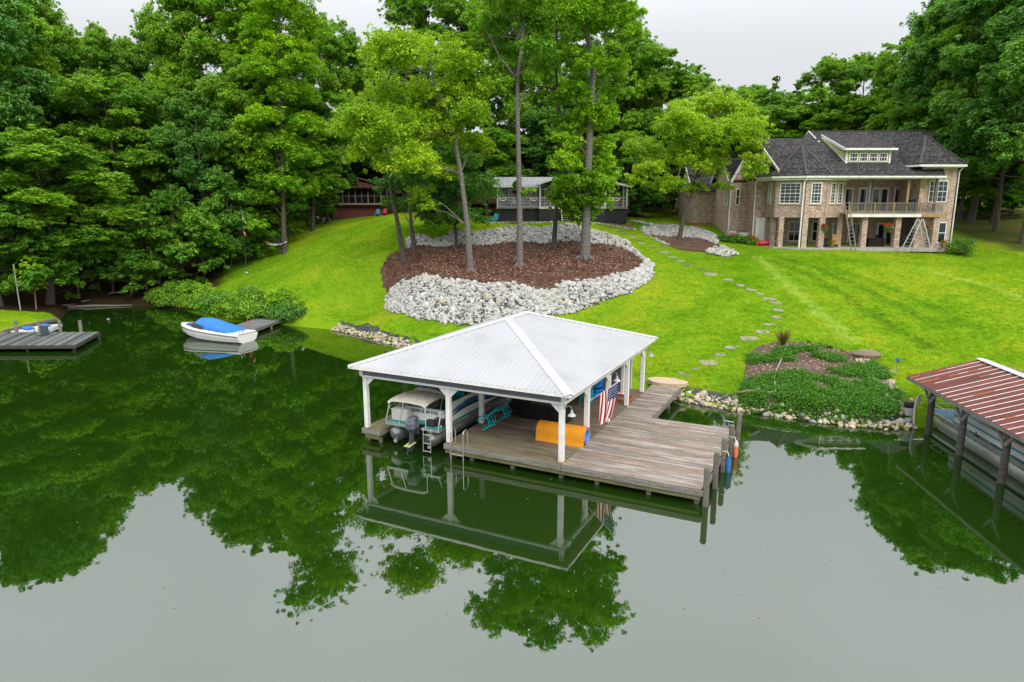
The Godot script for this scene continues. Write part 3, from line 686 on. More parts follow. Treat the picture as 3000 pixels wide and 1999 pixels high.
func make_dock() -> void:
	var r := RandomNumberGenerator.new()
	r.seed = 31
	var t := thing("dock", "weathered plank dock with a square platform and a walkway beside the white roofed boathouse", "dock", DOCK_AT, DOCK_TURN)
	var step := 0.1465
	for k in 76:
		var v := -0.06 + k * step
		part(deck_plank(-5.03 + r.randf() * 0.015, -0.012, v, 0.138, 0.6, r), "plank", M.deck, t)
	for k in 47:
		var v := -0.06 + k * step
		part(deck_plank(0.012, 5.05 - r.randf() * 0.03, v, 0.138, 0.6, r), "plank", M.deck, t)
	for k in 38:
		var v := -0.06 + (47 + k) * step
		part(deck_plank(0.012, 1.48 - r.randf() * 0.03, v, 0.138, 0.6, r), "plank", M.deck, t)
	var rims := [[-5.04, -0.02, -0.155, 0.47, 0.20], [-0.0, 5.06, -0.155, 0.465, 0.19], [-5.0, 5.0, -0.105, 0.28, 0.15]]
	for e in rims:
		var m := MB.new()
		m.uvo = Vector2(r.randf(), r.randf())
		m.box(L((e[0] + e[1]) * 0.5, e[3], e[2]), Vector3(e[1] - e[0], e[4], 0.045), Basis(), 0.006)
		part(m, "rim_board", M.rim if e[3] > 0.4 else M.rim_green, t)
	for e in [[-5.055, -0.1, 11.0], [5.075, -0.1, 6.78]]:
		var m := MB.new()
		m.bar(L(e[0], 0.46, e[1]), L(e[0], 0.46, e[2]), 0.045, 0.2)
		part(m, "rim_board", M.rim, t)
	var m2 := MB.new()
	m2.bar(L(1.5, 0.47, 6.85), L(1.5, 0.47, 12.35), 0.045, 0.2)
	part(m2, "rim_board", M.rim, t)
	var m3 := MB.new()
	m3.bar(L(1.5, 0.47, 6.82), L(5.05, 0.47, 6.82), 0.045, 0.2)
	part(m3, "rim_board", M.rim, t)
	for k in 13:   # joists that show under the walkway edge
		var m4 := MB.new()
		m4.bar(L(0.1, 0.47, 7.0 + k * 0.42), L(1.46, 0.47, 7.0 + k * 0.42), 0.045, 0.18)
		part(m4, "joist", M.rim, t)
	for u in [-4.85, -3.9, -2.1, -0.1, 1.3, 3.2, 4.85]:
		for v in [0.12, 3.4, 6.6]: pile(t, u, v, -2.0, 0.36, 0.17)
	for v in [8.2, 10.4]:
		for u in [0.15, 1.35]: pile(t, u, v, -2.0, 0.36, 0.16)
	# the narrow finger on the far side of the slip
	var f := thing("finger_dock", "narrow plank finger dock on the outer side of the pontoon boat's slip", "dock", DOCK_AT, DOCK_TURN)
	for k in 6:
		part(deck_plank(-0.06, 10.9, -9.08 + k * 0.152, 0.145, 0.6, r, true), "plank", M.deck, f)
	for e in [[-9.17, -8.23, -0.085, 0.48, 0.2], [-9.05, -8.3, -0.02, 0.27, 0.2]]:
		var m := MB.new()
		m.box(L((e[0] + e[1]) * 0.5, e[3], e[2]), Vector3(e[1] - e[0], e[4], 0.045), Basis(), 0.006)
		part(m, "rim_board", M.rim if e[3] > 0.4 else M.rim_green, f)
	for e in [-9.18, -8.22]:
		var m := MB.new()
		m.bar(L(e, 0.48, -0.06), L(e, 0.48, 10.9), 0.04, 0.2)
		part(m, "rim_board", M.rim, f)
	for v in [0.2, 3.4, 6.6, 10.4]:
		for u in [-9.0, -8.42]: pile(f, u, v, -2.0, 0.36, 0.15)
	# mooring posts along the outer edge
	var at := [0.0, 1.62, 3.3, 5.05, 6.7]
	var words := ["grey mooring post with a mossy top at the platform's front corner", "grey mooring post with a split top, bare of any bumper", "grey mooring post carrying the blue bumper", "grey mooring post carrying the orange and white bumper", "grey mooring post with a thin yellow cord at the platform's back corner"]
	for k in 5:
		var p := thing("mooring_post", words[k], "post", dock_world(5.17, 0, at[k]), DOCK_TURN + r.randfn(0.0, 0.05), "mooring posts of the platform")
		var m := MB.new()
		m.uvo = Vector2(r.randf() * 3.0, r.randf() * 3.0)
		var top := 1.34 + r.randfn(0.0, 0.02)
		m.box(Vector3(0, (top - 2.0) * 0.5, 0), Vector3(0.185, top + 2.0, 0.185), Basis(Vector3.FORWARD, r.randfn(0.0, 0.012)), 0.035)
		part(m, "shaft", M.pile, p)
		var c := MB.new()
		c.box(Vector3(0, top + 0.004, 0), Vector3(0.14, 0.012, 0.14), Basis(), 0.004)
		part(c, "weathered_top", M.moss if k == 0 else M.rim, p)

# a hip roof face: eave corners a, b (b to the right seen from outside), upper edge c (above b), d (above a)
func roof_face(parent: Node3D, a: Vector3, b: Vector3, c: Vector3, d: Vector3, panel: float, ribs: int, mat_: Material) -> void:
	var x := (b - a).normalized()
	var nrm := (b - a).cross(d - a).normalized()
	var up := nrm.cross(x).normalized()
	var wide := (b - a).length()
	var hgt := (d - a).dot(up)
	var dl := (d - a).dot(x)
	var cl := (c - a).dot(x)
	var reach := func(s: float) -> float:   # how far the face reaches up at s along the eave
		if s < dl: return hgt * s / dl
		if s > cl: return hgt * (wide - s) / (wide - cl)
		return hgt
	var s0 := 0.0
	var count := int(ceil(wide / panel))
	for k in count:
		var s1 := minf(s0 + panel, wide)
		var m := MB.new()
		var marks := [s0]
		for e in [dl, cl]:
			if e > s0 + 0.01 and e < s1 - 0.01: marks.append(e)
		marks.append(s1 - 0.003)
		var lo := []
		var hi := []
		for s in marks:
			lo.append(a + x * s)
			hi.append(a + x * s + up * maxf(0.0, reach.call(s)))
		for q in marks.size() - 1:
			var n2 := nrm * 0.012
			m.quad(lo[q], lo[q + 1], hi[q + 1], hi[q])
			m.quad(lo[q + 1] - n2, lo[q] - n2, hi[q] - n2, hi[q + 1] - n2)
			m.quad(lo[q] - n2, lo[q + 1] - n2, lo[q + 1], lo[q])
		for q in ribs:
			var s := s0 + (q + 0.5) * panel / ribs
			if s > wide - 0.06: continue
			var l: float = reach.call(s) - 0.03
			if l < 0.1: continue
			var p := a + x * s - up * 0.006
			var w := 0.027
			var h := 0.021
			m.quad(p - x * w * 0.45 + nrm * h, p - x * w * 0.45 + nrm * h + up * l, p - x * w + up * l, p - x * w)
			m.quad(p - x * w * 0.45 + nrm * h, p + x * w * 0.45 + nrm * h, p + x * w * 0.45 + nrm * h + up * l, p - x * w * 0.45 + nrm * h + up * l)
			m.quad(p + x * w * 0.45 + nrm * h, p + x * w, p + x * w + up * l, p + x * w * 0.45 + nrm * h + up * l)
			m.tri(p - x * w, p + x * w, p + nrm * h)
		part(m, "roof_panel", mat_, parent)
		s0 = s1
		if s0 >= wide - 0.01: break

func ridge_cap(parent: Node3D, a: Vector3, b: Vector3, n0: Vector3, n1: Vector3, wide: float, mat_: Material, lift := 0.028) -> void:
	var d := (b - a).normalized()
	var s0 := n0.cross(d)
	if s0.y > 0: s0 = -s0
	var s1 := n1.cross(d)
	if s1.y > 0: s1 = -s1
	var m := MB.new()
	var up := (n0 + n1).normalized() * (lift + 0.012)
	var e0 := s0.normalized() * wide + n0 * lift
	var e1 := s1.normalized() * wide + n1 * lift
	for q in [[e0, n0], [e1, n1]]:
		m.quad(a + up, b + up, b + q[0], a + q[0])
		m.quad(a + q[0] - q[1] * 0.004, b + q[0] - q[1] * 0.004, b + up - q[1] * 0.004, a + up - q[1] * 0.004)
		m.quad(a + q[0], b + q[0], b + q[0] - q[1] * 0.018, a + q[0] - q[1] * 0.018)
	part(m, "ridge_cap", mat_, parent)

func barn_lamp(at: Vector3, out: Vector3, label: String) -> void:
	var t := thing("barn_lamp", label, "lamp", at, 0.0, "barn lamps of the boathouse")
	var side := out.normalized()
	var m := MB.new()
	m.smooth = true
	m.tube([-side * 0.0, side * 0.035], [0.075, 0.07], 14)
	part(m, "wall_plate", M.lamp_grey, t)
	var arm := MB.new()
	arm.smooth = true
	var pts := []
	for k in 9:
		var g := k / 8.0
		pts.append(side * (0.03 + 0.25 * sin(g * PI * 0.5)) + Vector3(0, 0.07 * sin(g * PI) - 0.08 * g * g, 0))
	arm.tube(pts, [0.012], 6)
	part(arm, "arm", M.lamp_grey, t)
	var sh := MB.new()
	sh.lathe(side * 0.28 + Vector3(0, -0.30, 0), [Vector2(0.15, 0.0), Vector2(0.152, 0.012), Vector2(0.12, 0.05), Vector2(0.06, 0.10), Vector2(0.045, 0.15), Vector2(0.04, 0.21), Vector2(0.018, 0.235)], 18)
	sh.lathe(side * 0.28 + Vector3(0, -0.30, 0), [Vector2(0.13, 0.03), Vector2(0.145, 0.0)], 18)
	part(sh, "lamp_shade", M.white_metal, t)

func make_boathouse() -> void:
	var t := thing("boathouse", "open sided boathouse with a white ribbed metal hip roof and white posts", "boathouse", DOCK_AT, DOCK_TURN)
	var ye := 3.37
	var u0 := -9.40
	var u1 := 0.43
	var v0 := -0.50
	var v1 := 11.12
	var yr := 5.02
	var ru := (u0 + u1) * 0.5
	var c00 := L(u0, ye, v0)
	var c10 := L(u1, ye, v0)
	var c01 := L(u0, ye, v1)
	var c11 := L(u1, ye, v1)
	var ra := L(ru, yr, v0 + 4.915)
	var rb := L(ru, yr, v1 - 4.915)
	var roof := Node3D.new()
	roof.name = "roof"
	t.add_child(roof)
	var under := MB.new()   # dark timber deck under the metal
	for f in [[c00, c10, ra, ra], [c11, c01, rb, rb], [c10, c11, rb, ra], [c01, c00, ra, rb]]:
		var q := Vector3(0, -0.045, 0)
		under.quad(f[3] + q, f[2] + q, f[1] + q, f[0] + q)
	part(under, "soffit", M.soffit, roof)
	roof_face(roof, c00, c10, ra, ra, 0.914, 4, M.white_roof)
	roof_face(roof, c10, c11, rb, ra, 0.914, 4, M.white_roof)
	roof_face(roof, c11, c01, rb, rb, 0.914, 4, M.white_roof)
	roof_face(roof, c01, c00, ra, rb, 0.914, 4, M.white_roof)
	var nf := (c10 - c00).cross(ra - c00).normalized()
	var nr := (c11 - c10).cross(ra - c10).normalized()
	var nb := (c01 - c11).cross(rb - c11).normalized()
	var nl := (c00 - c01).cross(rb - c01).normalized()
	ridge_cap(roof, c00, ra, nf, nl, 0.2, M.white_metal)
	ridge_cap(roof, c10, ra, nf, nr, 0.2, M.white_metal)
	ridge_cap(roof, c11, rb, nb, nr, 0.2, M.white_metal)
	ridge_cap(roof, c01, rb, nb, nl, 0.2, M.white_metal)
	ridge_cap(roof, ra, rb, nr, nl, 0.2, M.white_metal)
	# fascia
	for e in [[c00, c10], [c10, c11], [c11, c01], [c01, c00]]:
		var m := MB.new()
		m.bar(e[0] + Vector3(0, -0.062, 0), e[1] + Vector3(0, -0.062, 0), 0.03, 0.10)
		part(m, "fascia", M.white_paint, t)
	# posts
	var spots := [[-0.1, 0.1], [-0.1, 2.72], [-0.1, 5.34], [-0.1, 8.1], [-0.1, 10.72], [-4.93, 0.1], [-4.93, 2.76], [-4.93, 5.4], [-4.93, 8.1], [-4.93, 10.72], [-9.0, 0.1], [-9.0, 5.4], [-9.0, 10.72]]
	for s in spots:
		var m := MB.new()
		m.box(L(s[0], 1.76, s[1]), Vector3(0.19, 2.32, 0.19), Basis(), 0.012)
		part(m, "post", M.white_paint, t)
		# knee brackets
		if s[1] < 0.2 or s[0] > -1.0:
			var dirs := []
			if s[1] < 0.2: dirs = [Vector3(1, 0, 0), Vector3(-1, 0, 0)]
			elif s[0] > -1.0: dirs = [Vector3(0, 0, 1), Vector3(0, 0, -1)]
			if s[0] < -8.0 : dirs = [Vector3(1, 0, 0)]
			if s[0] > -1.0 and s[1] < 0.2: dirs = [Vector3(-1, 0, 0), Vector3(0, 0, -1)]
			for d in dirs:
				var k := MB.new()
				var p: Vector3 = L(s[0], 0, s[1]) + d * 0.095
				var side: Vector3 = d.cross(Vector3.UP) * 0.03
				var tri := [p + Vector3(0, 2.88, 0), p + Vector3(0, 2.45, 0), p + d * 0.34 + Vector3(0, 2.78, 0), p + d * 0.34 + Vector3(0, 2.88, 0)]
				var front := []
				var back := []
				for q in tri:
					front.append(q + side)
					back.append(q - side)
				k.quad(front[0], front[1], front[2], front[3])
				k.quad(back[3], back[2], back[1], back[0])
				for q in 4:
					k.quad(back[q], back[(q + 1) % 4], front[(q + 1) % 4], front[q])
				part(k, "knee_bracket", M.white_paint, t)
	# beams: white trim below a band of grey vertical boards
	var board := MB.new()
	board.box(Vector3.ZERO, Vector3(0.142, 0.34, 0.022), Basis(), 0.006)
	var bm := board.mesh()
	var runs := [[L(-9.1, 0, 0.0), L(0.0, 0, 0.0)], [L(0.0, 0, 0.0), L(0.0, 0, 10.82)], [L(-9.1, 0, 10.82), L(0.0, 0, 10.82)], [L(-9.1, 0, 0.0), L(-9.1, 0, 10.82)]]
	for e in 4:
		var a: Vector3 = runs[e][0]
		var b: Vector3 = runs[e][1]
		var m := MB.new()
		m.bar(a + Vector3(0, 2.88, 0), b + Vector3(0, 2.88, 0), 0.12, 0.09, Vector3.UP, 0.006)
		part(m, "beam_trim", M.white_paint, t)
		var k := MB.new()
		k.bar(a + Vector3(0, 3.12, 0), b + Vector3(0, 3.12, 0), 0.05, 0.34)
		part(k, "beam", M.grey_siding, t)
		var d := (b - a).normalized()
		var o := d.cross(Vector3.UP) * (0.036 if e < 2 else -0.036)
		if e < 2:
			var count := int((b - a).length() / 0.148) - 1
			for q in count:
				put(bm, "siding_board", M.grey_siding, t, a + d * (0.17 + q * 0.148) + o + Vector3(0, 3.12, 0), Basis(Vector3.UP, -atan2(d.z, d.x)))
		for c in [a, b]:
			if e == 0:
				var w := MB.new()
				w.box(c + Vector3(0, 3.1, 0), Vector3(0.17, 0.42, 0.17), Basis(), 0.008)
				part(w, "corner_trim", M.white_paint, t)
	# storage room at the back
	var room := Node3D.new()
	room.name = "storage_room"
	t.add_child(room)
	var walls := [[L(-4.7, 0, 9.75), L(-0.82, 0, 9.75)], [L(-0.82, 0, 9.75), L(-0.82, 0, 11.02)], [L(-0.82, 0, 11.02), L(-4.7, 0, 11.02)], [L(-4.7, 0, 11.02), L(-4.7, 0, 9.75)]]
	var tall := MB.new()
	tall.box(Vector3.ZERO, Vector3(0.19, 2.55, 0.02), Basis(), 0.005)
	var tm := tall.mesh()
	for e in 4:
		var a: Vector3 = walls[e][0]
		var b: Vector3 = walls[e][1]
		var w := MB.new()
		w.bar(a + Vector3(0, 1.88, 0), b + Vector3(0, 1.88, 0), 0.08, 2.56)
		part(w, "wall", M.grey_siding, room)
		if e < 2:
			var d := (b - a).normalized()
			for q in int((b - a).length() / 0.2):
				put(tm, "siding_board", M.grey_siding, room, a + d * (0.11 + q * 0.2) + d.cross(Vector3.UP) * 0.05 + Vector3(0, 1.9, 0), Basis(Vector3.UP, -atan2(d.z, d.x)))
	for e in [[-0.82, 9.75], [-0.82, 11.02], [-4.7, 9.75]]:
		var w := MB.new()
		w.box(L(e[0], 1.88, e[1]), Vector3(0.15, 2.58, 0.15), Basis(), 0.008)
		part(w, "corner_trim", M.white_paint, room)
	var base := MB.new()
	base.bar(L(-4.7, 0.66, 9.71), L(-0.8, 0.66, 9.71), 0.14, 0.1)
	part(base, "base_trim", M.white_paint, room)
	# lamps on the right-hand posts
	var out := Vector3(1, 0, 0).rotated(Vector3.UP, DOCK_TURN)
	barn_lamp(dock_world(0.0, 2.72, 0.1), out, "white barn lamp on the boathouse's front corner post")
	barn_lamp(dock_world(0.0, 2.78, 5.34), out, "white barn lamp on the post behind the flag")
	barn_lamp(dock_world(0.0, 2.78, 10.72), out, "white barn lamp on the boathouse's last post by the lawn")

# ------------------------------------------------------------------ things on and around the dock
func curve3(a: Vector3, b: Vector3, c: Vector3, k: int) -> Array:
	var r := []
	for q in k + 1:
		var t := float(q) / k
		r.append(a.lerp(b, t).lerp(b.lerp(c, t), t))
	return r

func pipe(pts: Array, rad: float, sides := 6) -> MB:
	var m := MB.new()
	m.smooth = true
	m.tube(pts, [rad], sides)
	return m

func text_mesh(words: String, size: float, depth: float, bold := true, italic := false) -> TextMesh:
	var f := SystemFont.new()
	f.font_names = PackedStringArray(["Droid Serif"]) if italic else PackedStringArray(["Droid Sans"])
	f.font_weight = 700 if bold else 400
	f.font_italic = italic
	var t := TextMesh.new()
	t.font = f
	t.text = words
	t.font_size = 64
	t.pixel_size = size / 46.0
	t.depth = depth
	t.curve_step = 1.0
	return t

# a pontoon float: tube with a rounded nose cone, from z0 (stern) to z1 (bow), along -z
func float_tube(x: float, y: float, rad: float, z0: float, z1: float) -> MB:
	var m := MB.new()
	m.smooth = true
	var path := []
	var radii := []
	var dir := signf(z1 - z0)
	for e in [[0.0, 0.10], [0.015, 0.75], [0.05, 0.97], [0.12, 1.0]]:
		path.append(Vector3(x, y, z0 + dir * e[0])); radii.append(rad * e[1])
	for e in [[1.3, 1.0, 0.0], [0.8, 0.93, 0.03], [0.4, 0.70, 0.10], [0.12, 0.4, 0.17], [0.0, 0.12, 0.22]]:
		path.append(Vector3(x, y + e[2], z1 - dir * e[0])); radii.append(rad * e[1])
	m.tube(path, radii, 20)
	return m

func make_pontoon() -> void:
	var t := thing("pontoon_boat", "white and blue pontoon boat with outboard motor on the lift under the boathouse roof", "boat", DOCK_AT, DOCK_TURN)
	for u in [-7.48, -5.82]:
		var f := part(float_tube(u, 0.56, 0.32, -0.0, -7.2), "float_tube", M.aluminium, t)
		var fin := MB.new()
		fin.box(L(u, 0.26, -0.02), Vector3(0.14, 0.12, 0.08), Basis(), 0.01)
		part(fin, "drain_block", M.aluminium, f)
		var web := MB.new()
		web.box(L(u, 0.9, 3.4), Vector3(0.22, 0.12, 6.6))
		part(web, "bracket", M.aluminium, f)
	var d := MB.new()
	d.box(L(-6.65, 0.99, 3.75), Vector3(2.56, 0.05, 6.5))
	d.box(L(-7.42, 0.99, 0.27), Vector3(1.02, 0.05, 0.5))
	d.box(L(-5.78, 0.99, 0.27), Vector3(0.82, 0.05, 0.5))
	part(d, "deck", M.teal_carpet, t)
	var trim := MB.new()
	for e in [[-7.955, -5.345, 0, 7.0]]:
		trim.bar(L(-7.955, 0.98, 0.0), L(-7.955, 0.98, 7.0), 0.03, 0.11)
		trim.bar(L(-5.345, 0.98, 0.0), L(-5.345, 0.98, 7.0), 0.03, 0.11)
		trim.bar(L(-7.955, 0.98, 0.0), L(-6.9, 0.98, 0.0), 0.03, 0.11)
		trim.bar(L(-6.2, 0.98, 0.0), L(-5.345, 0.98, 0.0), 0.03, 0.11)
	part(trim, "deck_trim", M.aluminium, t)
	# side fences: white panels with a blue wave
	for u in [-5.5, -7.8]:
		var p := MB.new()
		var pts := [[0.38, 1.03], [6.3, 1.03], [6.3, 1.72], [3.5, 1.8], [1.15, 1.84], [0.9, 1.8], [0.52, 1.3]]
		var ring := []
		for e in pts: ring.append(L(u, e[1], e[0]))
		p.sheet(ring, 0.03)
		var panel := part(p, "fence_panel", M.boat_white, t)
		for band in [[0.0, 0.085, M.boat_blue], [-0.14, 0.05, M.boat_navy], [0.10, 0.02, M.boat_grey]]:
			var w := MB.new()
			var s: float = 0.0172 if u > -6.0 else -0.0472
			for k in 22:
				var v0 := 0.95 + k * 0.235
				var v1 := v0 + 0.235
				var f := func(v: float) -> float: return 1.42 + 0.12 * sin((v - 1.2) * 1.1) + band[0]
				var g := func(v: float) -> float: return band[1] * clampf((v - 0.9) * 1.2, 0.05, 1.0)
				var x: float = u + s
				w.quad(L(x, f.call(v0) - g.call(v0), v0), L(x, f.call(v1) - g.call(v1), v1), L(x, f.call(v1) + g.call(v1), v1), L(x, f.call(v0) + g.call(v0), v0))
			part(w, "stripe", band[2], panel)
		var rail := pipe([L(u, 1.03, 0.4), L(u, 1.33, 0.5), L(u, 1.86, 0.95), L(u, 1.88, 1.2), L(u, 1.83, 3.5), L(u, 1.75, 6.3), L(u, 1.03, 6.35)], 0.018)
		part(rail, "rail", M.aluminium, t)
	# maker's script on the side
	var script := put(text_mesh("Sweetwater", 0.13, 0.004, false, true), "lettering", M.black_print, t)
	script.transform = Transform3D(Basis(Vector3.UP, PI / 2), L(-5.478, 1.64, 2.75))
	# the panel behind the stern deck carries the boat's name
	var back := MB.new()
	back.box(L(-6.6, 1.3, 0.86), Vector3(1.98, 0.56, 0.03), Basis(), 0.006)
	var bp := part(back, "stern_panel", M.boat_white, t)
	var bl := MB.new()
	bl.box(L(-6.6, 1.56, 0.843), Vector3(1.98, 0.03, 0.012))
	part(bl, "stripe", M.boat_blue, bp)
	var name_ := put(text_mesh("A LONG SLOW POKE", 0.15, 0.004), "lettering", M.black_print, t)
	name_.transform = Transform3D(Basis().scaled(Vector3(0.72, 1.0, 1.0)), L(-6.62, 1.42, 0.835))
	# canvas sun top on bent legs over the stern
	var top := MB.new()
	var rings := []
	for k in 7:
		var g := k / 6.0
		var v := 0.2 + g * 1.5
		var ring := []
		for q in 9:
			var s := q / 8.0
			ring.append(L(lerpf(-7.98, -6.08, s), 1.94 + 0.05 * sin(s * PI) + 0.05 * sin(g * PI) + (0.04 if q > 0 and q < 8 else -0.05) - (0.03 if k == 0 else 0.0), v))
		rings.append(ring)
	for k in 6:
		for q in 8: top.quad(rings[k][q], rings[k][q + 1], rings[k + 1][q + 1], rings[k + 1][q])
	for q in 8:
		top.quad(rings[0][q] - Vector3(0, 0.1, 0), rings[0][q + 1] - Vector3(0, 0.1, 0), rings[0][q + 1], rings[0][q])
		top.quad(rings[6][q], rings[6][q + 1], rings[6][q + 1] - Vector3(0, 0.1, 0), rings[6][q] - Vector3(0, 0.1, 0))
	part(top, "canvas_top", M.canvas, t)
	var fold := MB.new()
	fold.smooth = true
	fold.tube([L(-8.0, 1.83, 1.9), L(-7.6, 1.93, 1.95), L(-6.9, 1.94, 1.95), L(-6.3, 1.88, 1.85), L(-6.1, 1.82, 1.8)], [0.05, 0.15, 0.17, 0.14, 0.05], 10)
	part(fold, "folded_canvas", M.canvas, t)
	for e in [[-7.9, 0.25, -7.98, 0.02], [-6.15, 0.25, -6.0, 0.04], [-7.2, 0.22, -7.3, 0.02], [-6.15, 1.6, -6.05, 1.0], [-7.9, 1.6, -7.9, 1.0]]:
		part(pipe([L(e[0], 1.88, e[1]), L(e[2], 1.02, e[3])], 0.022), "canvas_leg", M.aluminium, t)
	for u in [-7.98, -5.42]:
		part(pipe([L(u, 1.02, 0.05), L(u, 1.5, 0.22), L(u, 1.62, 0.4), L(u, 1.62, 0.75), L(u, 1.02, 0.9)], 0.02), "grab_rail", M.aluminium, t)
	# folded main top in a black and teal boot, slung across the boat
	var boot := MB.new()
	var a := L(-8.25, 2.18, 2.6)
	var b := L(-5.75, 1.82, 2.9)
	var rr := []
	for k in 9:
		var g := k / 8.0
		var c := a.lerp(b, g) - Vector3(0, 0.08 * sin(g * PI), 0)
		var w := 0.08 + 0.26 * pow(sin(PI * clampf(g, 0.04, 0.96)), 0.5)
		var ring := []
		for q in 10:
			var ang := TAU * q / 10.0
			ring.append(c + Vector3(0, cos(ang) * w * 1.05, sin(ang) * w))
		rr.append(ring)
	boot.col = Color(0.012, 0.012, 0.014)
	for k in 8:
		for q in 10:
			boot.col = Color(0.0, 0.28, 0.30) if q in [2, 3, 4] else Color(0.012, 0.012, 0.014)
			boot.quad(rr[k][q], rr[k][(q + 1) % 10], rr[k + 1][(q + 1) % 10], rr[k + 1][q])
	part(boot, "folded_top_cover", M.cloth_vc, t)
	part(pipe([a, L(-8.0, 1.1, 3.6)], 0.018), "canvas_leg", M.aluminium, t)
	part(pipe([b, L(-5.55, 1.1, 3.9)], 0.018), "canvas_leg", M.aluminium, t)
	# fuel box and battery box on the stern deck
	var ice := MB.new()
	ice.box(L(-7.5, 1.26, 0.5), Vector3(0.78, 0.46, 0.42), Basis(), 0.03)
	part(ice, "storage_box", M.grey_plastic, t)
	var lid := MB.new()
	lid.box(L(-7.5, 1.5, 0.5), Vector3(0.8, 0.05, 0.44), Basis(), 0.015)
	part(lid, "storage_box_lid", M.grey_plastic, t)
	var bat := MB.new()
	bat.box(L(-5.95, 1.16, 0.35), Vector3(0.36, 0.26, 0.24), Basis(), 0.02)
	bat.box(L(-5.66, 1.19, 0.55), Vector3(0.4, 0.3, 0.28), Basis(), 0.03)
	part(bat, "battery_box", M.black_plastic, t)
	# seats behind the fence
	for e in [[-7.45, 2.2], [-7.45, 4.6], [-5.9, 4.9]]:
		var s := MB.new()
		s.box(L(e[0], 1.2, e[1]), Vector3(0.6, 0.4, 1.4), Basis(), 0.05)
		part(s, "seat", M.boat_grey, t)
	# outboard motor
	var mo := Node3D.new()
	mo.name = "outboard_motor"
	t.add_child(mo)
	var cowl := MB.new()
	var secs := [[0.98, 0.20, 0.30, 0.0], [1.06, 0.24, 0.36, 0.0], [1.22, 0.24, 0.37, 0.0], [1.36, 0.22, 0.34, 0.02], [1.45, 0.15, 0.24, 0.05]]
	var rg := []
	for s in secs:
		var ring := []
		for q in 8:
			var ang := TAU * (q + 0.5) / 8.0
			ring.append(L(-6.55 + cos(ang) * s[1] * 1.08, s[0], -0.12 + s[3] + sin(ang) * s[2]))
		rg.append(ring)
	cowl.loft(rg)
	part(cowl, "cowl", M.motor_grey, mo)
	var belt := MB.new()
	rg = []
	for s in [[0.92, 0.19, 0.27], [1.0, 0.215, 0.33]]:
		var ring := []
		for q in 8:
			var ang := TAU * (q + 0.5) / 8.0
			ring.append(L(-6.55 + cos(ang) * s[1] * 1.08, s[0], -0.12 + sin(ang) * s[2]))
		rg.append(ring)
	belt.loft(rg)
	part(belt, "lower_cowl", M.motor_dark, mo)
	var leg := MB.new()
	rg = []
	for s in [[0.94, 0.12, 0.17, 0.0], [0.7, 0.09, 0.15, -0.02], [0.5, 0.07, 0.16, -0.04], [0.38, 0.06, 0.2, -0.08], [0.2, 0.035, 0.15, -0.1], [0.02, 0.02, 0.08, -0.1]]:
		var ring := []
		for q in 8:
			var ang := TAU * (q + 0.5) / 8.0
			ring.append(L(-6.55 + cos(ang) * s[1], s[0], -0.14 + s[3] + sin(ang) * s[2]))
		rg.append(ring)
	leg.loft(rg)
	part(leg, "leg", M.motor_dark, mo)
	var plate := MB.new()
	plate.box(L(-6.55, 0.36, -0.32), Vector3(0.3, 0.025, 0.5), Basis(Vector3.RIGHT, 0.12), 0.008)
	part(plate, "cavitation_plate", M.motor_plate, mo)
	var hub := MB.new()
	hub.smooth = true
	hub.tube([L(-6.55, 0.14, -0.1), L(-6.55, 0.14, -0.38), L(-6.55, 0.14, -0.46)], [0.06, 0.055, 0.02], 10)
	part(hub, "gear_case", M.motor_dark, mo)
	for k in 3:
		var bl2 := MB.new()
		bl2.box(L(-6.55, 0.14, -0.42) + Vector3(cos(k * TAU / 3) * 0.1, sin(k * TAU / 3) * 0.1, 0), Vector3(0.16, 0.09, 0.012), Basis(Vector3.BACK, k * TAU / 3) * Basis(Vector3.RIGHT, 0.5), 0.003)
		part(bl2, "propeller_blade", M.motor_dark, mo)
	var br := MB.new()
	br.box(L(-6.55, 0.86, 0.14), Vector3(0.32, 0.36, 0.1), Basis(), 0.01)
	part(br, "transom_bracket", M.motor_dark, mo)
	# stern ladder
	var la := Node3D.new()
	la.name = "stern_ladder"
	t.add_child(la)
	for u in [-6.02, -5.66]:
		part(pipe([L(u, 1.04, 0.1), L(u, 1.05, -0.05), L(u, 0.98, -0.13), L(u, 0.08, -0.16)], 0.018), "side_rail", M.aluminium, la)
	for y in [0.82, 0.46, 0.12]:
		var m := MB.new()
		m.box(L(-5.84, y, -0.15), Vector3(0.34, 0.03, 0.06), Basis(), 0.008)
		part(m, "rung", M.aluminium, la)

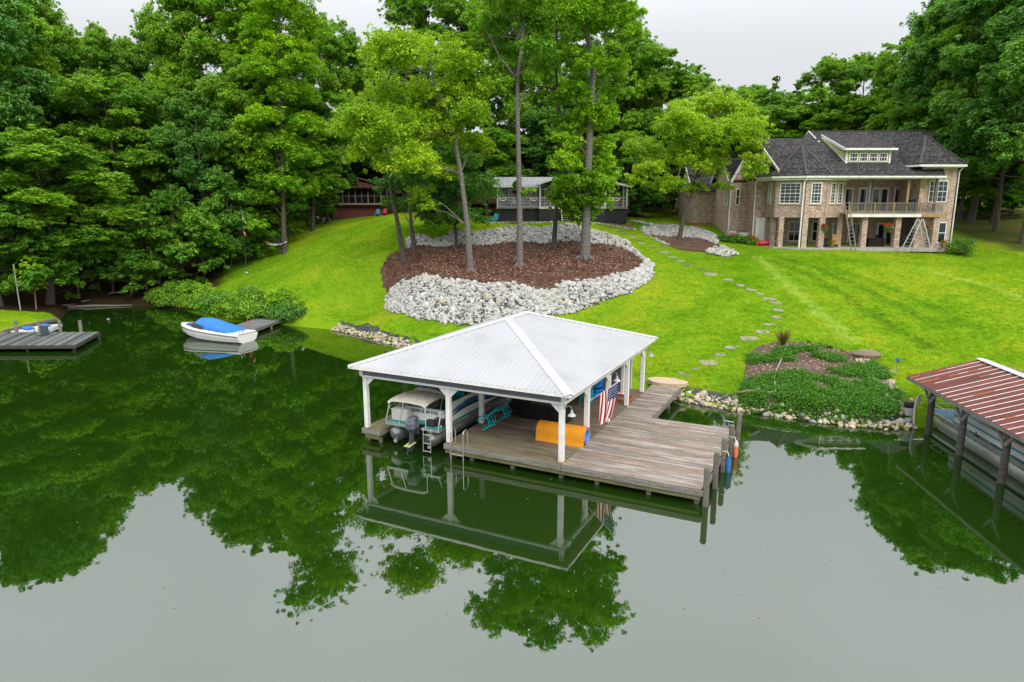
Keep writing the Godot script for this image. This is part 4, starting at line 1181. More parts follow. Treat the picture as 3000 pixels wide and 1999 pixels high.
# a moulded plastic garden chair, seat at the origin's height + 0.42, facing -z
func plastic_chair(called: String, label: String, mt: Material, group := "") -> Node3D:
	var t := thing(called, label, "chair", Vector3.ZERO, 0.0, group)
	var s := MB.new()
	s.box(Vector3(0, 0.41, 0), Vector3(0.46, 0.03, 0.44), Basis(Vector3.RIGHT, -0.06), 0.01)
	part(s, "seat", mt, t)
	for k in 6:
		var m := MB.new()
		m.box(Vector3(-0.175 + k * 0.07, 0.66, 0.27 + 0.0), Vector3(0.05, 0.46, 0.02), Basis(Vector3.RIGHT, 0.26), 0.006)
		part(m, "back_slat", mt, t)
	var top := MB.new()
	top.box(Vector3(0, 0.9, 0.335), Vector3(0.46, 0.06, 0.03), Basis(Vector3.RIGHT, 0.26), 0.01)
	part(top, "back_rail", mt, t)
	var bot := MB.new()
	bot.box(Vector3(0, 0.46, 0.215), Vector3(0.46, 0.05, 0.03), Basis(Vector3.RIGHT, 0.26), 0.01)
	part(bot, "back_rail", mt, t)
	for x in [-1, 1]:
		for z in [-1, 1]:
			var m := MB.new()
			m.bar(Vector3(x * 0.21, 0.42, z * 0.19), Vector3(x * 0.25, 0.0, z * 0.24), 0.05, 0.05, Vector3.UP, 0.008)
			part(m, "leg", mt, t)
		var arm := MB.new()
		arm.box(Vector3(x * 0.25, 0.63, 0.02), Vector3(0.05, 0.025, 0.46), Basis(), 0.008)
		arm.bar(Vector3(x * 0.25, 0.63, -0.19), Vector3(x * 0.23, 0.42, -0.19), 0.045, 0.03)
		part(arm, "armrest", mt, t)
	return t

func place(o: Node3D, u: float, y: float, v: float, basis: Basis) -> void:
	o.transform = Transform3D(Basis(Vector3.UP, DOCK_TURN) * basis, dock_world(u, y, v))

func make_dock_things() -> void:
	# chairs tipped against the slip edge and a stack of them
	var a := plastic_chair("plastic_chair", "turquoise plastic chair tipped over against the boathouse post by the swim ladder", M.turquoise, "turquoise plastic chairs")
	place(a, -4.55, 0.85, 1.95, Basis(Vector3.UP, -1.2) * Basis(Vector3.RIGHT, -1.15))
	var b := copy_of(a, Vector3.ZERO, 0.0, "turquoise plastic chair tipped over behind the second boathouse post beside the boat")
	place(b, -4.5, 0.85, 3.3, Basis(Vector3.UP, -1.25) * Basis(Vector3.RIGHT, -1.1))
	for k in 6:
		var c := copy_of(a, Vector3.ZERO, 0.0, ["lowest turquoise chair, its legs on the deck, in the stack under the roof", "second turquoise chair up in the stack under the roof", "third turquoise chair up in the stack under the roof", "fourth turquoise chair up in the stack under the roof", "fifth turquoise chair up in the stack under the roof", "topmost turquoise chair of the stack under the roof"][k])
		place(c, -1.85, 0.605 + k * 0.105, 7.3 + k * 0.03, Basis(Vector3.UP, 0.15))
	# stack of moulded blue seats
	for k in 5:
		var t := thing("moulded_float", ["lowest blue moulded float, lying on the deck by the grey wall", "second blue moulded float up in the stack by the grey wall", "middle blue moulded float of the stack by the grey wall", "fourth blue moulded float up in the stack by the grey wall", "topmost blue moulded float of the stack by the grey wall"][k], "float", Vector3.ZERO, 0.0, "stack of blue floats")
		var m := MB.new()
		var rings := []
		for e in [[0.0, 0.30, 0.5], [0.06, 0.42, 0.62], [0.18, 0.46, 0.66], [0.22, 0.44, 0.64]]:
			var ring := []
			for q in 12:
				var g := TAU * q / 12.0
				ring.append(Vector3(cos(g) * e[1] * 1.05, e[0], -sin(g) * e[2]))
			rings.append(ring)
		m.loft(rings, true, true, false)
		part(m, "hull", M.pool_blue, t)
		var lip := MB.new()
		lip.smooth = true
		var ring := []
		for q in 13:
			var g := TAU * q / 12.0
			ring.append(Vector3(cos(g) * 0.46, 0.22, sin(g) * 0.64))
		lip.tube(ring, [0.035], 6, false)
		part(lip, "rim", M.pool_blue, t)
		place(t, -2.05, 0.605 + k * 0.23, 8.95, Basis(Vector3.UP, 0.4 + k * 0.15) * Basis(Vector3.RIGHT, 0.05 * (k % 2) - 0.02))
	# wicker sofa seen from its back
	var s := thing("wicker_sofa", "black wicker corner sofa turned with its back to the water under the boathouse roof", "sofa", DOCK_AT, DOCK_TURN)
	for e in [[-4.12, 4.42, 0.74], [-3.4, 4.2, 0.66], [-2.72, 4.2, 0.66], [-2.04, 4.2, 0.66]]:
		var m := MB.new()
		m.box(L(e[0], 0.92, e[1]), Vector3(e[2], 0.64, 0.16), Basis(), 0.02)
		part(m, "backrest", M.wicker, s)
		var q := MB.new()
		q.box(L(e[0], 0.76, e[1] + 0.5), Vector3(e[2], 0.3, 0.82), Basis(), 0.02)
		part(q, "seat_base", M.wicker, s)
		var c := MB.new()
		c.box(L(e[0], 0.97, e[1] + 0.52), Vector3(e[2] - 0.02, 0.12, 0.78), Basis(), 0.04)
		part(c, "cushion", M.black_cloth, s)
	for e in [[-1.64, 4.55, 0.14, 0.86], [-4.44, 4.95, 0.14, 0.9]]:
		var m := MB.new()
		m.box(L(e[0], 0.9, e[1]), Vector3(e[2], 0.6, e[3]), Basis(), 0.02)
		part(m, "arm_panel", M.wicker, s)
	# rolled foam mat
	var mat_ := thing("rolled_foam_mat", "orange and blue foam water mat rolled up on the deck beside the corner post", "foam mat", DOCK_AT, DOCK_TURN)
	var spiral := []
	for k in 50:
		var g := k / 49.0
		var ang := PI - (1.0 - g) * TAU * 1.75
		var rad := 0.25 + 0.125 * g
		spiral.append(Vector2(cos(ang) * rad, sin(ang) * rad))
	var end: Vector2 = spiral[-1]
	spiral.append(end + Vector2(-0.015, -0.2))
	spiral.append(end + Vector2(-0.06, -0.365))
	var low := 1e9
	for p in spiral: low = minf(low, p.y)
	var outer := MB.new()
	var inner := MB.new()
	var foot := MB.new()
	for k in spiral.size() - 1:
		var p: Vector2 = spiral[k]
		var q: Vector2 = spiral[k + 1]
		var n := Vector2(p.y - q.y, q.x - p.x).normalized()
		if n.dot(p) > 0: n = -n
		var y0 := 0.61 - low
		var x0 := -1.92
		var x1 := 0.12
		var f := func(w: Vector2, x: float) -> Vector3: return L(x, w.y + y0, 2.2 + w.x)
		outer.quad(f.call(p, x0), f.call(p, x1), f.call(q, x1), f.call(q, x0))
		inner.quad(f.call(p + n * 0.035, x0), f.call(q + n * 0.035, x0), f.call(q + n * 0.035, x1), f.call(p + n * 0.035, x1))
		for x in [x0, x1]:
			foot.quad(f.call(p, x), f.call(q, x), f.call(q + n * 0.017, x), f.call(p + n * 0.017, x))
			inner.quad(f.call(p + n * 0.017, x), f.call(q + n * 0.017, x), f.call(q + n * 0.035, x), f.call(p + n * 0.035, x))
	part(outer, "orange_layer", M.orange_foam, mat_)
	part(inner, "blue_layer", M.blue_foam, mat_)
	part(foot, "edge", M.orange_foam, mat_)
	for x in [-1.05, -0.5]:
		var loop := []
		for q in 21:
			var g := TAU * q / 20.0
			loop.append(L(x + 0.05 * sin(g), 0.61 - low + sin(g) * 0.385, 2.2 + cos(g) * 0.385))
		part(pipe(loop, 0.006, 5), "cord", M.yellow_rope, mat_)
	# swim ladder on the front edge
	var la := thing("swim_ladder", "bright metal swim ladder with hooped handrails on the dock's front edge", "ladder", DOCK_AT, DOCK_TURN)
	for u in [-4.68, -4.12]:
		part(pipe([L(u, 0.61, 0.16), L(u, 1.05, 0.16), L(u, 1.18, 0.13), L(u, 1.25, 0.04), L(u, 1.25, -0.08), L(u, 1.18, -0.17), L(u, 1.05, -0.205), L(u, -0.9, -0.21)], 0.022, 8), "handrail", M.aluminium, la)
		part(pipe([L(u, 0.62, 0.16), L(u, 0.5, -0.2)], 0.015), "brace", M.aluminium, la)
	for y in [0.24, -0.06]:
		var m := MB.new()
		m.box(L(-4.4, y, -0.21), Vector3(0.56, 0.035, 0.08), Basis(), 0.01)
		part(m, "step", M.pale_wood, la)
	# stern mooring post in the slip
	var mp := thing("slip_piling", "black topped round piling standing beside the finger dock behind the boat's stern", "piling", dock_world(-8.75, 0, 2.3), 0.0)
	var pm := MB.new()
	pm.smooth = true
	pm.tube([Vector3(0, -2, 0), Vector3(0, 1.42, 0), Vector3(0, 1.46, 0)], [0.13, 0.125, 0.09], 12)
	part(pm, "shaft", M.dark_pile, mp)
	# bumpers
	for e in [[3.3, M.bumper_blue, "blue cylindrical boat bumper hanging on white cord from a mooring post"], [5.05, M.bumper_orange, "faded orange boat bumper with a white neck hanging from a mooring post"]]:
		var t := thing("boat_bumper", e[2], "bumper", dock_world(5.36, 0, e[0] - 0.02), DOCK_TURN, "bumpers on the mooring posts")
		var m := MB.new()
		m.smooth = true
		m.tube([Vector3(0, -0.02, 0), Vector3(0, 0.03, 0), Vector3(0, 0.10, 0), Vector3(0, 0.52, 0), Vector3(0, 0.60, 0), Vector3(0, 0.66, 0)], [0.03, 0.075, 0.1, 0.1, 0.075, 0.035], 14)
		part(m, "body", e[1], t)
		if e[0] > 4:
			var k := MB.new()
			k.smooth = true
			k.tube([Vector3(0, 0.48, 0), Vector3(0, 0.6, 0), Vector3(0, 0.70, 0)], [0.104, 0.085, 0.04], 14)
			part(k, "neck", M.rope_white, t)
		var loop := [Vector3(0, 0.66, 0), Vector3(-0.06, 0.80, 0.0), Vector3(-0.10, 0.86, 0.12), Vector3(-0.20, 0.86, 0.12), Vector3(-0.30, 0.86, 0.0), Vector3(-0.20, 0.86, -0.12), Vector3(-0.09, 0.85, -0.11), Vector3(0, 0.67, 0)]
		part(pipe(loop, 0.012, 5), "cord", M.rope_white, t)
	# a second, lower ladder on the back edge of the platform
	var bl := thing("back_ladder", "small metal ladder top standing at the platform's back edge", "ladder", DOCK_AT, DOCK_TURN)
	part(pipe([L(4.55, -0.4, 6.95), L(4.55, 0.98, 6.95)], 0.022), "upright", M.aluminium, bl)
	part(pipe([L(4.95, -0.4, 6.95), L(4.95, 0.9, 6.95)], 0.022), "upright", M.aluminium, bl)
	part(pipe([L(4.55, 0.86, 6.95), L(4.95, 0.84, 6.95)], 0.02), "rung", M.aluminium, bl)
	# coil of red hose
	var ho := thing("red_hose", "red orange air hose coiled on the deck near the grey storage room", "hose", DOCK_AT, DOCK_TURN)
	var hp := []
	for k in 70:
		var g := k / 69.0 * TAU * 3.0
		var rad := 0.55 - 0.05 * k / 35.0 + 0.04 * sin(g * 2.3)
		hp.append(L(-0.75 + cos(g) * rad * 1.15 + k * 0.003, 0.64 + k * 0.0012 + 0.02 * sin(g * 1.7), 8.95 + sin(g) * rad))
	part(pipe(hp, 0.022, 6), "coil", M.red_hose, ho)
	# the flag on its slanted staff
	var fl := thing("house_flag", "stars and stripes hanging from a slanted white staff on a boathouse post", "flag", DOCK_AT, DOCK_TURN)
	var p0 := L(0.0, 2.25, 2.72)
	var p1 := L(1.22, 3.22, 2.66)
	part(pipe([p0, p1], 0.016, 8), "staff", M.white_paint, fl)
	var ball := MB.new()
	ball.lathe(p1, [Vector2(0.0, -0.03), Vector2(0.03, -0.015), Vector2(0.035, 0.0), Vector2(0.03, 0.015), Vector2(0.0, 0.03)], 10)
	part(ball, "finial", M.rope_white, fl)
	var cloth := MB.new()
	var along := (p1 - p0).normalized()
	var top := p1 - along * 0.06
	var n := 22
	var grid := []
	for i in n + 1:          # i: along the staff (hoist edge), j: along the fly, hanging down
		var row := []
		for j in n + 1:
			var h := i / float(n)
			var f := j / float(n)
			var hang := top - along * (0.98 * h)
			var drop := Vector3(0.0, -1.0, 0.0) * (1.5 * f) * (0.97 - 0.10 * h)
			var inward := along * (0.34 * (1.0 - h) * f * f) * Vector3(-1, 0, -1)
			var fold := Vector3(0, 0, 1) * (0.09 * f * sin(h * 15.0 + f * 2.5)) + Vector3(0.05 * f * sin(h * 11.0 + 1.0), 0, 0)
			row.append(hang + drop + inward + fold)
		grid.append(row)
	for i in n:
		for j in n:
			cloth.quad_uv([grid[i][j], grid[i][j + 1], grid[i + 1][j + 1], grid[i + 1][j]], [Vector2(j / float(n), i / float(n)), Vector2((j + 1) / float(n), i / float(n)), Vector2((j + 1) / float(n), (i + 1) / float(n)), Vector2(j / float(n), (i + 1) / float(n))])
	part(cloth, "cloth", M.flag, fl)
	# stepping slab at the head of the walkway
	var sl := thing("stone_slab", "large flat tan stone slab at the landward end of the walkway", "stone", DOCK_AT, DOCK_TURN)
	var ring := []
	var rg := RandomNumberGenerator.new()
	rg.seed = 9
	for q in 14:
		var g := TAU * q / 14.0
		ring.append(L(0.65 + cos(g) * (0.98 + rg.randf() * 0.12), 0.74, 12.95 + sin(g) * (0.62 + rg.randf() * 0.1)))
	var m2 := MB.new()
	m2.sheet(ring, 0.2)
	part(m2, "slab", M.tan_stone, sl)
	# yellow cord lying at the foot of the corner post
	var yc := thing("rope_length", "short yellow cord tied round the foot of the boathouse's corner post", "cord", DOCK_AT, DOCK_TURN)
	part(pipe([L(-0.2, 0.68, -0.0), L(0.0, 0.68, -0.01), L(0.02, 0.66, 0.2), L(0.15, 0.62, 0.16), L(0.3, 0.615, 0.06), L(0.42, 0.612, 0.08)], 0.012, 5), "strand", M.yellow_rope, yc)

func make_flag_texture() -> ImageTexture:
	var im := Image.create(494, 260, false, Image.FORMAT_RGB8)
	for k in 13:
		im.fill_rect(Rect2i(0, k * 20, 494, 20), Color(0.72, 0.03, 0.09) if k % 2 == 0 else Color(0.95, 0.95, 0.95))
	im.fill_rect(Rect2i(0, 0, 198, 140), Color(0.05, 0.12, 0.36))
	for row in 9:
		for q in (6 if row % 2 == 0 else 5):
			var cx := 16.5 + q * 33.0 + (0.0 if row % 2 == 0 else 16.5)
			var cy := 14.0 + row * 14.0
			for y in range(-6, 7):
				for x in range(-6, 7):
					var a := atan2(x, -y)
					var lim := 6.0 if fmod(absf(a) + PI / 5, TAU / 5) > TAU / 5 * 0.7 or fmod(absf(a) + PI / 5, TAU / 5) < TAU / 5 * 0.3 else 4.5
					if Vector2(x, y).length() <= lim * 0.85: im.set_pixel(int(cx) + x, int(cy) + y, Color(0.97, 0.97, 0.97))
	return ImageTexture.create_from_image(im)

# ------------------------------------------------------------------ beds, rocks, path, shore
var rock_meshes := []
func make_rocks() -> void:
	var r := RandomNumberGenerator.new()
	r.seed = 77
	var phi := (1.0 + sqrt(5.0)) * 0.5
	var base := []
	for e in [[-1, phi, 0], [1, phi, 0], [-1, -phi, 0], [1, -phi, 0], [0, -1, phi], [0, 1, phi], [0, -1, -phi], [0, 1, -phi], [phi, 0, -1], [phi, 0, 1], [-phi, 0, -1], [-phi, 0, 1]]:
		base.append(Vector3(e[0], e[1], e[2]).normalized())
	var faces := [[0, 11, 5], [0, 5, 1], [0, 1, 7], [0, 7, 10], [0, 10, 11], [1, 5, 9], [5, 11, 4], [11, 10, 2], [10, 7, 6], [7, 1, 8], [3, 9, 4], [3, 4, 2], [3, 2, 6], [3, 6, 8], [3, 8, 9], [4, 9, 5], [2, 4, 11], [6, 2, 10], [8, 6, 7], [9, 8, 1]]
	for k in 8:
		var m := MB.new()
		var p := []
		var stretch := Vector3(0.8 + r.randf() * 0.5, 0.5 + r.randf() * 0.35, 0.6 + r.randf() * 0.45)
		for q in base: p.append(q * stretch * (0.78 + r.randf() * 0.4) * 0.5)
		for f in faces: m.tri(p[f[0]], p[f[1]], p[f[2]])
		rock_meshes.append(m.mesh())

func rock_basis(r: RandomNumberGenerator, size: float) -> Basis:
	return Basis.from_euler(Vector3(r.randf() * 0.9, r.randf() * TAU, r.randf() * 0.9)).scaled(Vector3.ONE * size)

# scatter stones over the strip between two lines; the largest to view become parts, the rest one part of the same thing
func rock_strip(t: Node3D, lo: Array, hi: Array, per_m2: float, size: float, mats: Array, seed_: int, singles := 300, lift := 0.06) -> void:
	var r := RandomNumberGenerator.new()
	r.seed = seed_
	var all := []
	for k in lo.size() - 1:
		var a: Vector2 = lo[k]
		var b: Vector2 = lo[k + 1]
		var c: Vector2 = hi[k]
		var d: Vector2 = hi[k + 1]
		var rise := absf(ground(c.x, c.y) - ground(a.x, a.y))
		var span := a.distance_to(c)
		var area := (a.distance_to(b) + c.distance_to(d)) * 0.5 * sqrt(span * span + rise * rise)
		for q in int(ceil(area * per_m2)):
			var s := r.randf()
			var u := -0.03 + r.randf() * 1.06
			var p := a.lerp(b, s).lerp(c.lerp(d, s), u)
			p += Vector2(r.randfn(), r.randfn()) * 0.06
			var w := size * clampf(exp(r.randfn() * 0.42), 0.45, 2.3)
			all.append([w, Transform3D(rock_basis(r, w), Vector3(p.x, ground(p.x, p.y) + lift * r.randf() * 2.0 + w * 0.12, p.y) - t.position)])
	place_rocks(t, all, mats, singles, r)

func place_rocks(t: Node3D, all: Array, mats: Array, singles: int, r: RandomNumberGenerator) -> void:
	all.sort_custom(func(x, y): return x[0] > y[0])
	var groups := {}
	for k in all.size():
		var mt: Material = mats[0] if r.randf() < 0.55 else mats[r.randi() % mats.size()]
		var ms: int = r.randi() % rock_meshes.size()
		if k < singles:
			put(rock_meshes[ms], "stone", mt, t).transform = all[k][1]
		else:
			var key := [ms % 4, mats.find(mt) % 3]
			if not groups.has(key): groups[key] = []
			groups[key].append(all[k][1])
	for key in groups:
		multi(rock_meshes[key[0]], mats[key[1]], "small_stones", groups[key], t)

# a sheet of ground cover inside an outline, draped a little above the lawn
func draped(outline: Array, step: float, lift: float, paint: Callable, ragged := 0.25) -> ArrayMesh:
	var poly := PackedVector2Array(outline)
	var lo := Vector2(1e9, 1e9)
	var hi := -lo
	for p in poly:
		lo = lo.min(p)
		hi = hi.max(p)
	lo -= Vector2(0.5, 0.5)
	var nx := int((hi.x - lo.x + 1.0) / step) + 1
	var nz := int((hi.y - lo.y + 1.0) / step) + 1
	var m := MB.new()
	m.smooth = true
	var index := {}
	var corner := func(k: int, j: int) -> int:
		var key := j * 10000 + k
		if not index.has(key):
			var x := lo.x + k * step
			var z := lo.y + j * step
			index[key] = m.v.size()
			var bump: float = patchy.get_noise_2d(x * 30.0, z * 30.0) * 0.03
			m.v.append(Vector3(x, ground(x, z) + lift + bump, z))
			m.n.append(Vector3(ground(x - 0.3, z) - ground(x + 0.3, z), 0.6, ground(x, z - 0.3) - ground(x, z + 0.3)).normalized())
			m.c.append(paint.call(x, z))
			m.t.append(Vector2(x, z))
		return index[key]
	for j in nz:
		for k in nx:
			var x := lo.x + (k + 0.5) * step
			var z := lo.y + (j + 0.5) * step
			var w := Vector2(patchy.get_noise_2d(x * 12.0, z * 12.0), patchy.get_noise_2d(x * 12.0 + 400.0, z * 12.0)) * ragged
			if not Geometry2D.is_point_in_polygon(Vector2(x, z) + w, poly): continue
			var a: int = corner.call(k, j)
			var b: int = corner.call(k + 1, j)
			var c: int = corner.call(k + 1, j + 1)
			var d: int = corner.call(k, j + 1)
			m.i.append_array(PackedInt32Array([a, b, c, a, c, d]))
	return m.mesh()

func inside(p: Vector2, outline: Array) -> bool: return Geometry2D.is_point_in_polygon(p, PackedVector2Array(outline))

# chips, leaves and twigs lying on a bed
func chip_mesh() -> ArrayMesh:
	var m := MB.new()
	m.quad(Vector3(-0.05, 0.006, -0.02), Vector3(-0.045, 0.012, 0.022), Vector3(0.05, 0.006, 0.018), Vector3(0.045, 0.014, -0.02))
	return m.mesh()

func scatter_on(outline: Array, count: int, seed_: int, size: float, lift: float) -> Array:
	var r := RandomNumberGenerator.new()
	r.seed = seed_
	var poly := PackedVector2Array(outline)
	var lo := Vector2(1e9, 1e9)
	var hi := -lo
	for p in poly:
		lo = lo.min(p)
		hi = hi.max(p)
	var xf := []
	var tries := 0
	while xf.size() < count and tries < count * 6:
		tries += 1
		var p := Vector2(r.randf_range(lo.x, hi.x), r.randf_range(lo.y, hi.y))
		if not Geometry2D.is_point_in_polygon(p, poly): continue
		xf.append(Transform3D(Basis.from_euler(Vector3(r.randfn() * 0.35, r.randf() * TAU, r.randfn() * 0.35)).scaled(Vector3.ONE * size * (0.6 + r.randf() * 0.9)), on(p.x, p.y, lift + r.randf() * 0.02)))
	return xf

func flagstone(r: RandomNumberGenerator, w: float, d: float) -> ArrayMesh:
	var m := MB.new()
	var ring := []
	var low := []
	var n := 9
	for q in n:
		var g := -TAU * q / n
		var k := 0.42 + r.randf() * 0.12
		var e := Vector3(signf(cos(g)) * pow(absf(cos(g)), 0.6) * w * k, 0.0, signf(sin(g)) * pow(absf(sin(g)), 0.6) * d * k)
		ring.append(e * 0.93 + Vector3(0, 0.035 + r.randf() * 0.006, 0))
		low.append(e + Vector3(0, -0.06, 0))
	m.loft([low, ring], true, false, true)
	return m.mesh()

func make_landscape() -> void:
	make_rocks()
	var r := RandomNumberGenerator.new()
	r.seed = 5
	var mulch_paint := func(x: float, z: float) -> Color:
		var a := patchy.get_noise_2d(x * 9.0, z * 9.0)
		return Color(0.20, 0.095, 0.06).lerp(Color(0.30, 0.175, 0.115), clampf(0.5 + a, 0.0, 1.0))
	structure(draped(MULCH_BED, 0.2, 0.05, mulch_paint), "mulch_bed", M.mulch)
	structure(draped(SIDE_MULCH, 0.2, 0.05, mulch_paint), "mulch_bed", M.mulch)
	var garden_paint := func(x: float, z: float) -> Color:
		var a := patchy.get_noise_2d(x * 7.0, z * 7.0)
		return Color(0.20, 0.12, 0.085).lerp(Color(0.30, 0.20, 0.15), clampf(0.5 + a, 0.0, 1.0))
	structure(draped(GARDEN_BED, 0.15, 0.04, garden_paint, 0.1), "garden_bed", M.mulch)
	tag(multi(chip_mesh(), M.chip_dark, "bark_chips", scatter_on(MULCH_BED, 9000, 3, 1.6, 0.07)), "dark red brown bark mulch spread under the tall trees", "mulch")
	tag(multi(chip_mesh(), M.chip_light, "fallen_leaves", scatter_on(MULCH_BED, 4200, 4, 1.3, 0.08)), "dry tan leaves and twigs strewn over the red mulch", "leaf litter")
	tag(multi(chip_mesh(), M.chip_light, "bark_chips", scatter_on(GARDEN_BED, 1500, 6, 1.1, 0.05)), "pale bark chips lying on the weedy shoreline bed", "mulch")
	# weeds in the shoreline bed
	var weed := MB.new()
	var rw := RandomNumberGenerator.new()
	rw.seed = 14
	for q in 26:
		add_leaf(weed, Vector3(rw.randfn() * 0.11, 0.03 + rw.randf() * 0.09, rw.randfn() * 0.11), Vector3(rw.randfn() * 0.5, 1.0, rw.randfn() * 0.5).normalized(), 0.05, 0.028, Color(0.075, 0.21, 0.015) * (0.7 + rw.randf() * 0.7), rw)
	weed.t.clear()
	var spots := []
	for q in scatter_on(GARDEN_BED, 6500, 8, 1.0, 0.03):
		var p: Vector3 = q.origin
		var k := patchy.get_noise_2d(p.x * 5.0 + 80.0, p.z * 5.0) + (p.z + 33.5) * 0.06
		if k > -0.16: spots.append(q)
	tag(multi(weed.mesh(), M.leaf, "weeds", spots), "low green weeds growing in patches over the shoreline bed", "weeds")
	# dark stony soil under the rocks
	for e in [[FRONT_ROCKS_LOW, FRONT_ROCKS_HIGH], [BACK_ROCKS_LOW, BACK_ROCKS_HIGH], [SIDE_ROCKS_LOW, SIDE_ROCKS_HIGH]]:
		var rim: Array = e[0].duplicate()
		var other: Array = e[1].duplicate()
		other.reverse()
		structure(draped(rim + other, 0.25, 0.03, func(x: float, z: float) -> Color: return Color(0.20, 0.19, 0.17) * (0.8 + patchy.get_noise_2d(x * 20.0, z * 20.0) * 0.5), 0.05), "stony_soil", M.mulch)
	# rocks
	var pale := [M.rock_pale, M.rock_white, M.rock_grey, M.rock_tan, M.rock_pale]
	var a := thing("rock_bank", "broad bank of whitish grey rocks below the mulch bed facing the boathouse", "rock bank", on(FRONT_ROCKS_LOW[8].x, FRONT_ROCKS_LOW[8].y))
	rock_strip(a, FRONT_ROCKS_LOW, FRONT_ROCKS_HIGH, 62.0, 0.235, pale, 1)
	var b := thing("rock_wall", "curved rock retaining bank between the mulch bed and the cabin's lawn", "rock bank", on(BACK_ROCKS_LOW[10].x, BACK_ROCKS_LOW[10].y))
	rock_strip(b, BACK_ROCKS_LOW, BACK_ROCKS_HIGH, 60.0, 0.22, pale, 2)
	var c := thing("rock_bank", "small rock bank round the yellow green tree beside the brick house", "rock bank", on(SIDE_ROCKS_LOW[4].x, SIDE_ROCKS_LOW[4].y))
	rock_strip(c, SIDE_ROCKS_LOW, SIDE_ROCKS_HIGH, 44.0, 0.23, pale, 3, 200)
	var strip2 := []
	for p in SIDE_STRIP: strip2.append(p + Vector2(0.3, -0.35))
	rock_strip(c, SIDE_STRIP, strip2, 22.0, 0.2, pale, 4, 40)
	var d := thing("rock_heap", "white rock heap at the tip of the small mulch bed beside the lawn", "rock bank", on(SIDE_HEAP[3].x, SIDE_HEAP[3].y))
	var heap := []
	for q in scatter_on(SIDE_HEAP, 260, 12, 1.0, 0.0):
		var w := 0.27 * clampf(exp(r.randfn() * 0.4), 0.5, 2.0)
		heap.append([w, Transform3D(rock_basis(r, w), q.origin + Vector3(0, 0.06 + r.randf() * 0.16, 0) - d.position)])
	place_rocks(d, heap, pale, 260, r)
	# riprap along the water
	for e in [[21, 27, "tan rock edging along the lagoon behind the dock platform", 0.21, 21], [15, 18, "tan rock edging along the water to the left of the boathouse", 0.17, 22]]:
		var t := thing("shore_rocks", e[2], "rock edging", Vector3(SHORE[e[0] + 1].x, 0, SHORE[e[0] + 1].y), 0.0, "rock edgings at the waterline")
		var list := []
		var rr := RandomNumberGenerator.new()
		rr.seed = e[4]
		for k in range(e[0], mini(e[1], SHORE.size() - 2)):
			var p: Vector2 = SHORE[k]
			var q: Vector2 = SHORE[k + 1]
			var side := (q - p).normalized().orthogonal()
			if shore_distance(p.x + side.x, p.y + side.y) < 0: side = -side
			for n in int(p.distance_to(q) * 34.0):
				var off := rr.randf_range(-0.42, 0.36)
				var w: float = e[3] * clampf(exp(rr.randfn() * 0.4), 0.5, 2.0)
				var x := p.lerp(q, rr.randf()) + side * off
				list.append([w, Transform3D(rock_basis(rr, w), Vector3(x.x, 0.02 + (off + 0.42) * 0.42 + rr.randfn() * 0.04, x.y) - t.position)])
		place_rocks(t, list, [M.rock_tan, M.rock_cream, M.rock_grey, M.rock_tan], 300, rr)
		# black landscape cloth folded over the bank above the rocks
		var cl := thing("landscape_cloth", "black plastic sheeting showing along the top of the " + ("lagoon" if e[0] == 21 else "left hand shore") + " rocks", "plastic sheeting", t.position, 0.0, "plastic sheeting at the waterline")
		var m := MB.new()
		for k in range(e[0], mini(e[1], SHORE.size() - 2)):
			var p: Vector2 = SHORE[k]
			var q: Vector2 = SHORE[k + 1]
			var side := (q - p).normalized().orthogonal()
			if shore_distance(p.x + side.x, p.y + side.y) < 0: side = -side
			var steps := int(p.distance_to(q) / 0.3) + 1
			for n in steps:
				var row := []
				for w in [n, n + 1]:
					var x := p.lerp(q, w / float(steps))
					var j := patchy.get_noise_2d(x.x * 25.0, x.y * 25.0)
					for z in [[0.0, 0.05], [0.26, 0.32], [0.5 + j * 0.12, 0.50 + j * 0.06], [0.66 + j * 0.2, 0.47]]:
						var g := x + side * float(z[0])
						row.append(Vector3(g.x, maxf(z[1], ground(g.x, g.y) + 0.02 + j * 0.02), g.y) - t.position)
				for z in 3: m.quad(row[z], row[z + 4], row[z + 5], row[z + 1])
		part(m, "sheet", M.black_sheet, cl)
	# flagstone path
	var k := 0
	var words := ["rust brown", "pale pinkish", "grey", "tan"]
	for s in PATH_STONES:
		k += 1
		var w: float = maxf(s[2], 0.45)
		var at := on(s[0], s[1])
		var slope := Basis(Vector3.RIGHT, 0.1)
		var mt: Material = [M.slate_red, M.slate_pale, M.slate_red, M.slate_grey][r.randi() % 4]
		if s[2] > 0.85: mt = M.slate_pale
		var o := put(flagstone(r, w, w * (0.62 + r.randf() * 0.3)), "flagstone", mt, self, at, Basis(Vector3.UP, r.randfn() * 0.35) * slope)
		tag(o, "flat flagstone set in the lawn as a step of the winding path", "flagstone", "flagstones of the winding path")
	# boulder, tap, pump, ornamental grass, hose, timber
	var bo := thing("boulder", "flat topped brown boulder at the corner of the weedy shoreline bed", "boulder", on(BOULDER.x, BOULDER.y))
	var bm := MB.new()
	var ring0 := []
	var ring1 := []
	var ring2 := []
	for q in 9:
		var g := -TAU * q / 9.0
		var f := 0.9 + r.randf() * 0.25
		ring0.append(Vector3(cos(g) * 0.62 * f, -0.1, sin(g) * 0.4 * f))
		ring1.append(Vector3(cos(g) * 0.8 * f, 0.22 + r.randf() * 0.06, sin(g) * 0.5 * f))
		ring2.append(Vector3(cos(g) * 0.48 * f, 0.38 + r.randf() * 0.08, sin(g) * 0.3 * f))
	bm.loft([ring0, ring1, ring2])
	part(bm, "stone", M.rock_brown, bo)
	var og := thing("ornamental_grass", "dry brown clump of ornamental grass at the edge of the shoreline bed", "grass clump", on(ORNAMENTAL_GRASS.x, ORNAMENTAL_GRASS.y))
